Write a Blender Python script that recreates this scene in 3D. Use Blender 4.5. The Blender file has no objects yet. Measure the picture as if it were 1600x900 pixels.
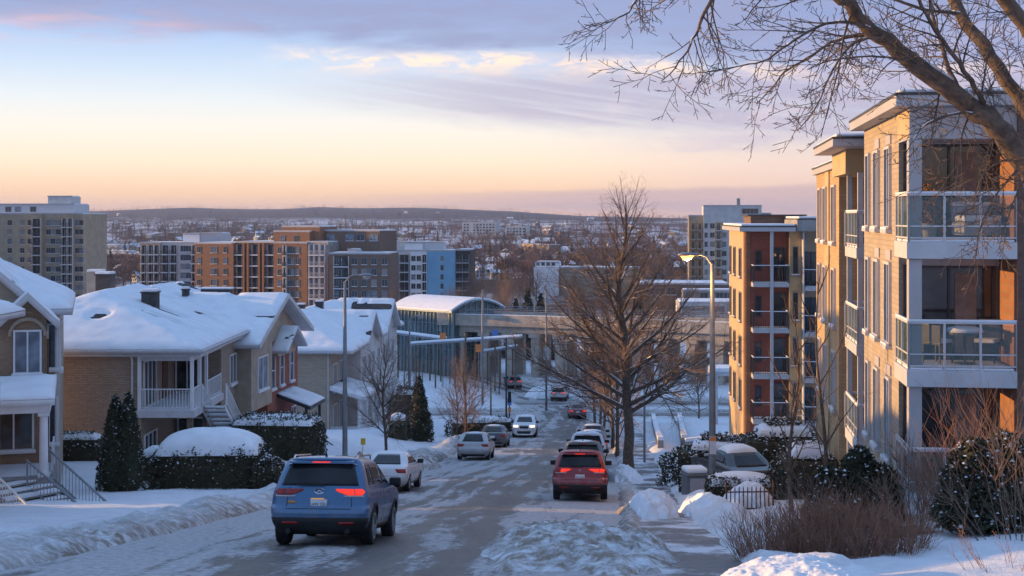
import bpy, bmesh, math, random
import numpy as np
from mathutils import Vector, Matrix, noise
R = math.radians
random.seed(7)
sc = bpy.context.scene
COL = sc.collection
# ---------------------------------------------------------------- camera
cd = bpy.data.cameras.new('camera'); cam = bpy.data.objects.new('camera', cd); COL.objects.link(cam)
cam.location = (0, 0, 0); cam.rotation_euler = (R(90), 0, 0)
cd.lens = 50; cd.sensor_width = 36; cd.shift_y = -112/1600
cd.clip_start = 0.1; cd.clip_end = 30000
sc.camera = cam
F, HY = 2222.0, 338.0
# ---------------------------------------------------------------- sky
SUN_AZ, SUN_EL = 80.0, 7.5          # degrees left of straight ahead, degrees above the horizon
sc.view_settings.view_transform = 'Standard'; sc.view_settings.look = 'None'
sc.view_settings.gamma = 1; sc.view_settings.exposure = 0.8
w = bpy.data.worlds.new('World'); sc.world = w; w.use_nodes = True
nt = w.node_tree; nt.nodes.clear()
class N:
    """tiny node-maths wrapper: N objects are float sockets"""
    def __init__(s, nt, sock): s.nt, s.s = nt, sock
    def op(s, o, b=None, c=None, clamp=False):
        n = s.nt.nodes.new('ShaderNodeMath'); n.operation = o; n.use_clamp = clamp
        for i, q in enumerate((s, b, c)):
            if q is None: continue
            if isinstance(q, N): s.nt.links.new(q.s, n.inputs[i])
            else: n.inputs[i].default_value = q
        return N(s.nt, n.outputs[0])
    def __add__(s, b): return s.op('ADD', b)
    def __radd__(s, b): return s.op('ADD', b)
    def __sub__(s, b): return s.op('SUBTRACT', b)
    def __mul__(s, b): return s.op('MULTIPLY', b)
    def __rmul__(s, b): return s.op('MULTIPLY', b)
    def __truediv__(s, b): return s.op('DIVIDE', b)
    def sm(s, a, b):
        n = s.nt.nodes.new('ShaderNodeMapRange'); n.interpolation_type = 'SMOOTHSTEP'
        s.nt.links.new(s.s, n.inputs[0])
        for i, q in ((1, a), (2, b)):
            if isinstance(q, N): s.nt.links.new(q.s, n.inputs[i])
            else: n.inputs[i].default_value = q
        return N(s.nt, n.outputs[0])
def combine(nt, x, y, z):
    n = nt.nodes.new('ShaderNodeCombineXYZ')
    for i, q in enumerate((x, y, z)):
        if isinstance(q, N): nt.links.new(q.s, n.inputs[i])
        else: n.inputs[i].default_value = q
    return n.outputs[0]
def noise_tex(nt, vec, scale, detail=4, rough=.55, dist=0.0):
    n = nt.nodes.new('ShaderNodeTexNoise'); n.inputs['Scale'].default_value = scale
    n.inputs['Detail'].default_value = detail; n.inputs['Roughness'].default_value = rough
    n.inputs['Distortion'].default_value = dist
    if vec is not None: nt.links.new(vec, n.inputs['Vector'])
    return N(nt, n.outputs['Fac'])
def mixc(nt, fac, a, b):
    n = nt.nodes.new('ShaderNodeMix'); n.data_type = 'RGBA'
    if isinstance(fac, N): nt.links.new(fac.s, n.inputs['Factor'])
    else: n.inputs['Factor'].default_value = fac
    for k, q in ((6, a), (7, b)):
        if isinstance(q, tuple): n.inputs[k].default_value = (*q[:3], 1)
        else: nt.links.new(q, n.inputs[k])
    return n.outputs[2]
def ramp(nt, fac, stops):
    n = nt.nodes.new('ShaderNodeValToRGB'); e = n.color_ramp.elements
    while len(e) > 1: e.remove(e[-1])
    for i, (p, c) in enumerate(stops):
        q = e[0] if i == 0 else e.new(p)
        q.position = p; q.color = (*c, 1)
    nt.links.new(fac.s, n.inputs[0]); return n.outputs[0]
def lin(r, g, b): return tuple(((q/255+.055)/1.055)**2.4 if q > 10 else q/255/12.92 for q in (r, g, b))
tc = nt.nodes.new('ShaderNodeTexCoord'); sp = nt.nodes.new('ShaderNodeSeparateXYZ')
nt.links.new(tc.outputs['Generated'], sp.inputs[0])
dx, dy, dz = (N(nt, sp.outputs[i]) for i in range(3))
az = dx.op('ARCTAN2', dy)                     # 0 straight ahead, + to the right (radians)
el = dz.op('ARCSINE')                         # radians
def ey(y): return math.atan((HY-y)/F)         # elevation of a photo row (for reading the sky off the photo)
def ax(x): return math.atan((x-800)/F)
EM = 0.16
base = ramp(nt, el.op('DIVIDE', EM, clamp=True), [
    (0.0, lin(204, 162, 138)), (ey(300)/EM, lin(212, 176, 143)), (ey(255)/EM, lin(217, 194, 169)), (ey(205)/EM, lin(207, 199, 188)),
    (ey(160)/EM, lin(192, 196, 198)), (ey(110)/EM, lin(170, 184, 200)), (ey(40)/EM, lin(136, 160, 196)), (1.0, lin(108, 136, 184))])
# the right-hand side of the sky is bluer and duller
rb = az.sm(ax(700), ax(1450)) * el.sm(ey(330), ey(60))
base = mixc(nt, rb*.85, base, lin(98, 127, 176))
base = mixc(nt, az.sm(ax(820), ax(1250))*(el.sm(ey(120), ey(300)))*.45, base, lin(194, 168, 164))
u = az * 1.0
wob = noise_tex(nt, combine(nt, az*7, el*26, 3.3), 1.0, 5, .6)
wob2 = noise_tex(nt, combine(nt, az*16, el*95, 9.1), 1.0, 6, .62)
fine = noise_tex(nt, combine(nt, az*26, el*70, 1.7), 1.0, 6, .65, .4)
streak = noise_tex(nt, combine(nt, az*5, el*150+az*22, 5.5), 1.0, 5, .6, .3).sm(.32, .60)
streak2 = noise_tex(nt, combine(nt, az*9, el*80+az*9, 2.2), 1.0, 6, .62, .5).sm(.38, .62)
def band(y0a, y0b, y1a, y1b, xs0, xs1, soft_top, soft_bot, wk=22, sharp=1.0):
    """cloud band between row lines y0 (upper) and y1 (lower), each given at x=0 and x=1600"""
    t = (az.op('TANGENT')*F+800)/1600
    yy = (el.op('TANGENT')*(-F))+HY
    wv = (wob-.5)*wk*2+(wob2-.5)*wk
    lo = t*(y1b-y1a)+y1a + wv
    hi = t*(y0b-y0a)+y0a + wv
    m = (yy-hi).sm(0, soft_top) * (lo-yy).sm(0, soft_bot)
    if xs0 is not None: m = m * t.sm(xs0/1600, xs1/1600)
    return m
c = base
c = mixc(nt, band(-240, -210, 66, 128, None, None, 60, 40, 40)*((wob2.sm(.25, .7))*.40+.58), c, lin(128, 134, 164))
c = mixc(nt, band(16, -20, 92, 60, 520, 60, 30, 40, 26)*wob2.sm(.35, .75)*.7, c, lin(196, 164, 170))
c = mixc(nt, band(40, 96, 126, 176, 300, 700, 30, 40, 24)*wob2.sm(.36, .66)*.75, c, lin(198, 184, 184))
c = mixc(nt, band(56, 96, 110, 160, 380, 560, 22, 36, 24)*fine.sm(.44, .60), c, lin(222, 198, 176))
c = mixc(nt, band(112, 88, 152, 262, 330, 900, 40, 34, 26)*(streak*.45+.48), c, lin(156, 151, 168))
c = mixc(nt, band(96, 20, 150, 190, 500, 1500, 60, 60, 40)*(streak2*.6+.1), c, lin(150, 146, 172))
c = mixc(nt, band(118, 150, 160, 236, 600, 1300, 30, 30, 20)*fine.sm(.42, .7)*.6, c, lin(192, 176, 182))
c = mixc(nt, band(210, 214, 226, 250, 900, 1200, 6, 8, 14)*fine.sm(.35, .65)*.6, c, lin(170, 160, 174))
c = mixc(nt, band(308, 278, 318, 352, 400, 980, 12, 16, 8)*.75, c, lin(170, 146, 148))
c = mixc(nt, band(226, 146, 230, 150, None, None, 3, 4, 5)*az.sm(ax(30), ax(90))*(az.sm(ax(260), ax(220)))*.6, c, lin(226, 206, 190))
# above the frame the physical sky takes over
sky = nt.nodes.new('ShaderNodeTexSky'); sky.sky_type = 'NISHITA'; sky.sun_disc = False
sky.sun_elevation = R(SUN_EL); sky.sun_rotation = R(-SUN_AZ)
sky.air_density = 1.2; sky.dust_density = 1.5; sky.ozone_density = 3.0
vs = nt.nodes.new('ShaderNodeVectorMath'); vs.operation = 'SCALE'; vs.inputs['Scale'].default_value = 0.10
nt.links.new(sky.outputs[0], vs.inputs[0])
upper = mixc(nt, .78, vs.outputs[0], lin(130, 160, 203))
c = mixc(nt, el.sm(.13, .32), c, upper)
bg = nt.nodes.new('ShaderNodeBackground'); bg.inputs['Strength'].default_value = 1.0
nt.links.new(c, bg.inputs['Color'])
wo = nt.nodes.new('ShaderNodeOutputWorld'); nt.links.new(bg.outputs[0], wo.inputs['Surface'])
# ---------------------------------------------------------------- sun
sl = bpy.data.lights.new('sun', 'SUN'); sl.energy = 4.2; sl.angle = R(0.6); sl.color = (1.0, .56, .20)
so = bpy.data.objects.new('sun', sl); COL.objects.link(so)
sv = Vector((-math.sin(R(SUN_AZ))*math.cos(R(SUN_EL)), math.cos(R(SUN_AZ))*math.cos(R(SUN_EL)), math.sin(R(SUN_EL))))
so.rotation_euler = sv.to_track_quat('Z', 'Y').to_euler(); so.location = sv*100
# ---------------------------------------------------------------- render settings
sc.render.engine = 'CYCLES'
cy = sc.cycles
cy.use_denoising = True
try: cy.denoiser = 'OPENIMAGEDENOISE'
except Exception: pass
cy.max_bounces = 6; cy.diffuse_bounces = 3; cy.glossy_bounces = 3; cy.transmission_bounces = 4; cy.transparent_max_bounces = 6
cy.volume_bounces = 0; cy.caustics_reflective = False; cy.caustics_refractive = False
cy.use_adaptive_sampling = True; cy.adaptive_threshold = 0.02; cy.sample_clamp_indirect = 6

# ================================================================ helpers
def P(x, y, d): return Vector(((x-800)/F*d, d, -(y-HY)/F*d))
def props(o, label=None, cat=None, group=None, kind=None):
    if label: o['label'] = label
    if cat: o['category'] = cat
    if group: o['group'] = group
    if kind: o['kind'] = kind
    return o
def empty(name, loc, rz=0, label=None, cat=None, group=None):
    o = bpy.data.objects.new(name, None); COL.objects.link(o)
    o.location = loc
    if isinstance(rz, tuple): o.rotation_euler = rz
    else: o.rotation_euler = (0, 0, rz)
    o.empty_display_size = .2
    return props(o, label, cat, group)
def kids(o): return list(o.children)
def copy_tree(o, parent=None):
    c = o.copy(); COL.objects.link(c)
    if parent is not None: c.parent = parent
    for ch in kids(o): copy_tree(ch, c)
    return c
class MB:
    def __init__(s): s.v = []; s.f = []; s.m = []
    def add(s, vs, fs, m=0):
        b = len(s.v); s.v.extend([tuple(q) for q in vs])
        for f in fs: s.f.append(tuple(b+i for i in f)); s.m.append(m)
    def box(s, x0, x1, y0, y1, z0, z1, m=0):
        s.add([(x0,y0,z0),(x1,y0,z0),(x1,y1,z0),(x0,y1,z0),(x0,y0,z1),(x1,y0,z1),(x1,y1,z1),(x0,y1,z1)],
              [(3,2,1,0),(4,5,6,7),(0,1,5,4),(1,2,6,5),(2,3,7,6),(3,0,4,7)], m)
    def prism(s, poly, z0, z1, m=0):
        """polygon in plan (counter-clockwise) raised from z0 to z1; z may be callables of (x, y)"""
        n = len(poly); g = lambda z, p: z(*p) if callable(z) else z
        s.add([(x, y, g(z0, (x, y))) for x, y in poly]+[(x, y, g(z1, (x, y))) for x, y in poly],
              [tuple(range(n-1, -1, -1)), tuple(range(n, 2*n))]+[(i, (i+1) % n, n+(i+1) % n, n+i) for i in range(n)], m)
    def slabpoly(s, pts, t, m=0):
        """3-D polygon thickened downwards by t along z"""
        n = len(pts); pts = [Vector(p) for p in pts]; lo = [p-Vector((0, 0, t)) for p in pts]
        s.add(pts+lo, [tuple(range(n)), tuple(range(2*n-1, n-1, -1))]+[(i, n+i, n+(i+1) % n, (i+1) % n) for i in range(n)], m)
    def wallpoly(s, pts, nrm, t, m=0):
        n = len(pts); pts = [Vector(p) for p in pts]; q = Vector(nrm)*t; lo = [p-q for p in pts]
        s.add(pts+lo, [tuple(range(n)), tuple(range(2*n-1, n-1, -1))]+[(i, n+i, n+(i+1) % n, (i+1) % n) for i in range(n)], m)
    def tube(s, pts, rad, n=6, m=0, cap=True):
        pts = [Vector(p) for p in pts]; k = len(pts)
        if not hasattr(rad, '__len__'): rad = [rad]*k
        b = len(s.v); ref = None
        for i, p in enumerate(pts):
            t = (pts[min(i+1, k-1)]-pts[max(i-1, 0)])
            t = t.normalized() if t.length > 1e-9 else Vector((0, 0, 1))
            if ref is None: ref = Vector((1, 0, 0)) if abs(t.x) < .8 else Vector((0, 1, 0))
            a = (ref-t*ref.dot(t)).normalized(); c2 = t.cross(a); ref = a
            for j in range(n):
                th = 2*math.pi*j/n + (math.pi/4 if n == 4 else 0)
                q = p+(a*math.cos(th)+c2*math.sin(th))*rad[i]; s.v.append((q.x, q.y, q.z))
        for i in range(k-1):
            for j in range(n):
                s.f.append((b+i*n+j, b+i*n+(j+1) % n, b+(i+1)*n+(j+1) % n, b+(i+1)*n+j)); s.m.append(m)
        if cap:
            s.f.append(tuple(b+j for j in range(n-1, -1, -1))); s.m.append(m)
            s.f.append(tuple(b+(k-1)*n+j for j in range(n))); s.m.append(m)
    def bar(s, a, b, w, m=0): s.tube([a, b], w*.7071, 4, m)
    def build(s, name, mats, parent=None, smooth=False, bevel=0, seg=2):
        me = bpy.data.meshes.new(name); me.from_pydata(s.v, [], s.f)
        if not isinstance(mats, (list, tuple)): mats = [mats]
        for q in mats: me.materials.append(q)
        if len(mats) > 1: me.polygons.foreach_set('material_index', s.m)
        if smooth: me.polygons.foreach_set('use_smooth', [True]*len(me.polygons))
        me.update(); me.validate()
        return link(name, me, parent, bevel, seg)
def link(name, me, parent=None, bevel=0, seg=2):
    o = bpy.data.objects.new(name, me); COL.objects.link(o)
    if parent is not None: o.parent = parent
    if bevel:
        md = o.modifiers.new('bevel', 'BEVEL'); md.width = bevel; md.segments = seg; md.limit_method = 'ANGLE'; md.angle_limit = R(35)
    return o
def npmesh(name, v, f, mats, parent=None, smooth=False, midx=None):
    """v (n,3), f (k,3|4) numpy arrays"""
    me = bpy.data.meshes.new(name); v = np.asarray(v, np.float32); f = np.asarray(f, np.int32)
    k = f.shape[1]
    me.vertices.add(len(v)); me.vertices.foreach_set('co', v.ravel())
    me.loops.add(f.size); me.loops.foreach_set('vertex_index', f.ravel())
    me.polygons.add(len(f)); me.polygons.foreach_set('loop_start', np.arange(len(f), dtype=np.int32)*k)
    if not isinstance(mats, (list, tuple)): mats = [mats]
    for q in mats: me.materials.append(q)
    if midx is not None: me.polygons.foreach_set('material_index', np.asarray(midx, np.int32))
    if smooth: me.polygons.foreach_set('use_smooth', np.ones(len(f), bool))
    me.update(calc_edges=True); me.validate()
    return link(name, me, parent)
# ---------------------------------------------------------------- value noise (numpy) for ground and snow
_rng = np.random.RandomState(3); _tab = _rng.rand(256, 256)
def vnoise(x, y):
    x = np.asarray(x, float); y = np.asarray(y, float)
    xi = np.floor(x).astype(int); yi = np.floor(y).astype(int); fx = x-xi; fy = y-yi
    fx = fx*fx*(3-2*fx); fy = fy*fy*(3-2*fy)
    g = lambda a, b: _tab[a & 255, b & 255]
    return (g(xi, yi)*(1-fx)+g(xi+1, yi)*fx)*(1-fy)+(g(xi, yi+1)*(1-fx)+g(xi+1, yi+1)*fx)*fy
def fbm(x, y, o=4):
    s = 0; a = .5
    for i in range(o): s = s+a*vnoise(x*2**i+i*17.3, y*2**i+i*9.1); a *= .5
    return s/(1-.5**o)
def sstep(x, a, b):
    t = np.clip((np.asarray(x, float)-a)/(b-a), 0, 1); return t*t*(3-2*t)
# ================================================================ materials
def newmat(name):
    m = bpy.data.materials.new(name); m.use_nodes = True; n = m.node_tree
    bs = n.nodes['Principled BSDF']; return m, n, bs
def objco(n): return n.nodes.new('ShaderNodeTexCoord').outputs['Object']
def bump(n, bs, h, strength=.3, dist=.02):
    b = n.nodes.new('ShaderNodeBump'); b.inputs['Strength'].default_value = strength; b.inputs['Distance'].default_value = dist
    n.links.new(h.s, b.inputs['Height']); n.links.new(b.outputs[0], bs.inputs['Normal'])
def mat(name, col, rough=.7, var=.18, scale=3.0, metal=0.0, bmp=0.0, bscale=40, spec=None, coat=0.0, col2=None):
    m, n, bs = newmat(name)
    f = noise_tex(n, objco(n), scale, 5, .6)
    c2 = col2 or tuple(q*(1-var) for q in col); c1 = col if col2 else tuple(min(1, q*(1+var)) for q in col)
    n.links.new(mixc(n, f.sm(.3, .7), c1, c2), bs.inputs['Base Color'])
    bs.inputs['Roughness'].default_value = rough; bs.inputs['Metallic'].default_value = metal
    if spec is not None: bs.inputs['Specular IOR Level'].default_value = spec
    if coat: bs.inputs['Coat Weight'].default_value = coat; bs.inputs['Coat Roughness'].default_value = .08
    if bmp: bump(n, bs, noise_tex(n, objco(n), bscale, 4, .6), bmp, .02)
    return m
def emat(name, col, strength, base=(.5,.5,.5)):
    m, n, bs = newmat(name); bs.inputs['Base Color'].default_value = (*base, 1)
    bs.inputs['Emission Color'].default_value = (*col, 1); bs.inputs['Emission Strength'].default_value = strength
    bs.inputs['Roughness'].default_value = .3; return m
def brick(name, c1, c2, mortar, bw=.24, bh=.08, ms=.012, var=.25, rough=.85):
    m, n, bs = newmat(name); co = objco(n)
    s = n.nodes.new('ShaderNodeSeparateXYZ'); n.links.new(co, s.inputs[0])
    X, Y, Z = (N(n, s.outputs[i]) for i in range(3))
    b = n.nodes.new('ShaderNodeTexBrick'); n.links.new(combine(n, X+Y, Z, 0), b.inputs['Vector'])
    b.inputs['Scale'].default_value = 1; b.inputs['Brick Width'].default_value = bw; b.inputs['Row Height'].default_value = bh
    b.inputs['Mortar Size'].default_value = ms; b.inputs['Mortar Smooth'].default_value = .3; b.inputs['Bias'].default_value = 0
    b.inputs['Color1'].default_value = (*c1, 1); b.inputs['Color2'].default_value = (*c2, 1); b.inputs['Mortar'].default_value = (*mortar, 1)
    f = noise_tex(n, co, 1.1, 5, .65)
    n.links.new(mixc(n, f.sm(.35, .75)*var, b.outputs['Color'], tuple(q*.55 for q in c1)), bs.inputs['Base Color'])
    bs.inputs['Roughness'].default_value = rough
    bump(n, bs, N(n, b.outputs['Fac'])*-1.0, .35, .012); return m
def siding(name, col, pitch=.12, vert=False, rough=.6, var=.15):
    m, n, bs = newmat(name); co = objco(n)
    s = n.nodes.new('ShaderNodeSeparateXYZ'); n.links.new(co, s.inputs[0])
    X, Y, Z = (N(n, s.outputs[i]) for i in range(3))
    k = ((X+Y) if vert else Z)*(1/pitch); fr = k.op('FRACT')
    groove = fr.sm(0, .12)
    f = noise_tex(n, co, 1.6, 4, .6)
    cc = mixc(n, f.sm(.3, .7), tuple(q*(1+var) for q in col), tuple(q*(1-var) for q in col))
    n.links.new(mixc(n, (groove*-1.0+1.0)*.55, cc, tuple(q*.4 for q in col)), bs.inputs['Base Color'])
    bs.inputs['Roughness'].default_value = rough
    bump(n, bs, fr, .4, .012); return m
def snowmat(name, col=(.78,.81,.86), dirt=None, dscale=2.0, dlo=.5, dhi=.75, bmp=.5, attr=None):
    m, n, bs = newmat(name)
    geo = n.nodes.new('ShaderNodeNewGeometry').outputs['Position']
    big = noise_tex(n, geo, 1.3, 6, .6); sm = noise_tex(n, geo, 9, 6, .65)
    c = mixc(n, big.sm(.3, .7), col, tuple(q*.9 for q in col))
    if dirt:
        d = noise_tex(n, geo, dscale, 8, .7).sm(dlo, dhi)
        if attr:
            a = n.nodes.new('ShaderNodeAttribute'); a.attribute_name = attr
            d = (N(n, a.outputs['Fac'])*(noise_tex(n, geo, 3.5, 8, .7).sm(.30, .62)*.75+.25)).op('MINIMUM', 1.0)
        c = mixc(n, d, c, dirt)
    n.links.new(c, bs.inputs['Base Color']); bs.inputs['Roughness'].default_value = .75
    bs.inputs['Specular IOR Level'].default_value = .25
    bump(n, bs, big*.6+sm*.4, bmp, .12); return m
def glassy(name, col=(.02,.025,.03), rough=.06, spec=.6):
    m, n, bs = newmat(name)
    f = noise_tex(n, objco(n), 1.2, 2, .5)
    n.links.new(mixc(n, f.sm(.35, .65), col, tuple(min(1, q*2.2+.008) for q in col)), bs.inputs['Base Color'])
    bs.inputs['Roughness'].default_value = rough; bs.inputs['Specular IOR Level'].default_value = spec; return m
M = dict(
 snow=snowmat('snow'), roof_snow=snowmat('roof_snow', (.80,.83,.88), bmp=.22),
 dirty=snowmat('dirty_snow', (.70,.72,.77), dirt=(.26,.21,.165), dscale=2.8, dlo=.36, dhi=.62, bmp=.6),
 ground=snowmat('ground_snow', (.77,.80,.86), dirt=(.21,.17,.135), attr='dirt', bmp=.6),
 tan_brick=brick('tan_brick', (.38,.30,.225), (.29,.225,.165), (.18,.145,.12)),
 warm_brick=brick('warm_brick', (.33,.21,.125), (.255,.155,.09), (.24,.19,.15)),
 buff_brick=brick('buff_brick', (.42,.35,.265), (.35,.285,.21), (.28,.235,.19), .42, .12, .01, .2),
 gold_panel=mat('gold_panel', (.50,.36,.19), .6, .1, 1.5), gold_brick=brick('gold_brick', (.46,.33,.18), (.38,.265,.14), (.30,.23,.15), .42, .12, .01, .2),
 red_brick=brick('red_brick', (.36,.085,.045), (.27,.06,.035), (.18,.12,.10)),
 rust_brick=brick('rust_brick', (.29,.135,.07), (.23,.10,.055), (.22,.15,.11), .5, .16, .012),
 dark_brick=brick('dark_brick', (.16,.095,.07), (.115,.065,.05), (.12,.09,.08)),
 brown_brick=brick('brown_brick', (.20,.125,.09), (.15,.09,.065), (.13,.10,.08), .42, .12, .01),
 beige_conc=mat('beige_concrete', (.36,.29,.205), .85, .12, .5), pale_conc=mat('pale_concrete', (.52,.51,.50), .85, .12, .6),
 concrete=mat('concrete', (.40,.345,.285), .9, .2, .7, bmp=.15), grey_conc=mat('grey_concrete', (.27,.26,.25), .9, .2, 1.0, bmp=.15),
 siding=siding('beige_siding', (.36,.30,.225)), siding_v=siding('taupe_siding', (.30,.255,.19), .2, True),
 white=mat('white_paint', (.68,.69,.71), .5, .06, 2), trim=mat('grey_trim', (.50,.50,.52), .5, .08, 2), fascia=mat('fascia_panel', (.40,.39,.40), .55, .06, .8),
 blue_panel=mat('blue_panel', (.165,.36,.52), .6, .08, .4), shingle=mat('shingle', (.06,.055,.055), .9, .3, 6, bmp=.3),
 darkmetal=mat('dark_metal', (.05,.05,.055), .5, .2, 4, metal=.3), greymetal=mat('grey_metal', (.23,.24,.26), .5, .15, 5, metal=.4),
 pole=mat('galvanised_pole', (.22,.225,.235), .55, .15, 3, metal=.35), wood=mat('weathered_wood', (.14,.10,.07), .85, .3, 8),
 rust=mat('rusty_iron', (.11,.055,.035), .8, .4, 14, metal=.3),
 glass=glassy('window_glass'), pane2=glassy('pale_window_glass', (.10,.12,.15), .08), darkin=mat('recess_shade_and_hair', (.035,.03,.028), .8, .3, .8),  # darkin paints the shade of balcony recesses; also hair
 curtain=mat('curtain', (.22,.19,.17), .9, .2, 5), door=mat('brown_door', (.12,.065,.04), .6, .2, 4),
 bark=mat('bark', (.115,.082,.062), .9, .4, 9, bmp=.7, bscale=22), twig=mat('twig_bark', (.19,.122,.088), .85, .25, 6),
 redtwig=mat('red_twig', (.27,.135,.085), .85, .3, 5), needle=mat('needles', (.032,.046,.026), .85, .45, 2.5, col2=(.058,.05,.028)),
 leaf=mat('hedge_leaf', (.040,.048,.026), .85, .4, 3, col2=(.075,.056,.032)), ochre=mat('dry_leaves', (.20,.10,.035), .9, .3, 8),
 rubber=mat('tyre_rubber', (.018,.018,.019), .85, .2, 8), rim=mat('alloy_rim', (.42,.43,.45), .35, .1, 6, metal=.8), black=mat('black_plastic', (.014,.014,.015), .75, .2, 5),
 chrome=mat('chrome', (.6,.6,.62), .18, .05, 5, metal=1), tail=emat('tail_lamp_lit', (1,.04,.012), .55, (.42,.012,.012)),
 tail_dim=mat('tail_lamp', (.30,.014,.014), .2, .1, 20), tail_clear=mat('clear_lens', (.42,.40,.41), .15, .15, 20), head=emat('headlamp_lit', (1,.74,.45), 1.5), amber=emat('amber_lamp', (1,.42,.06), .35, (.6,.25,.05)),
 plate=mat('plate_white', (.66,.66,.68), .5, .08, 6), ink=mat('dark_ink', (.03,.04,.10), .6, .1, 6),
 skin=mat('skin', (.45,.28,.2), .6, .05), coat=mat('dark_coat', (.02,.02,.025), .9, .2, 8),
 signblue=mat('sign_blue', (.10,.20,.48), .5, .1, 4), signorange=mat('sign_orange', (.7,.22,.05), .5, .1, 4), yellow=mat('yellow_paint', (.55,.36,.03), .5, .1, 4),
 bin=mat('grey_plastic_bin', (.15,.155,.165), .55, .12, 4), binlid=mat('pale_bin_panel', (.33,.33,.36), .55, .1, 4),
 frame_grey=mat('frame_grey', (.22,.215,.21), .5, .1, 3), teal=mat('teal_frame', (.17,.22,.23), .5, .1, 3, metal=.4),
)
def rail_glass():
    m, n, bs = newmat('balcony_glass'); bs.inputs['Base Color'].default_value = (.16,.25,.25,1)
    bs.inputs['Roughness'].default_value = .05; bs.inputs['Alpha'].default_value = .22; bs.inputs['Specular IOR Level'].default_value = .8
    return m
M['rail_glass'] = rail_glass()
def station_glass():
    m, n, bs = newmat('station_glass'); bs.inputs['Base Color'].default_value = (.09,.14,.15,1)
    bs.inputs['Roughness'].default_value = .08; bs.inputs['Alpha'].default_value = .72; return m
M['station_glass'] = station_glass()
# ================================================================ the lie of the land
_d = np.arange(-80, 12001, 1.0)
_z = np.interp(_d, [-80, -40, 0, 21, 27, 48, 77, 111, 143, 165, 190, 250, 400, 700, 1500, 2500, 3500, 6000, 12000],
               [5, 2.2, -2.15, -5.28, -6.34, -9.78, -13.3, -17.35, -20.5, -21.5, -22.3, -23.6, -26, -27, -24, -17, -10, -16, -20])
_k = np.exp(-.5*(np.arange(-18, 19)/6.0)**2); _k /= _k.sum(); _z = np.convolve(np.pad(_z, 18, 'edge'), _k, 'valid')
def Zd(d): return np.interp(d, _d, _z)
def Le(d): return np.interp(d, [-10, 0, 21, 40, 48, 54, 60, 65, 77, 97, 111, 130, 143, 150], [-8.5, -8, -7.7, -7.6, -7.4, -6.8, -5.8, -5.0, -3.7, -2.7, -1.9, -.6, .3, -1])
def Re(d): return np.interp(d, [-10, 0, 27.5, 51.5, 80, 120, 143, 150], [1.0, 1.2, 2.0, 3.75, 5.7, 8.0, 9.6, 11])
def Sc(d): return 3.4+.073*(np.asarray(d, float)-27.5)            # sidewalk centre line
FARROAD = [(6, 150), (3.6, 163), (1.0, 178), (-3.2, 193), (-10, 209), (-22, 224), (-44, 236)]
def pdist(x, d, path):
    best = np.full(np.broadcast(x, d).shape, 1e9)
    for (ax_, ad), (bx, bd) in zip(path, path[1:]):
        vx, vd = bx-ax_, bd-ad; t = np.clip(((x-ax_)*vx+(d-ad)*vd)/(vx*vx+vd*vd), 0, 1)
        best = np.minimum(best, np.hypot(x-ax_-t*vx, d-ad-t*vd))
    return best
HILL = ([-500, -380, -280, -185, -120, 0, 60, 130, 220, 290, 390, 470, 600, 700], [0]*14)
def hill_el(px): return np.interp(px, [-900, -300, 0, 130, 215, 300, 360, 430, 500, 560, 650, 720, 800, 860, 900, 960, 1075, 1200, 1700, 2500],
                                  [2, 3, 5, 7, 10.5, 13, 10.8, 10.2, 14, 12, 13.2, 10.5, 7.6, 3.5, 1, -1, -3.5, -5, -5, -5])
def GZ(x, d):
    """height of the ground without snow banks"""
    x = np.asarray(x, float); d = np.asarray(d, float); z = Zd(d)
    z = z + .9*sstep(Le(d)-2.6-x, 0, 6)*sstep(d, 56, 64)*(1-sstep(d, 120, 150))
    z = z + .35*sstep(x-Sc(d)-1.5, 0, 5)*(1-sstep(d, 120, 150))
    # added rise to the west, outside the frame, shaped to shade street and valley
    t = sstep((-x-(.36*np.maximum(d, 0)+14)), 0, 55)*(1-sstep(d, 370, 500))*sstep(d, 55, 90)
    ht = -1.0+5.2*sstep(d, 140, 175)*(1-sstep(d, 265, 300)); z = z + (np.maximum(z, ht)-z)*t  # extra height here is added to shade the station hall
    t3 = sstep(d, 2500, 6200)*(1-sstep(d, 7000, 9500))
    px = 800+F*x/np.maximum(d, 1)
    top = hill_el(px)/F*6300
    rough = (fbm(x/420+5, d/420, 4)-.5)*26*sstep(d, 3200, 4500)*(1-sstep(d, 5900, 6300))
    z = z + (top-z)*t3 + rough*t3*(1-t3)*3
    z = z + (fbm(x/130+9, d/130, 3)-.5)*7*sstep(d, 420, 900)*(1-sstep(d, 3500, 5000))
    return z
def road_gap(x, d):
    """signed distance outside the nearest paved strip (negative inside)"""
    s = np.where((d < 152), np.maximum(Le(d)-x, x-Re(d)), 99.0)
    s = np.minimum(s, np.maximum(np.maximum(145.5-d, d-152), -50-x)); s = np.minimum(s, np.maximum(np.maximum(159-d, d-167), 1-x))
    s = np.minimum(s, pdist(x, d, FARROAD)-3.3)
    return s
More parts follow.
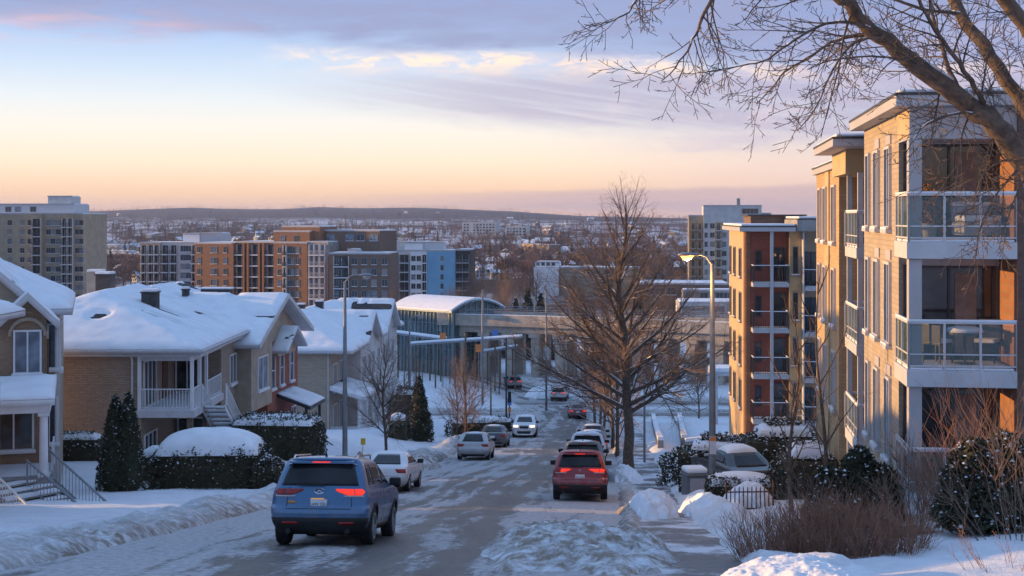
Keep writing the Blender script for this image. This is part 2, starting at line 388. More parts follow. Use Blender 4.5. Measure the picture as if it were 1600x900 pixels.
def SNOW(x, d):
    """snow cover and ploughed banks above GZ"""
    g = road_gap(x, d); near = 1-sstep(d, 150, 260)
    lump = fbm(x*1.0+3, d*.8, 3); lump2 = fbm(x*1.7+7, d*1.6, 2); big = fbm(x*.22+1, d*.12, 3)
    bank = np.exp(-((g-1.25)/.95)**2)*(.12+.85*np.clip(big*1.5-.25, .1, 1)*(.45+lump*.9))*sstep(d, 4, 14)
    bank = bank*(1-.5*sstep(d, 110, 150)); bank = bank*np.where(x > Le(d)+4, .12+.75*np.clip(vnoise(d*.42, x*.25+7)*2.0-.75, 0, 1), 1.0)
    bank = bank*np.where(x < -3, .5+.35*sstep(d, 50, 66), 1.0); bank = bank*(1+1.3*np.clip(vnoise(x*2.6+11, d*2.1)-.55, 0, .3))
    # driveway gaps on the left
    for dc, wd in ((45.5, 1.3), (69, 1.5), (88, 1.6)):
        bank = np.where(x < 0, bank*(1-.75*np.exp(-((d-dc)/wd)**2)), bank)
    s = np.abs(x-Sc(d)); inside_walk = (1-sstep(s, .55, .95))*(1-sstep(d, 120, 140))*sstep(x, -1, 1)
    wb = np.exp(-((s-1.55)/.5)**2)*sstep(x, 1, 2)*(1-sstep(d, 120, 140))*(.12+.5*lump)*(.25+.9*np.clip(vnoise(d*.5+31, x*.4)*1.8-.5, 0, 1))
    h = .06+bank+wb*.75+(lump-.5)*.16*near+(lump2-.5)*.14*near*(1-sstep(d, 60, 110))*(.35+np.exp(-((g-1.1)/1.4)**2))
    h = h*(1-inside_walk) - inside_walk*.10
    edge = sstep(g, -.35, .45+.5*(lump2-.4))
    return (h*edge-.40*(1-edge))*near + .1*(1-near)
def HT(x, d): return float(GZ(x, d)+SNOW(x, d))
def ground(x, d): return float(GZ(x, d))
def build_terrain():
    ds = np.concatenate([np.arange(-30, 8, 2.0), np.arange(8, 15, .25), np.arange(15, 60, .14), np.arange(60, 130, .4), np.arange(130, 245, 1.0), np.geomspace(245, 7600, 150)])
    xs = np.concatenate([-np.geomspace(46, 5200, 46)[::-1], np.arange(-45, -12, 1.0), np.arange(-12, 9, .14), np.arange(9, 12, .3), np.arange(12, 46, 1.0), np.geomspace(46, 5200, 46)])
    X, D = np.meshgrid(xs, ds); Z = GZ(X, D)+SNOW(X, D)
    v = np.stack([X, D, Z], -1).reshape(-1, 3); nx = len(xs)
    i = (np.arange(len(ds)-1)[:, None]*nx+np.arange(nx-1)[None]).ravel()
    f = np.stack([i, i+1, i+nx+1, i+nx], 1)
    dirt = (np.exp(-np.clip(road_gap(X, D), 0, 9)/1.7)*1.15*(1-sstep(D, 170, 300)))
    dirt = dirt*(.55+.9*fbm(X*.5+4, D*.35, 3)); dirt = np.maximum(dirt, 1.05*(1-sstep(np.abs(X-Sc(D)), .3, .7))*(D < 138)*(X > 0))
    m = newmat('valley_ground')[0]
    o = npmesh('ground', v, f, [M['ground'], far_mat()], smooth=True, midx=(D[:-1, :-1].ravel() > 330).astype(int))
    a = o.data.attributes.new('dirt', 'FLOAT', 'POINT'); a.data.foreach_set('value', dirt.ravel().astype(np.float32))
    bpy.data.materials.remove(m)
    return props(o, 'snow covered ground sloping down from the street into the valley and up to the far hills', 'ground', kind='structure')
def far_mat():
    """snowy fields and bare woods of the valley floor and the hills"""
    m, n, bs = newmat('valley_snow_and_woods'); geo = n.nodes.new('ShaderNodeNewGeometry').outputs['Position']
    s = n.nodes.new('ShaderNodeSeparateXYZ'); n.links.new(geo, s.inputs[0])
    X, Y, Z = (N(n, s.outputs[i]) for i in range(3))
    a = noise_tex(n, combine(n, X*.004, Y*.0016, 0), 1.0, 6, .62); b = noise_tex(n, combine(n, X*.03, Y*.012, 4), 1.0, 5, .65)
    wood = (a*.6+b*.4).sm(.45, .53)
    wood = wood.op('MAXIMUM', Y.sm(2900, 3500)*((a*.5+b*.5).sm(.34, .42)))
    c = mixc(n, b.sm(.3, .7), (.050, .040, .042), (.085, .062, .058))
    c = mixc(n, wood, (.55, .57, .62), c)
    n.links.new(c, bs.inputs['Base Color']); bs.inputs['Roughness'].default_value = .95; bs.inputs['Specular IOR Level'].default_value = .1
    return m
def road_mat(name, uvmode=True):
    """slush-brown asphalt with packed snow left between the wheel tracks; u runs across in metres, v along in metres"""
    m, n, bs = newmat(name); uv = n.nodes.new('ShaderNodeUVMap'); uv.uv_map = 'UVMap'
    s = n.nodes.new('ShaderNodeSeparateXYZ'); n.links.new(uv.outputs[0], s.inputs[0])
    U, V = N(n, s.outputs[0]), N(n, s.outputs[1])
    warp = noise_tex(n, combine(n, U*.15, V*.05, 3), 1.0, 3, .5)
    U2 = U+(warp-.5)*2.6
    st = noise_tex(n, combine(n, U2*1.1, V*.10, 0), 1.0, 8, .68)       # long streaks
    pt = noise_tex(n, combine(n, U*.55, V*.22, 8), 1.0, 7, .62)        # patches
    gr = noise_tex(n, combine(n, U*7, V*5, 5), 1.0, 6, .7)
    # u is 0 at the left edge, 1 at the right edge in the second layer
    uv2 = n.nodes.new('ShaderNodeUVMap'); uv2.uv_map = 'across'
    s2 = n.nodes.new('ShaderNodeSeparateXYZ'); n.links.new(uv2.outputs[0], s2.inputs[0]); T = N(n, s2.outputs[0])
    e = T.sm(.42, .12)*.06 + T.sm(.76, 1.0)*.11
    k = st*.56+pt*.44+gr*.16+e
    wet = (T-.60).op('ABSOLUTE').sm(.20, .04)*.055+(T-.33).op('ABSOLUTE').sm(.07, .01)*.03
    ruts = None
    for c_, w_ in ((-2.7, .38), (-1.2, .40), (.55, .42), (1.9, .40)):
        q = (U-c_+(warp-.5)*1.6).op('ABSOLUTE').sm(w_, .04)
        ruts = q if ruts is None else ruts+q
    k = k-wet-ruts*(pt.sm(.3, .6)*.05+.045)
    snow = k.sm(.505, .585)
    asp = mixc(n, gr.sm(.3, .7), (.052, .046, .043), (.115, .102, .093))
    asp = mixc(n, pt.sm(.35, .7)*.6, asp, (.155, .138, .127)); asp = mixc(n, st.sm(.52, .38)*.6, asp, (.045, .040, .038))
    sl = mixc(n, gr.sm(.25, .75), (.27, .25, .245), (.54, .54, .57))
    n.links.new(mixc(n, snow, asp, sl), bs.inputs['Base Color'])
    bs.inputs['Specular IOR Level'].default_value = .35
    rr = snow*.25+.50
    n.links.new(rr.s, bs.inputs['Roughness'])
    bump(n, bs, k*.7+gr*.4+snow*.25, .55, .06); return m
M['road'] = road_mat('slushy_asphalt')
def strip(name, left, right, zf, label, lift=0.0, nu=22, crown=.08):
    """paved strip between two polylines of (x, d)"""
    L = np.array(left, float); Rr = np.array(right, float); k = len(L)
    t = np.linspace(0, 1, nu)
    X = L[:, None, 0]*(1-t)+Rr[:, None, 0]*t; D = L[:, None, 1]*(1-t)+Rr[:, None, 1]*t
    Z = zf(X, D)+lift+crown*(1-(2*t-1)**2)[None]+(fbm(X*.9, D*.5, 4)-.5)*.06
    v = np.stack([X, D, Z], -1).reshape(-1, 3)
    i = (np.arange(k-1)[:, None]*nu+np.arange(nu-1)[None]).ravel(); f = np.stack([i, i+1, i+nu+1, i+nu], 1)
    o = npmesh(name, v, f, M['road'], smooth=True)
    c = (L+Rr)/2; al = np.concatenate([[0], np.cumsum(np.hypot(*np.diff(c, axis=0).T))]); wd = np.hypot(*(Rr-L).T)
    uu = (t[None]-.5)*wd[:, None]; vv = np.repeat(al[:, None], nu, 1); tt = np.repeat(t[None], k, 0)
    li = np.empty(len(o.data.loops), np.int32); o.data.loops.foreach_get('vertex_index', li)
    for nm, a, b in (('UVMap', uu, vv), ('across', tt, vv)):
        uvl = o.data.uv_layers.new(name=nm)
        uvl.data.foreach_set('uv', np.stack([a.ravel()[li], b.ravel()[li]], 1).astype(np.float32).ravel())
    return props(o, label, 'road', kind='structure')
terrain = build_terrain()
dd = np.concatenate([np.arange(-28, 60, .5), np.arange(60, 152.5, 1.0)])
strip('street', [(Le(d)-.35, d) for d in dd], [(Re(d)+.35, d) for d in dd], lambda x, d: Zd(d), 'slushy asphalt street running downhill between parked cars')
xx = np.arange(-62, 125, 2.0)
strip('cross_street', [(x, 152.2) for x in xx], [(x, 145.3) for x in xx], lambda x, d: Zd(d)-.02, 'nearer cross street at the foot of the hill', crown=.05)
xx = np.arange(0, 125, 2.0)
strip('far_cross_street', [(x, 167.2) for x in xx], [(x, 158.8) for x in xx], lambda x, d: Zd(d)-.03, 'farther cross street in front of the viaduct', crown=.05)
def offset_path(path, o, step=2.0):
    pts = [Vector((a, b, 0)) for a, b in path]; out = []
    # catmull-rom
    q = [pts[0]]+pts+[pts[-1]]; dense = []
    for i in range(1, len(q)-2):
        for t in np.linspace(0, 1, 8, endpoint=False):
            p0, p1, p2, p3 = q[i-1], q[i], q[i+1], q[i+2]
            dense.append(.5*((2*p1)+(p2-p0)*t+(2*p0-5*p1+4*p2-p3)*t*t+(3*p1-p0-3*p2+p3)*t**3))
    dense.append(pts[-1])
    for i, p in enumerate(dense):
        t = (dense[min(i+1, len(dense)-1)]-dense[max(i-1, 0)]).normalized(); n_ = Vector((-t.y, t.x, 0))
        out.append((p.x+n_.x*o, p.y+n_.y*o))
    return out
strip('station_road', offset_path(FARROAD, 3.4), offset_path(FARROAD, -3.4), lambda x, d: Zd(d)-.05, 'road curving left to the station beyond the crossing', crown=.04, nu=10)
# sidewalk: bare concrete showing through packed snow
def sidewalk_mat():
    m, n, bs = newmat('snowy_sidewalk'); geo = n.nodes.new('ShaderNodeNewGeometry').outputs['Position']
    s = n.nodes.new('ShaderNodeSeparateXYZ'); n.links.new(geo, s.inputs[0]); X, Y = N(n, s.outputs[0]), N(n, s.outputs[1])
    a = noise_tex(n, combine(n, X*.5, Y*.32, 0), 1.0, 7, .65); g = noise_tex(n, geo, 9, 6, .7)
    j = (Y*.66).op('FRACT').sm(.0, .03)
    asp = mixc(n, g.sm(.3, .7), (.11, .105, .105), (.19, .18, .18)); asp = mixc(n, (j*-1.0+1.0)*.6, asp, (.04, .04, .04))
    n.links.new(mixc(n, (a*.85+g*.15).sm(.46, .58), asp, (.66, .68, .73)), bs.inputs['Base Color'])
    bs.inputs['Roughness'].default_value = .65; bump(n, bs, a+g*.5, .5, .05); return m
M['walk'] = sidewalk_mat()
def build_walk():
    ds = np.arange(6, 141, .5); t = np.linspace(-.85, .85, 9)
    X = Sc(ds)[:, None]+t[None]; D = np.repeat(ds[:, None], 9, 1); Z = GZ(X, D)+.005+(fbm(X*1.4, D*.8, 4)-.5)*.05
    v = np.stack([X, D, Z], -1).reshape(-1, 3); i = (np.arange(len(ds)-1)[:, None]*9+np.arange(8)[None]).ravel()
    o = npmesh('sidewalk', v, np.stack([i, i+1, i+10, i+9], 1), M['walk'], smooth=True)
    props(o, 'half cleared concrete sidewalk beside the parked cars', 'sidewalk', kind='structure')
build_walk()
# ---------------------------------------------------------------- ploughed snow heaps
def heap(label, cx, cd_, rx, rd, h, matn, seed, rough=1.0, rz=0.0, base=None):
    n = 150; u = np.linspace(-1.25, 1.25, n); U, V = np.meshgrid(u, u)
    c, s = math.cos(rz), math.sin(rz)
    X = cx+(U*rx*c-V*rd*s); D = cd_+(U*rx*s+V*rd*c)
    r = np.sqrt(U*U+V*V)+(fbm(U*2.2+seed, V*2.2+seed*3, 3)-.5)*.55
    body = np.clip(1-r*r, -.4, 1)
    H = h*np.where(body > 0, body**.8, body*.8)
    k = np.clip(body*2.5, 0, 1)
    H = H+k*((fbm(U*3.2*rx/1.3+seed, V*3.2*rd/1.3, 4)-.5)*.15+(fbm(U*9*rx/1.3+seed*2, V*9*rd/1.3, 3)-.5)*.07)*rough*min(1, h+.15)
    # chunks of broken crust
    c1 = vnoise(U*7*rx/1.3+seed*5, V*7*rd/1.3+2); c2 = vnoise(U*15*rx/1.3+seed*7, V*15*rd/1.3+5); ch = np.clip(c1-.55, 0, .18)*.9+np.clip(c2-.55, 0, .2)*.5
    H = H+k*ch*rough*.25
    Z = (Zd(D) if base is None else np.full_like(D, 0)+GZ(X, D))+H
    v = np.stack([X, D, Z], -1).reshape(-1, 3); i = (np.arange(n-1)[:, None]*n+np.arange(n-1)[None]).ravel()
    o = npmesh('snow_heap', v, np.stack([i, i+1, i+n+1, i+n], 1), M[matn], smooth=True)
    return props(o, label, 'snow heap', 'ploughed snow heaps')
heap('largest dirty heap of ploughed snow, behind the red parked car at the street edge', 1.05, 25.6, 1.75, 4.4, .50, 'dirty', 4, 1.25, -.06)
heap('clean rounded heap of snow between the red car and the sidewalk', 3.95, 40.6, .75, 2.1, .72, 'snow', 11, 1.1, 0, 1)
heap('low heap of snow around the foot of the big street tree', 4.9, 62.5, .75, 3.2, .55, 'snow', 17, 1, 0, 1)
heap('bright heap of clean snow lowest at the corner of the sidewalk, before the brown bush', 3.95, 19.4, 1.1, 2.0, .42, 'snow', 23, .8, 0, 1)
heap('mounded snow bank between the sidewalk and the rusty iron fence', 5.65, 41.5, .7, 3.2, .60, 'snow', 29, .9, 0, 1)
heap('smooth drift of snow behind the rusty iron fence', 7.25, 44.0, .85, .9, .85, 'snow', 31, .35, 0, 1)
heap('grey heap of snow by the left kerb ahead of the white sedan', -4.9, 69.5, 1.0, 3.4, .75, 'dirty', 37, 1, -.2, 1)
heap('white heap of snow on the far side of the crossing', 3.6, 171, 2.0, 2.4, 1.3, 'snow', 41, .8, 0, 1)
heap('dirty ridge of snow along the left edge of the street', -8.9, 29, 1.0, 5.6, .26, 'dirty', 47, 1.2, .06, 1)
heap('white heap of snow beside the walk with the black pole', -2.6, 118, 1.3, 4.5, 1.0, 'snow', 53, .8, 0, 1)
# ---------------------------------------------------------------- air
def haze():
    m = bpy.data.materials.new('haze'); m.use_nodes = True; n = m.node_tree; n.nodes.clear()
    o = n.nodes.new('ShaderNodeOutputMaterial'); v = n.nodes.new('ShaderNodeVolumePrincipled')
    v.inputs['Color'].default_value = (.48, .64, 1.0, 1); v.inputs['Density'].default_value = 8.5e-5; v.inputs['Anisotropy'].default_value = .2
    n.links.new(v.outputs[0], o.inputs['Volume'])
    b = MB(); b.box(-5600, 5600, -60, 7800, -40, 62); h = b.build('haze', m)
    props(h, 'thin bluish air over the valley', 'haze', kind='stuff')
haze()
# ================================================================ houses on the left
def ang(nx, ny): return math.atan2(nx, -ny)         # rotation that turns a panel facing -y to face (nx, ny)
def wallring(mb, poly, z0, top, step=.5, m=0):
    pts = []
    for (a, b) in zip(poly, poly[1:]+poly[:1]):
        L = math.dist(a, b); k = max(1, int(L/step))
        pts += [(a[0]+(b[0]-a[0])*i/k, a[1]+(b[1]-a[1])*i/k) for i in range(k)]
    n = len(pts)
    mb.add([(x, y, z0) for x, y in pts]+[(x, y, top(x, y)) for x, y in pts], [(i, (i+1) % n, n+(i+1) % n, n+i) for i in range(n)], m)
_wcache = {}
def window(parent, x, y, z, nx, ny, w, h, mull=(1, 0), frame='white', glass='glass', sill=True, snow=True, fw=.07, arch=False):
    """z is the bottom; centre x, y on the wall plane"""
    key = (round(w, 2), round(h, 2), mull, frame, glass, sill, snow, fw, arch)
    if key not in _wcache:
        def outline(hw, h0, h1, k=8):
            if not arch: return [(-hw, h0), (hw, h0), (hw, h1), (-hw, h1)]
            r = hw; return [(-hw, h0), (hw, h0)]+[(r*math.cos(t), h1-r*.75+r*.75*math.sin(t)) for t in np.linspace(0, math.pi, k)]
        g = MB(); o = outline(w/2, 0, h); g.wallpoly([(a, -.012, b) for a, b in o], (0, -1, 0), .03, 0)
        f = MB(); oo = outline(w/2+fw*.5, -fw*.5, h+fw*.5); ii = outline(w/2-fw*.5, fw*.5, h-fw*.5); n = len(oo)
        f.add([(a, -.075, b) for a, b in oo]+[(a, -.075, b) for a, b in ii]+[(a, .01, b) for a, b in oo]+[(a, -.005, b) for a, b in ii],
              [(i, (i+1) % n, n+(i+1) % n, n+i) for i in range(n)]+[(2*n+i, 2*n+(i+1) % n, (i+1) % n, i) for i in range(n)]+[(n+i, n+(i+1) % n, 3*n+(i+1) % n, 3*n+i) for i in range(n)])
        for i in range(1, mull[0]+1):
            xx = -w/2+w*i/(mull[0]+1); f.box(xx-fw*.4, xx+fw*.4, -.062, -.006, fw*.4, h-fw*.4)
        for i in range(1, mull[1]+1):
            zz = h*i/(mull[1]+1); f.box(-w/2+fw*.4, w/2-fw*.4, -.055, -.007, zz-fw*.3, zz+fw*.3)
        s = MB(); s.box(-w/2-.10, w/2+.10, -.15, .01, -fw*.5-.09, -fw*.5-.004, 0)
        if snow: s.box(-w/2-.08, w/2+.08, -.145, -.078, -fw*.5-.003, -fw*.5+.05, 1)
        G = g.build('window', [M[glass]]); FR = f.build('frame', [M[frame]], G); 
        if sill: s.build('sill', [M[frame], M['snow']], G)
        _wcache[key] = G; o_ = G
    else: o_ = copy_tree(_wcache[key])
    o_.parent = parent; o_.location = (x, y, z); o_.rotation_euler = (0, 0, ang(nx, ny)); return o_
def rail(pts, h=1.0, sp=.14, bw=.022, top=.05, post=.07, m=0, snow=None):
    """railing along a polyline of 3-D floor points"""
    b = MB(); pts = [Vector(p) for p in pts]; up = Vector((0, 0, 1))
    for a, c in zip(pts, pts[1:]):
        b.bar(a+up*h, c+up*h, top, m); b.bar(a+up*.1, c+up*.1, top*.8, m)
        L = (c-a).length; k = max(1, int(L/sp))
        for i in range(1, k):
            q = a.lerp(c, i/k); b.bar(q+up*.1, q+up*h, bw, m)
        if snow is not None: b.bar(a+up*(h+.045), c+up*(h+.045), top*.9, snow)
    for p in pts: b.bar(p, p+up*(h+.06), post, m)
    return b
def roof(parent, x0, x1, y0, y1, ze, hf, res=.22, st=.2, fas=.2, rmat='shingle', fmat='trim', seed=0, mask=None, snow_margin=.0):
    xs = np.linspace(x0, x1, max(4, int((x1-x0)/res)+1)); ys = np.linspace(y0, y1, max(4, int((y1-y0)/res)+1))
    X, Y = np.meshgrid(xs, ys); H = hf(X, Y); nx, ny = len(xs), len(ys)
    idx = lambda j, i: j*nx+i
    q = (np.arange(ny-1)[:, None]*nx+np.arange(nx-1)[None])
    def shell(Ztop, Zbot, name, mats, snow=False):
        top = np.stack([X, Y, Ztop], -1).reshape(-1, 3); bot = np.stack([X, Y, Zbot], -1).reshape(-1, 3); nv = len(top)
        i = q.ravel(); f = [np.stack([i, i+1, i+nx+1, i+nx], 1), nv+np.stack([i+nx, i+nx+1, i+1, i], 1)]
        per = [idx(0, i) for i in range(nx)]+[idx(j, nx-1) for j in range(1, ny)]+[idx(ny-1, i) for i in range(nx-2, -1, -1)]+[idx(j, 0) for j in range(ny-2, 0, -1)]
        a = np.array(per); b2 = np.roll(a, -1); f.append(np.stack([a+nv, b2+nv, b2, a], 1))
        F_ = np.concatenate(f); mi = np.concatenate([np.zeros(len(f[0])), np.ones(len(f[1])), np.ones(len(f[2]))]).astype(int)
        return npmesh(name, np.concatenate([top, bot]), F_, mats, parent, smooth=snow, midx=None if snow else mi)
    rf = shell(ze+H, ze+H-fas, 'roof', [M[rmat], M[fmat]])
    st *= .62; e = np.minimum(np.minimum(X-x0, x1-X), np.minimum(Y-y0, y1-Y))
    T = (.035+st*sstep(e, -.05, .38))*(.82+.5*(fbm(X*.45+seed, Y*.45+seed*2, 3)-.4))+.03*(fbm(X*2.2+seed, Y*2.2, 3)-.5)
    bare = sstep(fbm(X*.42+seed*7, Y*.75+seed, 4), .665, .685)*sstep(H, .25, .6)
    T = T-bare*(T+.05)
    # snow rounds off the ridges and fills the valleys
    Hs = H.copy()
    for _ in range(2):
        Pd = np.pad(Hs, 1, 'edge'); Hs = (Pd[:-2, 1:-1]+Pd[2:, 1:-1]+Pd[1:-1, :-2]+Pd[1:-1, 2:]+2*Hs)/6
    if mask is not None: T = np.where(mask(X, Y), -.05, T)
    w_ = sstep(e, .1, .6); Zs = ze+H*(1-w_)+np.maximum(H-.02, Hs)*w_*(1-bare)+H*w_*bare+T
    sn = shell(Zs, ze+H-.02, 'roof_snow', [M['roof_snow']], True)
    return rf, sn
def hipf(x0, x1, y0, y1, sx0=None, sx1=None, sy0=None, sy1=None):
    """height over a rectangle whose sides have the given slopes (None = gable side)"""
    def f(X, Y):
        c = []
        if sx0: c.append((X-x0)*sx0)
        if sx1: c.append((x1-X)*sx1)
        if sy0: c.append((Y-y0)*sy0)
        if sy1: c.append((y1-Y)*sy1)
        h = c[0]
        for k in c[1:]: h = np.minimum(h, k)
        return np.maximum(h, 0)
    return f
def one(name, parent, fn, mats, smooth=False, bevel=0):
    b = MB(); fn(b); return b.build(name, mats, parent, smooth, bevel)
def boxpart(name, parent, mats, *bx, bevel=0):
    b = MB()
    for q in bx: b.box(*q)
    return b.build(name, mats, parent, bevel=bevel)
def vent(parent, x, y, z, s=.35, h=.5, m='darkmetal', name='chimney', snow=True):
    b = MB(); b.box(x-s/2, x+s/2, y-s/2, y+s/2, z-.6, z+h, 0); b.box(x-s/2-.05, x+s/2+.05, y-s/2-.05, y+s/2+.05, z+h, z+h+.07, 0)
    if snow: b.box(x-s/2, x+s/2, y-s/2, y+s/2, z+h+.072, z+h+.2, 1)
    return b.build(name, [M[m], M['snow']], parent, bevel=.02)
def steps(parent, n, p0, p1, width, mats=('grey_conc', 'snow'), name='stairs', stringer='white'):
    """open flight from the top p0 to the bottom p1"""
    p0, p1 = Vector(p0), Vector(p1); d = (p1-p0); hd = Vector((d.x, d.y, 0)).normalized(); sd = Vector((-hd.y, hd.x, 0)); b = MB(); run = Vector((d.x, d.y, 0)).length/n
    for i in range(n):
        c = p0.lerp(p1, (i+.5)/n); a = hd*run*.55; w2 = sd*width/2
        for (z0, z1, m, sh) in ((-.05, 0, 0, 1), (.003, .055+.02*(i % 3), 1, .86)):
            A, W = a*sh, w2*sh
            q = [c-A-W, c+A-W, c+A+W, c-A+W]
            b.add([(v.x, v.y, v.z+z0) for v in q]+[(v.x, v.y, v.z+z1) for v in q], [(3,2,1,0),(4,5,6,7),(0,1,5,4),(1,2,6,5),(2,3,7,6),(3,0,4,7)], m)
    for s_ in (-1, 1):
        o = sd*s_*(width/2+.03); a, c = p0+o, p1+o
        b.add([(v.x, v.y, v.z+z) for v in (a, c) for z in (-.22, .03)]+[(v.x+sd.x*.04, v.y+sd.y*.04, v.z+z) for v in (a, c) for z in (-.22, .03)],
              [(0,1,3,2),(4,6,7,5),(0,4,5,1),(2,3,7,6),(0,2,6,4),(1,5,7,3)], 2)
    return b.build(name, [M[mats[0]], M[mats[1]], M[stringer]], parent)

# ---- second house: long brick side wall, two-level white porch cut out of the street corner
def house_two():
    zg = -11.6; t = empty('brick_house', (-14.6, 65, zg), 0, 'long low brick house with a broad hipped snow roof and a white corner porch', 'house', 'houses down the left side of the street')
    ze = 5.55
    hf = hipf(-12.1, .55, -.5, 13.0, .36, .36, .40, None)
    wt = lambda x, y: ze-.02+float(hf(np.array(x), np.array(y)))*0
    b = MB(); wallring(b, [(-11.5, 0), (-2.35, 0), (-2.35, 6.4), (0, 6.4), (0, 12.5), (-11.5, 12.5)], -1.5, lambda x, y: ze); b.build('wall', [M['tan_brick']], t)
    rf, sn = roof(t, -12.1, .55, -.5, 13.0, ze, hf, .2, .24, .2, seed=2)
    boxpart('soffit', rf, [M['trim']], (-11.4, .45, -.4, 12.4, ze-.32, ze-.22))
    one('gutter', rf, lambda b: [b.tube([(-12.1, -.56, ze-.06), (.6, -.56, ze-.06), (.62, 13, ze-.06)], .07, 6), b.tube([(-2.75, -.5, ze-.1), (-2.75, -.07, ze-.5), (-2.75, -.07, -1)], .05, 6)], [M['trim']])
    vent(t, -3.6, 6.6, ze+1.75, .75, .45, 'shingle'); vent(t, -8.2, 13.0, ze+2.0, .8, .95, 'grey_conc')
    zf = 2.75
    pb = boxpart('porch_floor', t, [M['trim'], M['snow']], (-2.6, .12, -.15, 6.45, zf-.34, zf-.02, 0), (-2.5, .06, -.1, 6.3, zf-.018, zf+.03, 1))
    for (x, y) in ((-.02, -.03), (-2.42, -.03), (-.02, 3.0), (-.02, 1.55)):
        boxpart('post', t, [M['white']], (x-.075, x+.075, y-.075, y+.075, zf, ze-.3), bevel=.01)
    boxpart('post', t, [M['wood']], (-.25, 0, -.05, .2, -1.4, zf-.345)); boxpart('post', t, [M['wood']], (-.2, 0, 3.0, 3.2, -1.4, zf-.345))
    boxpart('beam', t, [M['trim']], (-2.5, .03, -.1, .06, ze-.55, ze-.325), (-.1, .05, .06, 6.3, ze-.55, ze-.325))
    rail([(-2.42, -.03, zf), (-.02, -.03, zf), (-.02, 1.5, zf)], .95).build('railing', [M['white']], t)
    rail([(-.02, 3.0, zf), (-.02, 6.35, zf)], .95).build('railing', [M['white']], t)
    window(t, -1.7, 6.4-.02, zf+.05, 0, -1, 1.1, 2.1, (1, 0)); window(t, -2.35, 1.5, zf+.05, 1, 0, 2.2, 2.1, (2, 0)); 
    window(t, -2.35, 1.6, -.6, 1, 0, 2.2, 2.1, (2, 0), sill=False); window(t, -1.5, 6.38, -.6, 0, -1, 1.3, 2.1, (1, 0), sill=False)
    boxpart('door', t, [M['door']], (-2.36, -2.29, 3.9, 4.85, zf+.05, zf+2.1))
    steps(t, 13, (.62, 1.7, zf), (.95, 6.6, -.6), 1.05)
    rail([(.12, 1.55, zf), (.42, 6.5, -.6)], .95, .2).build('stair_rail', [M['white']], t); rail([(1.2, 1.75, zf), (1.5, 6.6, -.6)], .95, .2).build('stair_rail', [M['white']], t)
    window(t, 0, 9.3, 2.9, 1, 0, 1.6, 1.5, (1, 0)); window(t, 0, 9.3, .0, 1, 0, 1.4, 1.2, (1, 0))
house_two()
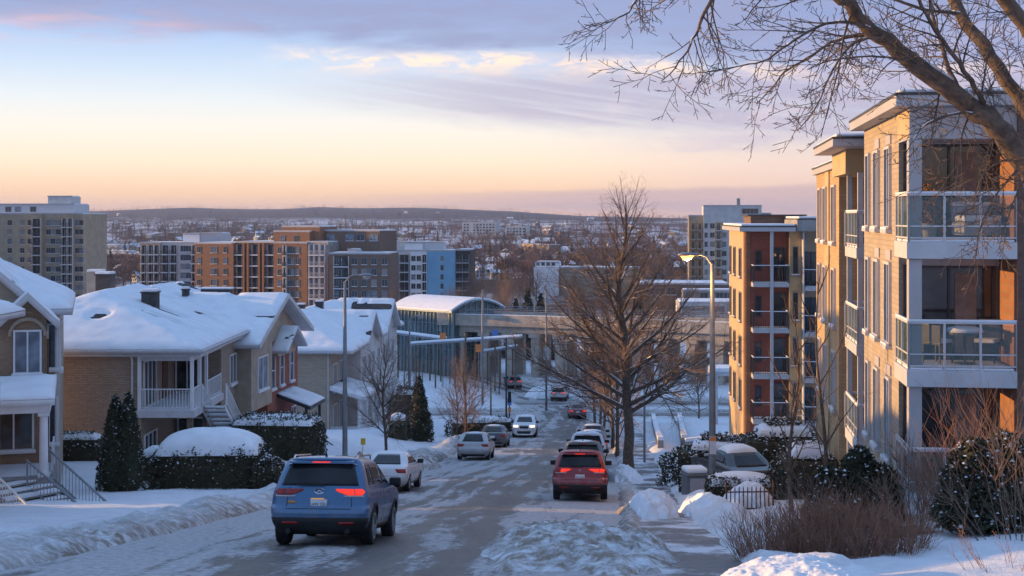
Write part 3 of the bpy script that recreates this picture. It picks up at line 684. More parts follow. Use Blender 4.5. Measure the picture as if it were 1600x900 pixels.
# ---- third house: snow gable to the street, beige bay and red brick front
def house_three():
    zg = -13.1; rz = -math.atan(.10); t = empty('gabled_house', (-13.75, 75, zg), rz, 'gabled house with a beige bay beside a red brick front and a small porch roof', 'house', 'houses down the left side of the street')
    ze = 6.35; x0, x1, y0, y1 = -14, .6, -.5, 11.3
    main = hipf(-14, -.9, -50, 60, .42, .42, None, None); cross = hipf(-60, 60, -.5, 11.3, None, None, .40, .40)
    def hf(X, Y): return np.maximum(np.minimum(main(X, Y), 9), np.where(X > -7.4, cross(X, Y), 0))
    b = MB(); top = lambda x, y: ze-.1+float(hf(np.array(x), np.array(y)))
    wallring(b, [(-13.4, 0), (0, 0), (0, 4.1), (-13.4, 4.1)], 2.75, top, m=0)
    wallring(b, [(-13.4, 0), (-.9, 0), (-.9, 4.1), (-13.4, 4.1)], -1.5, lambda x, y: 2.75, m=0)
    wallring(b, [(-13.4, 4.1), (-.25, 4.1), (-.25, 10.8), (-13.4, 10.8)], -1.5, lambda x, y: ze-.3, m=1)
    b.add([(0, 0, 2.75), (-.9, 0, 2.75), (-.9, 4.1, 2.75), (0, 4.1, 2.75)], [(0, 1, 2, 3)], 0)
    wallring(b, [(-.6, 4.1), (-.22, 4.1), (-.22, 10.8), (-.6, 10.8)], ze-.3, top, m=0)
    b.build('wall', [M['siding'], M['red_brick']], t)
    rf, sn = roof(t, x0, x1, y0, y1, ze, hf, .2, .22, .2, seed=9)
    one('bargeboard', rf, lambda b: [b.slabpoly([(.63, -.52, ze+.04), (.63, 5.4, ze+2.40), (.57, 5.4, ze+2.40), (.57, -.52, ze+.04)], .26), b.slabpoly([(.63, 5.4, ze+2.40), (.63, 11.32, ze+.04), (.57, 11.32, ze+.04), (.57, 5.4, ze+2.40)], .26)], [M['trim']])
    # smaller gable in front of the big one
    hf2 = hipf(-60, 60, 4.7, 9.2, None, None, .55, .55)
    b = MB(); wallring(b, [(-.2, 5.0), (.12, 5.0), (.12, 8.9), (-.2, 8.9)], 5.2, lambda x, y: 5.45+float(hf2(np.array(x), np.array(y))), m=0); b.build('gable', [M['siding']], t)
    roof(t, -.3, .75, 4.7, 9.2, 5.55, hf2, .15, .12, .14, seed=5)
    vent(t, -7.6, -.9, ze+2.9, .8, .75, 'darkmetal'); vent(t, -5.2, 4.9, ze+2.3, .35, .28, 'shingle')
    boxpart('dormer', t, [M['shingle'], M['roof_snow']], (-4.9, -3.2, 6.6, 7.3, ze+1.6, ze+2.55, 0), (-4.95, -3.15, 6.55, 7.35, ze+2.553, ze+2.65, 1), bevel=.03)
    window(t, 0, 2.1, 3.75, 1, 0, 1.9, 1.75, (1, 0), glass='pane2')
    for y in (5.1, 7.0, 9.2): window(t, -.25, y, 3.4, 1, 0, .85, 2.0, (0, 1))
    window(t, -.9, 2.0, -.2, 1, 0, 2.6, 1.7, (2, 0)); window(t, -.25, 5.4, -.4, 1, 0, 1.0, 2.0, (0, 0)); 
    boxpart('door', t, [M['white']], (-.26, -.2, 7.3, 8.3, -.5, 1.7))
    window(t, -.25, 9.7, -.1, 1, 0, 1.0, 1.9, (1, 0))
    pr = hipf(-5, 1.9, 5.9, 9.6, None, .38, None, None)
    roof(t, -.24, 1.7, 6.0, 9.6, 2.3, lambda X, Y: np.maximum((1.75-X)*.36, 0), .15, .2, .22, fmat='darkmetal', seed=3)
    for y in (6.2, 9.4): boxpart('post', t, [M['darkmetal']], (1.35, 1.5, y-.075, y+.075, -1.4, 2.25))
    boxpart('porch_floor', t, [M['grey_conc'], M['snow']], (-.2, 1.7, 6.0, 9.6, -1.5, -.55, 0), (-.15, 1.65, 6.05, 9.55, -.548, -.48, 1))
    one('gutter', t, lambda b: b.tube([(-1.2, -.08, ze-.2), (-1.2, -.08, -1)], .05, 6), [M['trim']])
    rail([(1.8, 5.6, -.3), (4.3, 4.0, -1.6)], .95, .3).build('stair_rail', [M['darkmetal']], t); rail([(1.8, 6.9, -.3), (4.4, 5.4, -1.6)], .95, .3).build('stair_rail', [M['darkmetal']], t)
    steps(t, 5, (1.9, 6.2, -.5), (4.3, 4.7, -1.5), 1.3, stringer='grey_conc')
house_three()
# ---- fourth: a row with two street gables
def house_four():
    zg = -17.0; rz = -math.atan(.06); t = empty('terraced_house', (-12.15, 104, zg), rz, 'farthest house of the row, buff brick with two white street gables and a white porch', 'house', 'houses down the left side of the street')
    ze = 7.2
    main = hipf(-10.6, .6, -.6, 27, .42, .42, .42, .42); g1 = hipf(-60, 60, 7.0, 14.0, None, None, .62, .62); g2 = hipf(-60, 60, 17.0, 25.0, None, None, .62, .62)
    def hf(X, Y): return np.maximum(main(X, Y), np.where(X > -4.5, np.maximum(g1(X, Y), g2(X, Y)), 0))
    top = lambda x, y: ze-.1+float(hf(np.array(x), np.array(y)))
    b = MB(); wallring(b, [(-10, 0), (-1.2, 0), (-1.2, 6.5), (-10, 6.5)], -1.5, lambda x, y: ze-.02, m=0)
    wallring(b, [(-10, 6.5), (0, 6.5), (0, 26.4), (-10, 26.4)], -1.5, top, m=1); b.build('wall', [M['buff_brick'], M['pale_conc']], t)
    roof(t, -10.6, .6, -.6, 27, ze, hf, .3, .24, .22, seed=13)
    for (x, y, z) in ((-6.0, 5.0, 1.9), (-5.2, 9, 2.2), (-4.5, 13, 2.2)): vent(t, x, y, ze+z, .6, .5, 'darkmetal')
    for y in (2.0, 4.6): window(t, -1.2, y, 4.0, 1, 0, 1.3, 2.0, (1, 0)); window(t, -1.2, y, .9, 1, 0, 1.3, 2.1, (1, 0), sill=False)
    for y in (8.3, 10.4, 12.6, 15.4, 18.6, 21, 23.4): window(t, 0, y, 4.1, 1, 0, 1.1, 1.9, (1, 0)); window(t, 0, y, .8, 1, 0, 1.1, 1.9, (1, 0))
    boxpart('porch_floor', t, [M['wood'], M['snow']], (-1.2, 1.1, .1, 6.4, -.1, .55, 0), (-1.15, 1.05, .15, 6.35, .553, .62, 1))
    roof(t, -1.19, 1.35, -.1, 6.45, 3.75, lambda X, Y: np.maximum((1.4-X)*.3, 0), .2, .22, .26, seed=21, fmat='white')
    for y in (.25, 3.2, 6.2): boxpart('post', t, [M['white']], (.85, 1.05, y-.1, y+.1, .56, 3.7))
    rail([(-1.1, .2, .6), (1.0, .2, .6), (1.0, 4.6, .6)], .95, .16).build('railing', [M['white']], t)
    boxpart('base_panel', t, [M['wood']], (.2, 1.0, .3, 6.2, -1.5, -.11))
    steps(t, 8, (1.2, 5.5, .55), (4.2, 5.0, -1.1), 1.5)
    rail([(1.1, 4.7, .6), (4.2, 4.2, -1.1)], .95, .22).build('stair_rail', [M['white']], t); rail([(1.1, 6.3, .6), (4.2, 5.8, -1.1)], .95, .22).build('stair_rail', [M['white']], t)
    one('gutter', t, lambda b: b.tube([(-1.3, -.07, ze-.1), (-1.3, -.07, -1)], .05, 6), [M['trim']])
house_four()
# ---- first house: gables, arched window, columned porch
def house_one():
    zg = -10.7; t = empty('gabled_house', (-17.05, 53.5, zg), R(16.5), 'nearest house at the picture edge with an arched window and a columned porch', 'house', 'houses down the left side of the street')
    ze = 7.25
    hf = hipf(-14.5, .5, -.45, 10.4, .5, .5, .6, .6)
    b = MB(); wallring(b, [(-12, 0), (0, 0), (0, 10), (-12, 10)], -1.5, lambda x, y: ze-.05, m=0); b.build('wall', [M['siding']], t)
    roof(t, -14.5, .5, -.5, 10.4, ze, hf, .22, .26, .24, seed=31)
    # the big front gable
    gx = -5.4; hg = hipf(-10.6, -.75, -60, 60, .9, .9, None, None)
    b = MB(); wallring(b, [(-10.1, -.3), (-1.0, -.3), (-1.0, 3.2), (-10.1, 3.2)], 6.6, lambda x, y: ze+.1+float(hg(np.array(x), np.array(y))), m=0); b.build('gable', [M['siding']], t)
    roof(t, -10.6, -.75, -.75, 4.2, ze+.25, hg, .2, .24, .34, fmat='trim', seed=33)
    # brick bay with its small gable
    hb = hipf(-2.15, .05, -60, 60, .98, .98, None, None)
    b = MB(); wallring(b, [(-12, -1.05), (-.42, -1.05), (-.42, .1), (-12, .1)], -1.5, lambda x, y: ze-.8 if x < -2 else ze-.55+float(hb(np.array(x), np.array(y))), m=0)
    b.build('bay', [M['warm_brick']], t)
    roof(t, -2.15, .05, -1.5, .6, ze-.42, hb, .12, .16, .3, fmat='trim', seed=35)
    one('arch', t, lambda b: b.tube([(-1.07+.62*math.cos(a), -1.1, 6.32+.62*math.sin(a)) for a in np.linspace(0, math.pi, 12)], .09, 4), [M['buff_brick']])
    window(t, -1.07, -1.06, 4.95, 0, -1, .92, 1.55, (1, 0), glass='pane2')
    window(t, 0, .75, 4.9, 1, 0, 1.0, 1.8, (1, 0)); 
    boxpart('corner_trim', t, [M['trim']], (-.14, .02, -.06, -.005, -1.4, ze-.3))
    window(t, -.22, -.01, 5.0, 0, -1, .34, 1.65, (0, 0))
    # ground floor windows behind the porch
    window(t, -1.55, -1.06, 2.15, 0, -1, 1.35, 2.0, (1, 0)); window(t, -.2, -.01, 2.2, 0, -1, .3, 1.7, (0, 0))
    boxpart('downpipe', t, [M['rust']], (-.40, -.32, -1.16, -1.08, -.8, 6.2))
    # porch
    ph = lambda X, Y: np.maximum((Y+4.2)*.16, 0)
    roof(t, -12, -.05, -4.2, -1.07, 4.35, ph, .2, .24, .22, fmat='white', seed=37)
    boxpart('beam', t, [M['white']], (-11.8, -.2, -4.05, -3.8, 3.86, 4.2), (-.45, -.2, -3.8, -1.1, 3.86, 4.2))
    for x in (-.42, -3.6, -6.8):
        one('column', t, lambda b: (b.tube([(x, -3.9, 1.75), (x, -3.9, 3.86)], [.155, .135], 16), b.box(x-.2, x+.2, -4.1, -3.7, 1.62, 1.76), b.box(x-.19, x+.19, -4.09, -3.71, 3.74, 3.858)), [M['white']], smooth=False)
    boxpart('porch_floor', t, [M['grey_conc'], M['snow']], (-11.8, -.1, -4.2, -1.06, -1.4, 1.6, 0), (-11.7, -.2, -3.6, -1.07, 1.603, 1.64, 1))
    rail([(-2.4, -4.1, 1.6), (-6, -4.1, 1.6)], .95, .14).build('railing', [M['white']], t); rail([(-.15, -2.9, 1.6), (-.15, -1.2, 1.6)], .95, .14).build('railing', [M['white']], t)
    a, c = Vector((-1.4, -4.3, 1.6)), Vector((.7, -7.0, .1))
    hd = Vector((c.x-a.x, c.y-a.y, 0)).normalized(); sd = Vector((-hd.y, hd.x, 0))
    steps(t, 9, a, c, 2.5, stringer='grey_conc'); one('stair_base', t, lambda b: b.slabpoly([a+sd*1.2-Vector((0, 0, .25)), a-sd*1.2-Vector((0, 0, .25)), c-sd*1.2-Vector((0, 0, .25)), c+sd*1.2-Vector((0, 0, .25))], 1.2), [M['grey_conc']])
    rail([a+sd*1.35, c+sd*1.35+Vector((0, 0, -.1))], .95, .19, .024, .055).build('stair_rail', [M['greymetal']], t)
    rail([a+sd*.2+hd*.5-Vector((0, 0, .25)), c+sd*.2], .95, .19, .024, .055).build('stair_rail', [M['greymetal']], t)
    rail([a-sd*1.35, c-sd*1.35+Vector((0, 0, -.1))], .95, .16, .028, .06).build('stair_rail', [M['white']], t)
    rail([a-sd*3.2, c-sd*3.2+Vector((0, 0, -.1))], .95, .16, .028, .06).build('stair_rail', [M['white']], t)
house_one()
# ---- added house outside the frame, unseen, sized to shade the street
def shade_house():
    t = empty('gabled_house', (-16.2, 24, -7.6), 0, 'unseen brick house added outside the left edge to shade the street', 'house', 'houses down the left side of the street')
    hf = hipf(-11.6, .6, -.6, 21.6, .4, .4, .4, .4)
    b = MB(); wallring(b, [(-11, 0), (0, 0), (0, 21), (-11, 21)], -3.5, lambda x, y: 4.6); b.build('wall', [M['tan_brick']], t)
    roof(t, -11.6, .6, -.6, 21.6, 4.6, hf, .4, .22, .2, seed=41)
    for y in (3, 7, 11, 15, 18.5): window(t, 0, y, 2.1, 1, 0, 1.3, 1.5, (1, 0)); window(t, 0, y, -1.6, 1, 0, 1.3, 1.5, (1, 0))
shade_house()
# ================================================================ apartment blocks on the right
def balcony(parent, x0, x1, y0, y1, z, sides=('w', 's'), bars=3, slab='trim', t=.30, glass=True, h=1.02, midrail=True):
    """slab with a glass or bar railing on the given sides (s = towards -y, n, w, e)"""
    b = MB(); b.box(x0, x1, y0, y1, z-t, z, 0); b.box(x0+.05, x1-.05, y0+.05, y1-.05, z+.002, z+.05, 1)
    o = b.build('balcony', [M[slab], M['snow']], parent, bevel=.012)
    runs = {'w': ((x0+.05, y1), (x0+.05, y0+.05)), 's': ((x0+.05, y0+.05), (x1, y0+.05)), 'e': ((x1-.05, y0+.05), (x1-.05, y1)), 'n': ((x1, y1-.05), (x0, y1-.05))}
    r = MB(); g = MB()
    for s in sides:
        (ax_, ay), (bx, by) = runs[s]; a, c = Vector((ax_, ay, z)), Vector((bx, by, z)); up = Vector((0, 0, 1))
        r.bar(a+up*h, c+up*h, .055, 0); r.bar(a+up*(h+.04), c+up*(h+.04), .05, 1); 
        if midrail: r.bar(a+up*.34, c+up*.34, .03, 0)
        r.bar(a+up*.09, c+up*.09, .035, 0)
        L = (c-a).length; k = max(1, round(L/.75)) if glass else max(2, round(L/.14))
        for i in range(k+1):
            q = a.lerp(c, i/k); r.bar(q, q+up*h, .045 if glass or i in (0, k) else .02, 0)
        if glass:
            n_ = Vector((-(c-a).y, (c-a).x, 0)).normalized()*.006
            g.add([tuple(a+n_+up*.1), tuple(c+n_+up*.1), tuple(c+n_+up*(h-.05)), tuple(a+n_+up*(h-.05)), tuple(a-n_+up*.1), tuple(c-n_+up*.1), tuple(c-n_+up*(h-.05)), tuple(a-n_+up*(h-.05))],
                  [(0,1,2,3),(7,6,5,4),(0,4,5,1),(3,2,6,7)])
    rl = r.build('railing', [M['trim'] if glass else M['darkmetal'], M['snow']], o)
    if glass: g.build('glass_panel', [M['rail_glass']], o)
    return o
def flatroof(parent, x0, x1, y0, y1, z, t=.26, m='fascia', snow=.14, name='roof'):
    o = boxpart(name, parent, [M[m], M['darkmetal']], (x0, x1, y0, y1, z-t, z, 0), (x0-.02, x1+.02, y0-.02, y1+.02, z+.002, z+.06, 1))
    boxpart('roof_snow', o, [M['roof_snow']], (x0+.08, x1-.08, y0+.08, y1-.08, z+.061, z+.06+snow), bevel=.05)
    return o
def near_block():
    zg = -7.9; Z = lambda z: z-zg
    t = empty('apartment_building', (8.8, 32.6, zg), -math.atan(.128), 'nearest beige brick apartment block with glass corner balconies behind the overhanging branches', 'building', 'apartment blocks on the right side')
    rf_ = 2.36
    # walls: beige wing, recess, far wing
    b = MB()
    wallring(b, [(.02, .0), (.02, 6.3), (9, 6.3), (9, -.3), (2.2, -.3), (.85, -.3), (.02, -.3)][::-1], -1.6, lambda x, y: Z(rf_-.02), 3); b.build('wall', [M['buff_brick']], t)
    b = MB(); wallring(b, [(.02, 13.1), (9, 13.1), (9, 21.6), (.02, 21.6)], -3.5, lambda x, y: Z(1.55), 3); b.build('wall', [M['gold_brick']], t)
    b = MB(); wallring(b, [(1.6, 6.301), (9, 6.301), (9, 13.099), (1.6, 13.099)], -3.0, lambda x, y: Z(1.54), 3); b.build('wall', [M['brown_brick']], t)
    b = MB(); wallring(b, [(2.22, -2.2), (9, -2.2), (9, -.31), (2.22, -.31)], -1.6, lambda x, y: Z(2.13), 3); b.build('wall', [M['dark_brick']], t)
    flatroof(t, -.35, 9.2, -2.6, 6.5, Z(rf_+.2), .22, snow=.08); flatroof(t, -.12, 9.2, 13.0, 21.8, Z(1.76), .2, snow=.08); flatroof(t, -.75, 6, 7.0, 13.4, Z(2.16), .2, snow=.1)
    boxpart('fascia_panel', t, [M['fascia'], M['gold_panel']], (.0, 2.25, -2.1, -.31, Z(1.66), Z(rf_-.03)), (-.01, -.002, -2.05, -.32, Z(1.70), Z(rf_-.05), 1))  # thin gold sheet paints sunlight onto the left side of the fascia
    boxpart('fascia_panel', t, [M['gold_panel']], (-.2, 1.58, 9.0, 13.05, Z(1.25), Z(1.95)))
    boxpart('wall_panel', t, [M['gold_panel']], (-.03, .018, 16.2, 17.6, -2, Z(1.54)))
    for k, zz in enumerate((-.55, -3.29, -6.03)):
        balcony(t, -.08, 2.21, -2.2, -.305, Z(zz), ('w', 's'), t=.36)
        # sliding door behind each balcony
        window(t, 1.12, -.30, Z(zz)+.06, 0, -1, 1.95, 2.1, (1, 0), frame='darkmetal', sill=False)
        boxpart('curtain', t, [M['curtain']], (1.25, 1.72, -.345, -.316, Z(zz)+.2, Z(zz)+2.0))
        boxpart('wall_panel', t, [M['fascia']], (.26, 2.2, -.40, -.302, Z(zz)+2.18, Z(zz)+2.37)) 
        for i, y in enumerate((1.3, 3.4)):
            window(t, .02, y, Z(zz)+.28, -1, 0, .82, 1.9, (1, 0), frame='trim')
            boxpart('wall_panel', t, [M['fascia']], (-.012, .018, y-.42, y+.42, Z(zz)+2.26, Z(zz)+2.5))
        window(t, .02, 5.2, Z(zz)+.28, -1, 0, .6, 1.9, (0, 0), frame='trim')
        balcony(t, -.05, 1.59, 7.6, 10.6, Z(zz-.35), ('w', 's', 'n'), t=.3)
        window(t, 1.6, 9.0, Z(zz-.35)+.05, -1, 0, 2.0, 2.0, (1, 0), frame='darkmetal', sill=False)
        for y in (14.6, 17.2, 19.9): window(t, .02 if y != 17.2 else -.03, y, Z(zz-.55)+.25, -1, 0, .95, 1.85, (1, 0), frame='trim')
    for z0, z1 in ((-2.91+.01, -.92), (-5.65+.01, -3.66), (-.54, 1.655)):
        boxpart('column', t, [M['fascia']], (-.02, .26, -2.08, -1.8, Z(z0-.36) if z0 != -.54 else Z(z0), Z(z1)), bevel=.01)
    boxpart('base_wall', t, [M['fascia']], (-.02, 2.2, -2.12, -.31, -1.5, Z(-6.395)))
    for y in (7.7, 10.5): boxpart('column', t, [M['trim']], (.0, .14, y-.07, y+.07, -3, Z(1.24)))
    # right-hand inner face of the balcony niche: sunlit orange painted on as rust brick
    boxpart('wall_panel', t, [M['rust_brick']], (2.205, 2.218, -2.19, -.315, -1, Z(1.65)))
    return t
near_block()
def red_block():
    zg = -14.9; Z = lambda z: z-zg
    t = empty('apartment_building', (14.45, 88, zg), -math.atan(.07), 'red brick and gold panelled apartment block behind the lit lamp, people on its top balcony', 'building', 'apartment blocks on the right side')
    b = MB(); wallring(b, [(.02, .02), (4.4, .02), (4.4, 2), (9, 2), (9, 12), (.02, 12)], -3, lambda x, y: Z(-.93), 4); b.build('wall', [M['gold_brick']], t)
    flatroof(t, -.5, 2.9, -1.6, 12.3, Z(-.66), .26); flatroof(t, 2.95, 9, -1.7, 12.2, Z(-.2), .7, 'grey_conc')
    boxpart('penthouse', t, [M['brown_brick'], M['darkmetal']], (.8, 4.2, 5, 10, Z(-.6), Z(.02), 0), (.6, 4.4, 4.8, 10.2, Z(.022), Z(.12), 1))
    boxpart('wall_panel', t, [M['gold_panel']], (-.03, .018, 1.2, 11.9, -2.5, Z(-.95))); boxpart('wall_panel', t, [M['rust_brick']], (-.05, .017, .1, 1.0, -2.5, Z(-.95)))
    boxpart('wall_panel', t, [M['red_brick']], (.30, 2.55, -.06, .018, -2.5, Z(-.95))); boxpart('wall_panel', t, [M['gold_panel']], (2.62, 3.35, -.5, .017, -2.5, Z(-.92)))
    boxpart('wall_panel', t, [M['rust_brick']], (.02, .29, -.08, .016, -2.5, Z(-.95))); boxpart('wall_panel', t, [M['beige_conc']], (3.42, 4.6, .0, .03, -2.5, Z(-.92)))
    for k, zz in enumerate((-4.05, -6.85, -9.65, -12.4)):
        balcony(t, .32, 2.5, -1.4, -.07, Z(zz), ('w', 's', 'e'), glass=False, t=.26, midrail=False, slab='fascia')
        balcony(t, 3.45, 4.7, -1.3, -.03, Z(zz-.25), ('w', 's', 'e'), glass=False, t=.24, midrail=False, slab='fascia')
        window(t, 2.05, -.06, Z(zz)+.06, 0, -1, .75, 2.05, (0, 0), frame='darkmetal', sill=False); window(t, .78, -.06, Z(zz)+.7, 0, -1, .3, 1.2, (0, 0), frame='darkmetal', sill=False)
        window(t, 4.0, .0, Z(zz-.25)+.06, 0, -1, .9, 2.0, (1, 0), frame='darkmetal', sill=False)
        window(t, 2.98, -.5, Z(zz)+.5, 0, -1, .36, 1.7, (0, 0), frame='frame_grey')
        for y in (3.0, 7.2): window(t, -.03, y, Z(zz)+.2, -1, 0, 1.35, 1.8, (1, 0), frame='frame_grey')
        window(t, -.03, 10.4, Z(zz)+.2, -1, 0, 1.0, 1.8, (0, 0), frame='frame_grey')
    for x in (1.35,):
        boxpart('column', t, [M['fascia']], (x, x+.2, -1.46, -1.41, -1.5, Z(-.93)))
    boxpart('column', t, [M['trim']], (3.36, 3.42, -1.35, .0, -1.5, Z(-.92)))
    return t
red_block()
# ================================================================ blocks, station and town in the valley
_bc = {}
M['blind'] = mat('window_blind', (.24, .23, .22), .4, .25, .6)
def fwin(parent, x, y, z, nx, ny, w=1.3, h=1.45, frame='frame_grey', glass='glass'):
    """a small far window: glass with a frame round it, one part"""
    glass = random.choice(['glass', 'glass', 'glass', 'pane2', 'blind']) if glass == 'glass' else glass
    k = (w, h, frame, glass)
    if k not in _bc:
        b = MB(); b.box(-w/2, w/2, -.04, .05, 0, h, 0); f = .09
        for q in ((-w/2-f, -w/2, -f, h+f), (w/2, w/2+f, -f, h+f), (-w/2, w/2, -f, 0), (-w/2, w/2, h, h+f), (-.05, .05, 0, h)): b.box(q[0], q[1], -.10, .04, q[2], q[3], 1)
        b.box(-w/2-.15, w/2+.15, -.2, .03, -f-.1, -f-.003, 2)
        o = b.build('window', [M[glass], M[frame], M['snow']]); _bc[k] = o
    else: o = _bc[k].copy(); COL.objects.link(o)
    o.parent = parent; o.location = (x, y, z); o.rotation_euler = (0, 0, ang(nx, ny)); return o
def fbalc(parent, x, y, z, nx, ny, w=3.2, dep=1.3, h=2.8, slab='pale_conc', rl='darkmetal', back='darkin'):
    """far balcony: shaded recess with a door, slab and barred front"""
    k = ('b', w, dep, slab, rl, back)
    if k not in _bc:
        b = MB(); b.box(-w/2, w/2, -.03, .04, .02, h-.35, 1); b.box(-w*.18, w*.2, -.06, -.031, .03, 2.1, 3); b.box(w*.02-.04, w*.02+.04, -.09, -.061, .03, 2.1, 0)  # back sheet: the dark default paints recess shade, gold paints sunlight
        b.box(-w/2-.06, w/2+.06, -dep, .03, -.24, .0, 0); b.box(-w/2, w/2, -dep+.05, -.04, .003, .06, 4)
        b.bar((-w/2, -dep+.05, 1.0), (w/2, -dep+.05, 1.0), .08, 2)
        n = max(4, int(w/.32))
        for i in range(n+1):
            xx = -w/2+w*i/n; b.bar((xx, -dep+.05, 0), (xx, -dep+.05, 1.0), .05, 2)
        for s in (-1, 1): b.box(s*w/2-.07, s*w/2+.07, -.6, .02, .02, h-.26, 0)
        o = b.build('balcony', [M[slab], M[back], M[rl], M['glass'], M['snow']]); _bc[k] = o
    else: o = _bc[k].copy(); COL.objects.link(o)
    o.parent = parent; o.location = (x, y, z); o.rotation_euler = (0, 0, ang(nx, ny)); return o
def wpx(px, d0, X0, rz):
    q = (px-800)/F; return (q*d0-X0)/(math.cos(rz)-q*math.sin(rz))
class Block:
    """a block whose front is laid out by photo columns px0..px1 at distance d; rz turns the front"""
    def __init__(s, name, label, px0, d, rz, group='apartment blocks down in the valley', cat='building'):
        s.d, s.rz = d, rz; s.X0 = (px0-800)/F*d; s.zg = float(GZ(s.X0, d))-2.5
        s.t = empty(name, (s.X0, d, s.zg), rz, label, cat, group)
    def x(s, px): return wpx(px, s.d, s.X0, s.rz)
    def z(s, y, px=None):
        return -(y-HY)/F*s.dist(px)-s.zg
    def dist(s, px): return s.d if px is None else s.d+s.x(px)*math.sin(s.rz)
    def body(s, px0, px1, ytop, y0=0.0, y1=12.0, m='rust_brick', cap=True, name='wall', z0=0.0):
        b = MB(); x0, x1 = s.x(px0), s.x(px1); zt = s.z(ytop, (px0+px1)/2); b.box(x0, x1, y0, y1, z0, zt, 0)
        o = b.build(name, [M[m]], s.t)
        if cap: boxpart('roof_snow', o, [M['roof_snow'], M['fascia']], (x0+.3, x1-.3, y0+.3, y1-.3, zt+.003, zt+.3, 0), (x0-.08, x1+.08, y0-.08, y0+.25, zt-.12, zt+.32, 1))
        return x0, x1, y0, y1, zt
    def wins(s, cols, rows, y=0.0, nx=0, ny=-1, w=1.3, h=1.45, **k):
        for c in cols:
            for r in rows: fwin(s.t, s.x(c), y, s.z(r, c)-h/2, nx, ny, w, h, **k)
    def balcs(s, cols, rows, w=3.2, y=0.0, **k):
        for c in cols:
            for r in rows: fbalc(s.t, s.x(c), y, s.z(r, c)-1.3, 0, -1, w, **k)
def rows(y, step, n): return [y+step*i for i in range(n)]
# -- beige tower at the left edge
B = Block('apartment_tower', 'tall beige apartment tower at the left edge with a grey rooftop box', -46, 430, R(-10))
B.body(-46, 129, 334.5, 0, 16, 'beige_conc'); B.body(62, 99, 307, 5, 11, 'pale_conc', name='penthouse'); B.body(-30, 108, 319.5, 3, 13, 'trim', name='penthouse')
B.body(52.5, 69, 334, -1.2, -.01, 'beige_conc', False); B.body(100, 117.5, 334, -1.2, -.01, 'beige_conc', False)
B.wins([-25, -5, 15.5, 35, 76, 83, 91, 98, 121, 126.8], rows(348, 14.5, 9), w=1.25); B.wins([48], rows(348, 14.5, 9), w=1.7); B.balcs([61], rows(348, 14.5, 9), 2.7, y=-1.22); B.balcs([104.2, 113.5], rows(348, 14.5, 9), 1.5, y=-1.22)
B.wins([5, 20, 44], [327], y=3, w=1.8)
# -- grey block with gold balconies
B = Block('apartment_building', 'grey apartment block with golden balconies left of the brown blocks', 219, 392, R(-14))
B.body(219, 251, 380, 0, 14, 'gold_brick'); B.body(251, 307, 380, .6, 14, 'pale_conc'); B.body(278, 304, 366, 3, 10, 'white', name='penthouse'); B.body(304, 336, 365, 3.5, 10, 'trim', name='penthouse')
B.balcs([226, 237, 246], rows(390, 14, 6), 1.6); B.balcs([258, 271], rows(390, 14, 6), 2.0, y=.58); B.wins([285, 293.5], rows(388.5, 14, 6), y=.6, w=1.5); B.balcs([302.5], rows(390, 14, 6), 1.2, y=.58)
# -- the big brown blocks
B = Block('apartment_building', 'long orange brown brick apartment block with dark balcony columns and a glazed bay', 304.5, 368, R(-22))
B.body(304.5, 363, 380.5, 0, 14, 'rust_brick'); B.body(363, 431, 379, 1.6, 14, 'rust_brick'); B.body(424, 480, 362, 1.2, 14, 'rust_brick'); B.body(430, 481, 379.5, -.4, 3, 'rust_brick')
B.body(431, 490, 354.5, 3, 12, 'rust_brick', name='penthouse'); B.body(480, 513, 378.5, -.1, 8, 'grey_conc'); B.body(489, 577, 361, 5.5, 15, 'brown_brick')
for c in (363.8, 381, 387.5, 405, 411.5, 429.5): B.body(c-1.6, c+1.6, 380, -.2, 1.59, 'rust_brick', False, 'pier')
R1 = rows(390, 17.1, 7)
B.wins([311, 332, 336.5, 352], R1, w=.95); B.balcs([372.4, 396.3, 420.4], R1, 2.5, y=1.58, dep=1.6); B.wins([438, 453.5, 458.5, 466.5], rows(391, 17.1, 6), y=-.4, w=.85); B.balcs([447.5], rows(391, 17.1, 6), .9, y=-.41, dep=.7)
B.balcs([488.5, 496.5, 505.5], rows(390, 17.1, 6), 1.35, y=-.11, dep=.9, slab='trim', rl='trim', back='pane2'); B.wins([500, 530, 547, 568], [371.5], y=5.5, w=2.2); B.wins([438, 459], [373], y=1.2, w=1.0)
B = Block('apartment_building', 'darker brown brick apartment block in front of the white and blue one', 514, 345, R(-4))
B.body(514, 609, 396.5, 0, 14, 'brown_brick'); B.body(540, 556, 391, 3, 9, 'trim', name='penthouse')
R2 = rows(408, 17.0, 6)
B.balcs([533.5], R2, 3.6, dep=1.0); B.wins([526], R2, w=.9); B.wins([554, 569, 584.5, 601], R2, w=1.2); B.wins([576.5], R2[1:4:2], w=.5)
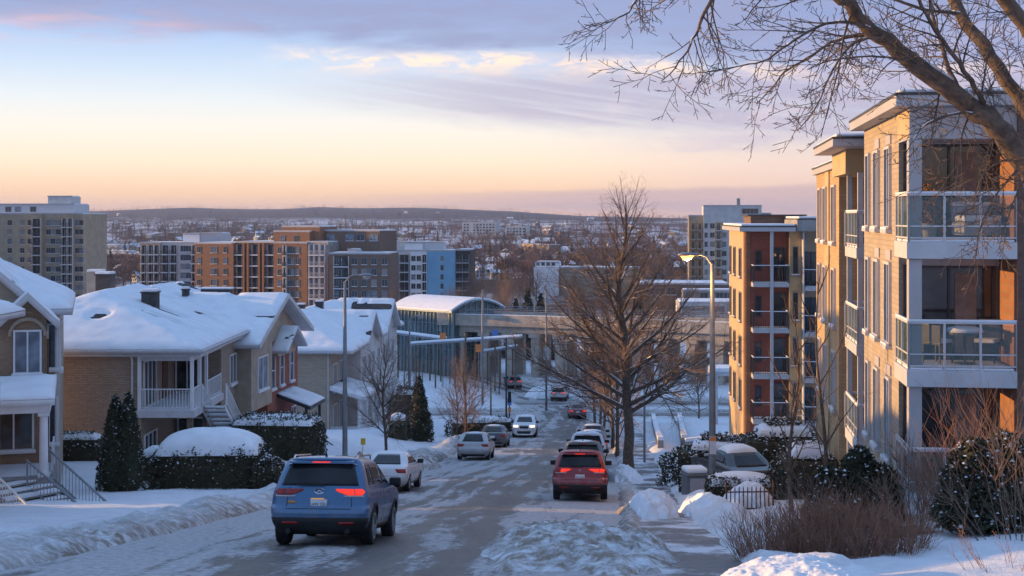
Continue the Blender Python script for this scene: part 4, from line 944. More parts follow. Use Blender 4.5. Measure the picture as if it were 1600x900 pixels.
# -- white and blue block
B = Block('apartment_building', 'white apartment block with a plain light blue end wall', 606, 436, R(-6))
B.body(600, 642, 392, .8, 14, 'pale_conc'); B.body(641, 668.5, 392, .0, 14, 'white'); B.body(667.5, 711.5, 392, -.4, 13, 'blue_panel'); B.body(711, 734, 391, .6, 13, 'darkin', name='balcony_wing')  # balcony wing wears the recess shade colour all over
B.body(575, 610, 381, 3, 10, 'trim', name='penthouse'); B.body(610, 650, 379, 4, 10, 'pale_conc', name='penthouse'); B.body(630, 658, 380, 2.5, 9.6, 'white', name='penthouse'); B.body(652, 690, 379.5, 3.5, 10, 'trim', name='penthouse')
R3 = rows(404, 14.4, 6)
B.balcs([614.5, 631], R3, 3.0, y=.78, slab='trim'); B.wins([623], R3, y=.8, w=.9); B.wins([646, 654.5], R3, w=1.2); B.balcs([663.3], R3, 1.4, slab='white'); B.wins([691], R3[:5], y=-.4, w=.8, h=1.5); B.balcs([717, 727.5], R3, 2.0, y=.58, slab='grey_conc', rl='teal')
# -- white tower on the right
B = Block('apartment_tower', 'white apartment tower with sun gold painted into its balcony backs behind the red brick block', 1076, 432, R(-6))
B.body(1076, 1100, 337.5, 1.5, 14, 'beige_conc'); B.body(1099, 1190, 322, 0, 16, 'pale_conc'); B.body(1152.5, 1158, 309.5, 5, 6.5, 'grey_conc', False, 'chimney'); B.body(1190, 1206, 334, 4, 12, 'grey_conc')
R4 = rows(353, 14.4, 7)
B.balcs([1083, 1093.5], R4, 1.8, y=1.48, slab='beige_conc', back='gold_panel'); B.wins([1103.2], R4, w=.8); B.wins([1113, 1131.5], R4, w=1.2); B.balcs([1122.5], R4, 2.0, slab='pale_conc', back='gold_panel'); B.wins([1144], R4, w=1.1); B.wins([1166, 1178], [330], w=2.4)  # gold backs put the low sun into the balcony colour
# -- distant slabs and mid-distance low buildings
B = Block('apartment_slab', 'distant long white apartment slab on the far side of the valley', 722, 1500, R(-14), 'distant white slabs'); B.body(722, 775, 347.5, 0, 18, 'pale_conc'); B.body(733, 737.5, 344.5, 3, 9, 'beige_conc', name='penthouse'); B.wins([726, 731, 741, 746, 751, 756, 761, 766, 771], rows(351, 4.4, 4), w=1.9, h=1.7)
B = Block('apartment_slab', 'distant shorter white apartment slab right of the long one', 790, 1450, R(-14), 'distant white slabs'); B.body(790, 822.5, 354, 0, 16, 'pale_conc'); B.body(803, 812, 352.5, 4, 9, 'pale_conc', name='penthouse'); B.wins([793.5, 798, 803, 808, 813, 818.5], rows(357.5, 4.4, 3), w=1.9, h=1.7)
B = Block('office_building', 'low office building with its sunlit side painted gold beyond the bare tree crowns', 815, 860, R(-42), 'low buildings of the valley'); B.body(815, 833, 381.5, 0, 12, 'gold_panel'); B.body(833, 856, 382.5, 1.0, 12, 'grey_conc'); B.wins([818.5, 823, 828], rows(387, 6.5, 2), w=1.7)  # gold body has the sun on the left face put into its colour
B = Block('school_building', 'brick building with a steep snowy roof beyond the viaduct', 834, 470, R(-8), 'low buildings of the valley'); B.body(834, 874, 419, 0, 10, 'tan_brick'); B.body(836, 872, 410, 1.0, 9, 'roof_snow', name='roof'); B.body(834.5, 873, 418, -.25, -.02, 'white', False, 'cornice'); B.body(872, 1000, 419, 1.5, 12, 'beige_conc')
B.wins([840, 848, 856, 864], [412], y=1.0, w=1.0, h=1.2); B.wins([840, 849, 858, 867], [426], w=1.5); B.wins([840, 849, 858, 867], [438], w=1.5); B.wins([884, 900, 916, 932, 948, 964], [425], y=1.5, w=1.8)
B = Block('flat_roofed_building', 'wide flat snow roofed building left behind the lit street lamp', 990, 330, R(-3), 'low buildings of the valley'); B.body(990, 1140, 444, 0, 16, 'brown_brick'); B.body(1064, 1180, 452, -7, -.1, 'grey_conc'); B.wins([1000, 1016, 1032, 1048], [455], w=2.4); B.wins([1072, 1084, 1096, 1108, 1120, 1132], [460], y=-7, w=1.8)
B = Block('flat_roofed_building', 'low flat snow roofed building nearest behind the viaduct on the right', 1062, 268, R(-3), 'low buildings of the valley'); B.body(1062, 1190, 474, 0, 12, 'pale_conc'); B.wins([1075, 1091, 1107, 1123], [485], w=2.0)
B = Block('flat_roofed_building', 'long low pinkish brick building between the beige tower and the grey block', 130, 640, R(-18), 'low buildings of the valley'); B.body(130, 219, 397, 0, 14, 'rust_brick'); B.body(150, 190, 393, 4, 12, 'pale_conc', name='penthouse'); B.wins([139, 150, 161, 172, 183, 194, 205], [402], w=3.0)
B = Block('flat_roofed_building', 'low white building with a snow roof far behind the beige tower', 132, 900, R(-20), 'low buildings of the valley'); B.body(132, 186, 383, 0, 16, 'pale_conc'); B.wins([140, 152, 164, 176], [387], w=3.0)
B = Block('flat_roofed_building', 'low long building with a snow roof behind the left street lamp', 548, 262, R(2), 'low buildings of the valley'); B.body(548, 640, 487, 0, 9, 'grey_conc'); B.wins([556, 570, 584, 598, 612, 626], [496], w=2.2)
# ---------------------------------------------------------------- glass station hall
def station():
    zg = -23.2; t = empty('station_hall', (-8.3, 200, zg), R(-44), 'glass station hall under a curved snow covered roof', 'station')
    ze = -12.9-zg; Lx, Wy, cr = 11.6, 9.0, 1.05
    arc = lambda y: ze+cr*(1-((y-Wy/2)/(Wy/2))**2)
    ys = np.linspace(-.9, Wy+.9, 25)
    def zz(y): return ze+cr*(1-((y-Wy/2)/(Wy/2))**2) if 0 <= y <= Wy else ze-abs(y-(0 if y < 0 else Wy))*.5
    for (nm, up, th, m, x0, x1) in (('roof', 0, .22, 'teal', -12.2, .7), ('roof_snow', .27, .26, 'roof_snow', -12.1, .6)):
        b = MB(); n = len(ys)
        b.add([(x, y, zz(y)+up) for x in (x0, x1) for y in ys]+[(x, y, zz(y)+up-th) for x in (x0, x1) for y in ys],
              [(i+1, i, n+i, n+i+1) for i in range(n-1)]+[(2*n+i, 2*n+i+1, 3*n+i+1, 3*n+i) for i in range(n-1)]+[(i, i+1, 2*n+i+1, 2*n+i) for i in range(n-1)]+[(n+i+1, n+i, 3*n+i, 3*n+i+1) for i in range(n-1)]+[(0, 2*n, 3*n, n), (n-1, 2*n-1, 4*n-1, 3*n-1)])
        b.build(nm, [M[m]], t, smooth=False)
    g = MB(); g.box(-Lx, 0, .04, .1, 2.6, ze-.02); g.build('glass_wall', [M['station_glass']], t)
    g = MB(); yy = np.linspace(0, Wy, 17)
    g.wallpoly([(0, 0, 2.6)]+[(0, Wy, 2.6)]+[(0, y, arc(y)-.22) for y in yy[::-1]], (1, 0, 0), .06); g.build('glass_wall', [M['station_glass']], t)
    g = MB(); g.box(-Lx, 0, Wy-.1, Wy-.04, 2.6, ze-.02); g.build('glass_wall', [M['station_glass']], t)
    f = MB()
    for x in np.linspace(-Lx, 0, 16): f.bar((x, .0, 0), (x, .0, ze), .15)
    for z in (2.6, 4.4, 6.2, 8.0): f.bar((-Lx, -.02, z), (0, -.02, z), .1); f.bar((.06, 0, z), (.06, Wy, z), .1)
    for y in np.linspace(0, Wy, 9): f.bar((.06, y, 0), (.06, y, arc(y)-.2), .14)
    f.tube([(0, 0, 0), (0, 0, ze)], .22, 8)
    f.build('mullions', [M['teal']], t)
    b = MB(); b.box(-Lx, -.1, .15, Wy-.15, 4.2, 4.5); b.box(-Lx, -.1, .15, Wy-.15, 8.0, 8.3); b.build('floor_slab', [M['grey_conc']], t)
    b = MB(); b.box(-Lx+.8, -2, 3.2, 6.2, 0, 8.0); b.build('stair_core', [M['concrete']], t)
    b = MB(); b.box(-Lx, 0, .12, Wy-.12, -2, 2.55); b.build('base_wall', [M['grey_conc']], t)
station()
# ---------------------------------------------------------------- elevated railway
def viaduct():
    path = [(-9.5, 204.5), (-3, 202.6), (5, 199.6), (14, 195.4), (24, 190.6), (36, 185), (50, 179), (70, 172), (100, 163)]
    pts = [Vector((a, b, 0)) for a, b in path]; zt = -14.35; t = empty('viaduct', (-9.5, 204.5, -23.5), 0, 'long concrete viaduct on pairs of square piers with metal railings', 'viaduct'); zo = 23.5
    org = Vector((-9.5, 204.5, 0))
    def ribbon(name, o0, o1, z0, z1, m):
        b = MB(); vs = []
        for i, p in enumerate(pts):
            tt = (pts[min(i+1, len(pts)-1)]-pts[max(i-1, 0)]).normalized(); n_ = Vector((tt.y, -tt.x, 0)); q = p-org
            for o, z in ((o0, z0), (o1, z0), (o1, z1), (o0, z1)): vs.append((q.x+n_.x*o, q.y+n_.y*o, z+zo))
        k = len(pts); fs = [(i*4+j, (i+1)*4+j, (i+1)*4+(j+1) % 4, i*4+(j+1) % 4) for i in range(k-1) for j in range(4)]+[(0, 1, 2, 3), (k*4-1, k*4-2, k*4-3, k*4-4)]
        b.add(vs, fs); return b.build(name, [M[m]], t)
    ribbon('deck', -3.6, 3.6, zt-1.0, zt, 'concrete'); ribbon('girder', -2.6, 2.9, zt-1.95, zt-1.003, 'concrete'); ribbon('parapet', 3.3, 3.62, zt+.003, zt+.55, 'concrete'); ribbon('parapet', -3.62, -3.3, zt+.003, zt+.55, 'concrete')
    ribbon('deck_snow', -3.2, 3.2, zt+.003, zt+.12, 'snow'); ribbon('deck_snow', 3.32, 3.6, zt+.553, zt+.66, 'snow')
    r = MB(); r2 = MB(); L = 0; px_ = []
    for a, c in zip(pts, pts[1:]):
        tt = (c-a).normalized(); n_ = Vector((tt.y, -tt.x, 0)); k = max(1, round((c-a).length/1.4))
        for i in range(k):
            p = a.lerp(c, i/k)-org
            for rr, o in ((r, 3.46), (r2, -3.46)): rr.bar((p.x+n_.x*o, p.y+n_.y*o, zt+.5+zo), (p.x+n_.x*o, p.y+n_.y*o, zt+1.35+zo), .07)
        for z in (.85, 1.1, 1.35):
            for rr, o in ((r, 3.46), (r2, -3.46)):
                q0, q1 = a-org+n_*o, c-org+n_*o; rr.bar((q0.x, q0.y, zt+z+zo), (q1.x, q1.y, zt+z+zo), .07)
    r.build('railing', [M['greymetal']], t); r2.build('railing', [M['greymetal']], t)
    s = 4.6; acc = 0; nxt = 3.0
    for a, c in zip(pts, pts[1:]):
        L = (c-a).length; tt = (c-a).normalized(); n_ = Vector((tt.y, -tt.x, 0))
        while nxt < acc+L and a.x < 75:
            p = a+tt*(nxt-acc)-org
            for o in (-1.9, 2.2):
                b = MB(); q = p+n_*o; rz = math.atan2(tt.y, tt.x)
                for (w_, z0, z1) in ((.58, -2, zt-2.5+zo), (.85, zt-2.5+zo, zt-1.96+zo)):
                    cs, sn = math.cos(rz)*w_, math.sin(rz)*w_
                    b.prism([(q.x-cs+sn, q.y-sn-cs), (q.x+cs+sn, q.y+sn-cs), (q.x+cs-sn, q.y+sn+cs), (q.x-cs-sn, q.y-sn+cs)], z0, z1)
                b.build('pier', [M['concrete']], t)
            nxt += 3.8
        acc += L
viaduct()
# ---------------------------------------------------------------- covered walkways before the station
def walkway(label, p0, p1, n):
    p0, p1 = Vector(p0), Vector(p1); t = empty('walkway_canopy', (p0.x, p0.y, -22.2), math.atan2(p1.y-p0.y, p1.x-p0.x), label, 'canopy', 'snow topped walkway canopies'); L = (p1-p0).length; z0, z1 = p0.z+22.2, p1.z+22.2
    b = MB(); b.slabpoly([(0, -.7, z0), (L, -.7, z1), (L, .7, z1), (0, .7, z0)], .2); b.build('canopy_roof', [M['greymetal']], t)
    b = MB(); b.slabpoly([(.05, -.65, z0+.26), (L-.05, -.65, z1+.26), (L-.05, .65, z1+.26), (.05, .65, z0+.26)], .255); b.build('roof_snow', [M['roof_snow']], t, bevel=.08)
    for i in range(n):
        x = L*(i+.3)/(n-.4) if n > 1 else L/2; boxpart('post', t, [M['wood']], (x-.08, x+.08, -.08, .08, -2.5, z0+(z1-z0)*x/L-.21))
walkway('long snow topped canopy on thin posts in front of the station', P(641, 537, 183), P(814, 526, 178), 6)
walkway('shorter snow topped canopy beside the glass hall', P(617, 519, 197), P(694, 529, 191), 5)
walkway('short canopy beneath the viaduct beside the piers', P(756, 549, 186), P(806, 541, 184), 3)
# ---------------------------------------------------------------- the town: single houses
def small_house(name, wall):
    b = MB(); w_, l, h = 4.2, 5.2, 4.6
    b.box(-w_, w_, -l, l, -3, h, 0)
    b.add([(-w_-.4, -l-.4, h-.1), (w_+.4, -l-.4, h-.1), (w_+.4, l+.4, h-.1), (-w_-.4, l+.4, h-.1), (0, -l-.4, h+2.7), (0, l+.4, h+2.7)], [(0, 4, 5, 3), (1, 2, 5, 4), (0, 3, 2, 1)], 1)
    b.add([(-w_, -l-.02, h-.1), (w_, -l-.02, h-.1), (0, -l-.02, h+2.4)], [(0, 1, 2)], 0)
    for x in (-2.4, 0, 2.4): b.box(x-.6, x+.6, -l-.06, -l, .9, 2.4, 2); b.box(x-.6, x+.6, -l-.06, -l, 3.0, 4.2, 2)
    for y in (-3, 0, 3): b.box(-w_-.06, -w_, y-.6, y+.6, 2.8, 4.1, 2)
    b.box(1.4, 2.2, 1, 1.8, h, h+3.0, 0)
    return b.build(name, [M[wall], M['roof_snow'], M['glass']])
HV = [('brown_brick', 'small brown brick house with a snowy gable roof among the bare trees of the town'), ('pale_conc', 'small white walled house with a snowy gable roof among the bare trees of the town'),
      ('beige_conc', 'small beige house with a snowy gable roof among the bare trees of the town'), ('rust_brick', 'small orange brick house with a snowy gable roof among the bare trees of the town')]
rng = np.random.RandomState(12)
protos = [small_house('town_house', a) for a, _ in HV]
TAKEN = []
def town_houses(n=270):
    k = 0
    while k < n:
        y = 349+rng.rand()**.9*86; px = rng.rand()*1660-30
        d = F*25/(y-HY)
        if d > 4300 or d < 520: continue
        if px < 150 and d < 700 or 210 < px < 745 and d < 560 or 1070 < px < 1210 and d < 600 or px > 1180 and rng.rand() < .75 or 825 < px < 1010 and d < 560: continue
        X = (px-800)/F*d
        if any(abs(X-a) < 11 and abs(d-b) < 14 for a, b in TAKEN[-60:]): continue
        TAKEN.append((X, d)); i = rng.choice(4, p=[.28, .34, .22, .16])
        o = protos[i] if k == i else None
        i = k if k < 4 else i
        o = protos[i] if k < 4 else protos[i].copy()
        if k >= 4: COL.objects.link(o)
        s = .62+rng.rand()*.5; o.location = (X, d, ground(X, d)); o.rotation_euler = (0, 0, rng.choice([0, 90, 45, -30])*math.pi/180+rng.randn()*.2); o.scale = (s, s*(1+rng.rand()*.5), s*.9)
        props(o, HV[i][1], 'house', 'houses of the far town'); k += 1
town_houses()
# ---------------------------------------------------------------- the town: bare trees as one wood
def spike_tree(n, seed, conifer=False):
    """template: thin 3-sided spikes fanning from a short trunk, unit height"""
    r = np.random.RandomState(seed); V = []
    def spike(a, b, w):
        a, b = np.array(a, float), np.array(b, float); t = b-a; q = np.cross(t, r.randn(3)); q /= np.linalg.norm(q)+1e-9; q2 = np.cross(t, q); q2 /= np.linalg.norm(q2)+1e-9
        p = [a+q*w, a-q*w*.5+q2*w*.87, a-q*w*.5-q2*w*.87, b]
        for f in ((0, 1, 3), (1, 2, 3), (2, 0, 3)): V.extend([p[i] for i in f])
    if conifer:
        spike((0, 0, 0), (0, 0, 1), .03)
        for i in range(n):
            h = .08+.9*r.rand(); R_ = .24*(1-h)+.02; th = r.rand()*6.28
            spike((0, 0, h), (math.cos(th)*R_, math.sin(th)*R_, h-.10*r.rand()), .03)
    else:
        spike((0, 0, 0), (r.randn()*.02, r.randn()*.02, .8), .022); ends = []
        for i in range(n//5):
            h = .22+.4*r.rand(); th = r.rand()*6.28; R_ = .12+.22*r.rand(); e = np.array([math.cos(th)*R_, math.sin(th)*R_, min(.98, h+.2+.25*r.rand())]); spike((0, 0, h), e, .012); ends.append((np.array([0, 0, h]), e))
        while len(V)//9 < n:
            a, e = ends[r.randint(len(ends))]; s = a+(e-a)*(.3+.6*r.rand()); dr = (e-a)*.6+r.randn(3)*.14; dr[2] = abs(dr[2])*.8+.05; q = s+dr*(.5+.7*r.rand()); q[2] = min(q[2], 1.0); spike(s, q, .0075)
    return np.array(V, np.float32)
def scatter_wood(name, label, n, y0, y1, nspike, hrange, matn, seed, ok, tmpl_n=5, conifer=0.0, bias=1.0):
    r = np.random.RandomState(seed); T = [spike_tree(nspike, seed+i) for i in range(tmpl_n)]; C_ = spike_tree(nspike, 99, True)
    vs = []; mi = []
    cnt = 0
    while cnt < n:
        y = y0+(y1-y0)*r.rand()**bias; px = r.rand()*1760-80; d = F*25.5/(y-HY)*(1+.1*r.randn()); X = (px-800)/F*d
        if d < 200 or d > 5200 or not ok(px, d, X, r): continue
        con = r.rand() < conifer; t = C_ if con else T[r.randint(tmpl_n)]
        h = hrange[0]+(hrange[1]-hrange[0])*r.rand(); th = r.rand()*6.28; c, s = math.cos(th)*h, math.sin(th)*h; wd = 1.0+.35*r.rand()
        q = np.empty_like(t); q[:, 0] = (t[:, 0]*c-t[:, 1]*s)*wd+X; q[:, 1] = (t[:, 0]*s+t[:, 1]*c)*wd+d; q[:, 2] = t[:, 2]*h+ground(X, d)-.3
        vs.append(q); mi.append(np.full(len(t)//3, 1 if con else 0)); cnt += 1
    v = np.concatenate(vs); f = np.arange(len(v)).reshape(-1, 3)
    o = npmesh(name, v, f, [M[matn], M['needle']], midx=np.concatenate(mi)); return props(o, label, 'woods', kind='stuff')
def ok_far(px, d, X, r):
    if px < 135 and d < 560 or 200 < px < 745 and d < 470 or 1060 < px < 1215 and d < 470: return False
    if d < 330: return False
    if 832 < px < 1005 and 455 < d < 500: return False
    if d < 1500 and any(abs(X-a) < 7 and -14 < d-b < 7 for a, b in TAKEN): return False
    g = vnoise(X/90.0+3, d/160.0); return r.rand() < .25+1.1*g
M['far_twig'] = mat('far_twigs', (.13, .088, .082), .95, .35, .05)
scatter_wood('valley_woods', 'bare brown trees between the houses across the valley floor', 2100, 362, 440, 60, (8, 14), 'far_twig', 5, ok_far, conifer=.10)
scatter_wood('distant_woods', 'far bare woods climbing the low hills on the skyline', 2600, 345, 372, 20, (9, 16), 'far_twig', 8, ok_far, conifer=.12, bias=.8)
def ridge_wood():
    r = np.random.RandomState(4); T = [spike_tree(14, 40+i) for i in range(4)]; vs = []
    for i in range(1300):
        d = 5900+r.rand()*600; px = r.rand()*1700-50; X = (px-800)/F*d; t = T[i % 4]; h = 9+9*r.rand()
        if r.rand() > .35+.9*vnoise(px/40.0, 2.0): continue
        q = t*h; q = q*np.array([1.6, 1.6, 1], np.float32)+np.array([X, d, ground(X, d)-1.5], np.float32); vs.append(q)
    v = np.concatenate(vs); props(npmesh('ridge_woods', v, np.arange(len(v)).reshape(-1, 3), M['far_twig']), 'trees along the crest of the far hills', 'woods', kind='stuff')
ridge_wood()

B = Block('backdrop_block', 'long low dark block added as a backdrop between the viaduct piers', 770, 232, R(-22), 'low buildings of the valley'); B.body(770, 1160, 556, 0, 5, 'dark_brick'); B.wins(list(range(790, 1150, 24)), [578], w=1.6)  # added dark block standing in for the clutter behind the piers
# ================================================================ bare trees
def perp(rs, t):
    v = Vector(rs.randn(3)); v -= t*v.dot(t); return v.normalized() if v.length > 1e-6 else Vector((1, 0, 0))
class Tree:
    def __init__(s, seed): s.rs = np.random.RandomState(seed); s.T = MB(); s.C = MB(); s.S = MB()
    def put(s, pts, rad):
        big = max(rad) > .028
        mb = s.T if big else s.C
        n = 9 if max(rad) > .12 else 6 if max(rad) > .045 else 4 if max(rad) > .014 else 3
        mb.tube(pts, rad, n, 0, cap=False)
        if s.snow and .02 < max(rad) < .16:
            for i in range(len(pts)-1):
                a, b = pts[i], pts[i+1]; t = (b-a)
                if t.length > 1e-6 and abs(t.normalized().z) < .72 and s.rs.rand() < s.snow:
                    up = Vector((0, 0, 1)); o = up-t.normalized()*t.normalized().z
                    s.T.tube([a+o*rad[i]*.75, b+o*rad[i+1]*.75], [rad[i]*.62, rad[i+1]*.62], 4, 1)
    snow = 0.0
    def branch(s, p, d, L, r, depth, P_, along0=.25):
        """P_: per-depth dicts n (children per metre), ang, ratio, up (tropism), wander, segs"""
        q = P_[min(depth, len(P_)-1)]; rs = s.rs; k = max(2, int(q.get('segs', 6)*min(1, .5+L)))
        pts = [Vector(p)]; d = Vector(d).normalized(); rad = [r]; dirs = [d.copy()]
        for i in range(k):
            d = (d+Vector(rs.randn(3))*q['wander']+Vector((0, 0, q['up']))).normalized()
            pts.append(pts[-1]+d*L/k); rad.append(max(r*(1-.82*(i+1)/k), .003)); dirs.append(d.copy())
        s.put(pts, rad); s.kids(pts, rad, dirs, L, depth, P_, along0)
        return pts, rad, dirs
    def kids(s, pts, rad, dirs, L, depth, P_, along0=.25):
        if depth >= len(P_)-1: return
        q = P_[depth]; rs = s.rs; n = max(1, int(q['n']*L+rs.rand())); k = len(pts)-1
        for j in range(n):
            f = along0+(1-along0)*(j+rs.rand()*.8)/n; f = min(f, .985); i = int(f*k); u = f*k-i
            a = pts[i].lerp(pts[i+1], u); t = dirs[min(i+1, k)]; th = R(q['ang']+rs.randn()*10)
            nd = t*math.cos(th)+perp(rs, t)*math.sin(th)
            if q.get('flat'): nd.z = nd.z*(1-q['flat'])+.1
            ln = L*q['ratio']*(1-q.get('taper', .55)*(f-along0)/(1-along0))*(.7+.6*rs.rand())
            rr = min(rad[i]*.72, max(.004, q.get('rr', .55)*rad[i]))
            s.branch(a, nd, ln, rr, depth+1, P_, .18)
    def build(s, name, loc, label, cat='tree', group=None, bark='bark', twig='twig', rz=0):
        t = empty(name, loc, rz, label, cat, group)
        if s.T.v: s.T.build('trunk', [M[bark], M['snow']], t, smooth=True)
        if s.C.v: s.C.build('crown', [M[twig]], t)
        return t
# ---- the big street tree in the middle
def street_tree():
    T = Tree(21); T.snow = .55; x, d = 5.5, 67.0; z = ground(x, d)+.1; H = 13.0
    k = 16; pts = [Vector((0, 0, -.6))]; rad = [.33]
    for i in range(k):
        h = H*(i+1)/k; pts.append(Vector((-.20+.2*math.sin(h*.55)+.10*math.sin(h*1.3), .1*math.sin(h), h))); rad.append(max(.25*(1-h/H)**.8+.012, .012))
    dirs = [(pts[min(i+1, k)]-pts[max(i-1, 0)]).normalized() for i in range(k+1)]
    T.put(pts, rad); rs = T.rs
    PR = [dict(n=0, ang=0, ratio=0, up=0, wander=0), dict(n=3.4, ang=38, ratio=.42, up=.045, wander=.06, segs=8, taper=.5, rr=.45), dict(n=5.4, ang=38, ratio=.42, up=.03, wander=.09, segs=5, rr=.5), dict(n=6.0, ang=40, ratio=.45, up=.03, wander=.11, segs=4), dict(n=0, ang=40, ratio=.4, up=.03, wander=.12, segs=3)]
    n = 46
    for j in range(n):
        h = 2.7+(H-3.6)*(j/(n-1))**1.05; i = int(h/H*k); th = j*2.4+rs.rand()*.6
        frac = (h-2.7)/(H-2.7); el_ = R(24+44*frac+rs.randn()*5); ln = (5.3*(1-frac)**.75+.9)*(.85+.3*rs.rand())
        dr = Vector((math.cos(th)*math.cos(el_), math.sin(th)*math.cos(el_), math.sin(el_)))
        T.branch(pts[i].lerp(pts[min(i+1, k)], h/H*k-i), dr, ln, min(rad[i]*.5, .02+.018*ln), 1, PR, .16)
    T.build('deciduous_tree', (x, d, z), 'large bare tree with orange lit limbs standing between the street and the sidewalk', group='bare trees lining the street')
street_tree()
def small_tree(seed, H, name='small'):
    T = Tree(seed); T.snow = .25; k = 9; pts = [Vector((0, 0, -.5))]; rad = [.016*H]; rs = T.rs
    for i in range(k):
        h = H*.92*(i+1)/k; pts.append(Vector((.05*H*.3*math.sin(h*1.1+seed), .04*H*.3*math.sin(h*.8), h))); rad.append(max(.0135*H*(1-h/H)**.9, .006))
    dirs = [(pts[min(i+1, k)]-pts[max(i-1, 0)]).normalized() for i in range(k+1)]; T.put(pts, rad)
    PR = [None, dict(n=4.6, ang=40, ratio=.45, up=.05, wander=.08, segs=5, taper=.4), dict(n=6.0, ang=40, ratio=.45, up=.03, wander=.1, segs=4), dict(n=0, ang=40, ratio=.4, up=.02, wander=.12, segs=3)]
    for j in range(30):
        f = .22+.74*j/29; h = H*.92*f; i = int(f*k); th = j*2.4+rs.rand(); e = R(26+38*f+rs.randn()*6); ln = H*(.40*(1-f)**.6+.10)*(.8+.4*rs.rand())
        T.branch(pts[i], Vector((math.cos(th)*math.cos(e), math.sin(th)*math.cos(e), math.sin(e))), ln, min(rad[i]*.6, .005*H), 1, PR, .15)
    return T
PT = [small_tree(31, 7.0), small_tree(32, 7.5), small_tree(33, 6.4)]
def sapling(seed, H):
    T = Tree(seed); k = 9; rs = T.rs; pts = [Vector((.03*H*math.sin(i*.9+seed)*i/k, .02*H*math.sin(i*.7), -.4+(H+.4)*i/k)) for i in range(k+1)]; T.put(pts, [max(.012*H*(1-i/k*.92), .006) for i in range(k+1)])
    PR = [None, dict(n=2.6, ang=34, ratio=.42, up=.07, wander=.09, segs=6, taper=.4), dict(n=2.6, ang=38, ratio=.5, up=.05, wander=.1, segs=4), dict(n=0, ang=40, ratio=.4, up=.02, wander=.12, segs=3)]
    for j in range(13):
        f = .25+.7*j/12; i = int(f*k); th = j*2.4+rs.rand(); e = R(48+22*f+rs.randn()*8); T.branch(pts[i], Vector((math.cos(th)*math.cos(e), math.sin(th)*math.cos(e), math.sin(e))), H*(.36*(1-f)+.1)*(.8+.4*rs.rand()), .0045*H, 1, PR, .2)
    return T
PT.append(sapling(34, 6.6))
PT = [(t.build('young_tree', (0, 0, 0), 'x', 'tree')) for t in PT]
_used = set()
def plant_tree(i, x, d, s, label, group='bare trees lining the street', rz=None):
    o = PT[i] if i not in _used else copy_tree(PT[i]); _used.add(i)
    o.location = (x, d, ground(x, d)+.02); o.scale = (s, s, s); o.rotation_euler = (0, 0, random.random()*6.28 if rz is None else rz)
    return props(o, label, 'tree', group)
for i, px, d, s, lb in ((0, 965, 82, 1.25, 'bare tree just behind the large orange lit street tree'), (1, 957, 94, 1.25, 'second bare tree beyond the large street tree, by the dark parked car'), (2, 946, 107, 1.35, 'third bare tree along the sidewalk beyond the large street tree'),
        (0, 938, 121, 1.4, 'fourth bare tree along the sidewalk, near the foot of the street'), (1, 930, 134, 1.45, 'bare tree at the end of the sidewalk by the crossing'),
        (1, 601, 76, .96, 'slim bare tree in front of the white porch of the buff brick house'), (2, 713, 100, .86, 'paler of the two bare trees beyond the silver hatchback'), (0, 726, 97, .95, 'darker of the two bare trees beyond the silver hatchback'),
        (2, 1091, 142, 1.15, 'bare tree standing alone in the snow right of the street beside the lit lamp'), (3, 1240, 38.5, .88, 'left one of two slim bare trees before the gold balcony wall'), (3, 1283, 34.5, .95, 'right one of two slim bare trees before the gold balcony wall')):
    plant_tree(i, (px-800)/F*d, d, s, lb)
# individual trees round the station and behind the viaduct
_r = np.random.RandomState(77); _n = 0
while _n < 74:
    px = 560+_r.rand()*600; d = 218+_r.rand()*240; x = (px-800)/F*d
    if px < 770 and d < 232 or 560 < px < 740 and d > 330 or 985 < px < 1160 and 262 < d < 292: continue
    plant_tree(int(_r.randint(3)), x, d, 1.0+_r.rand()*.7, 'bare brown tree in the thicket behind the viaduct and the station', 'bare trees behind the viaduct', _r.rand()*6.28); _n += 1
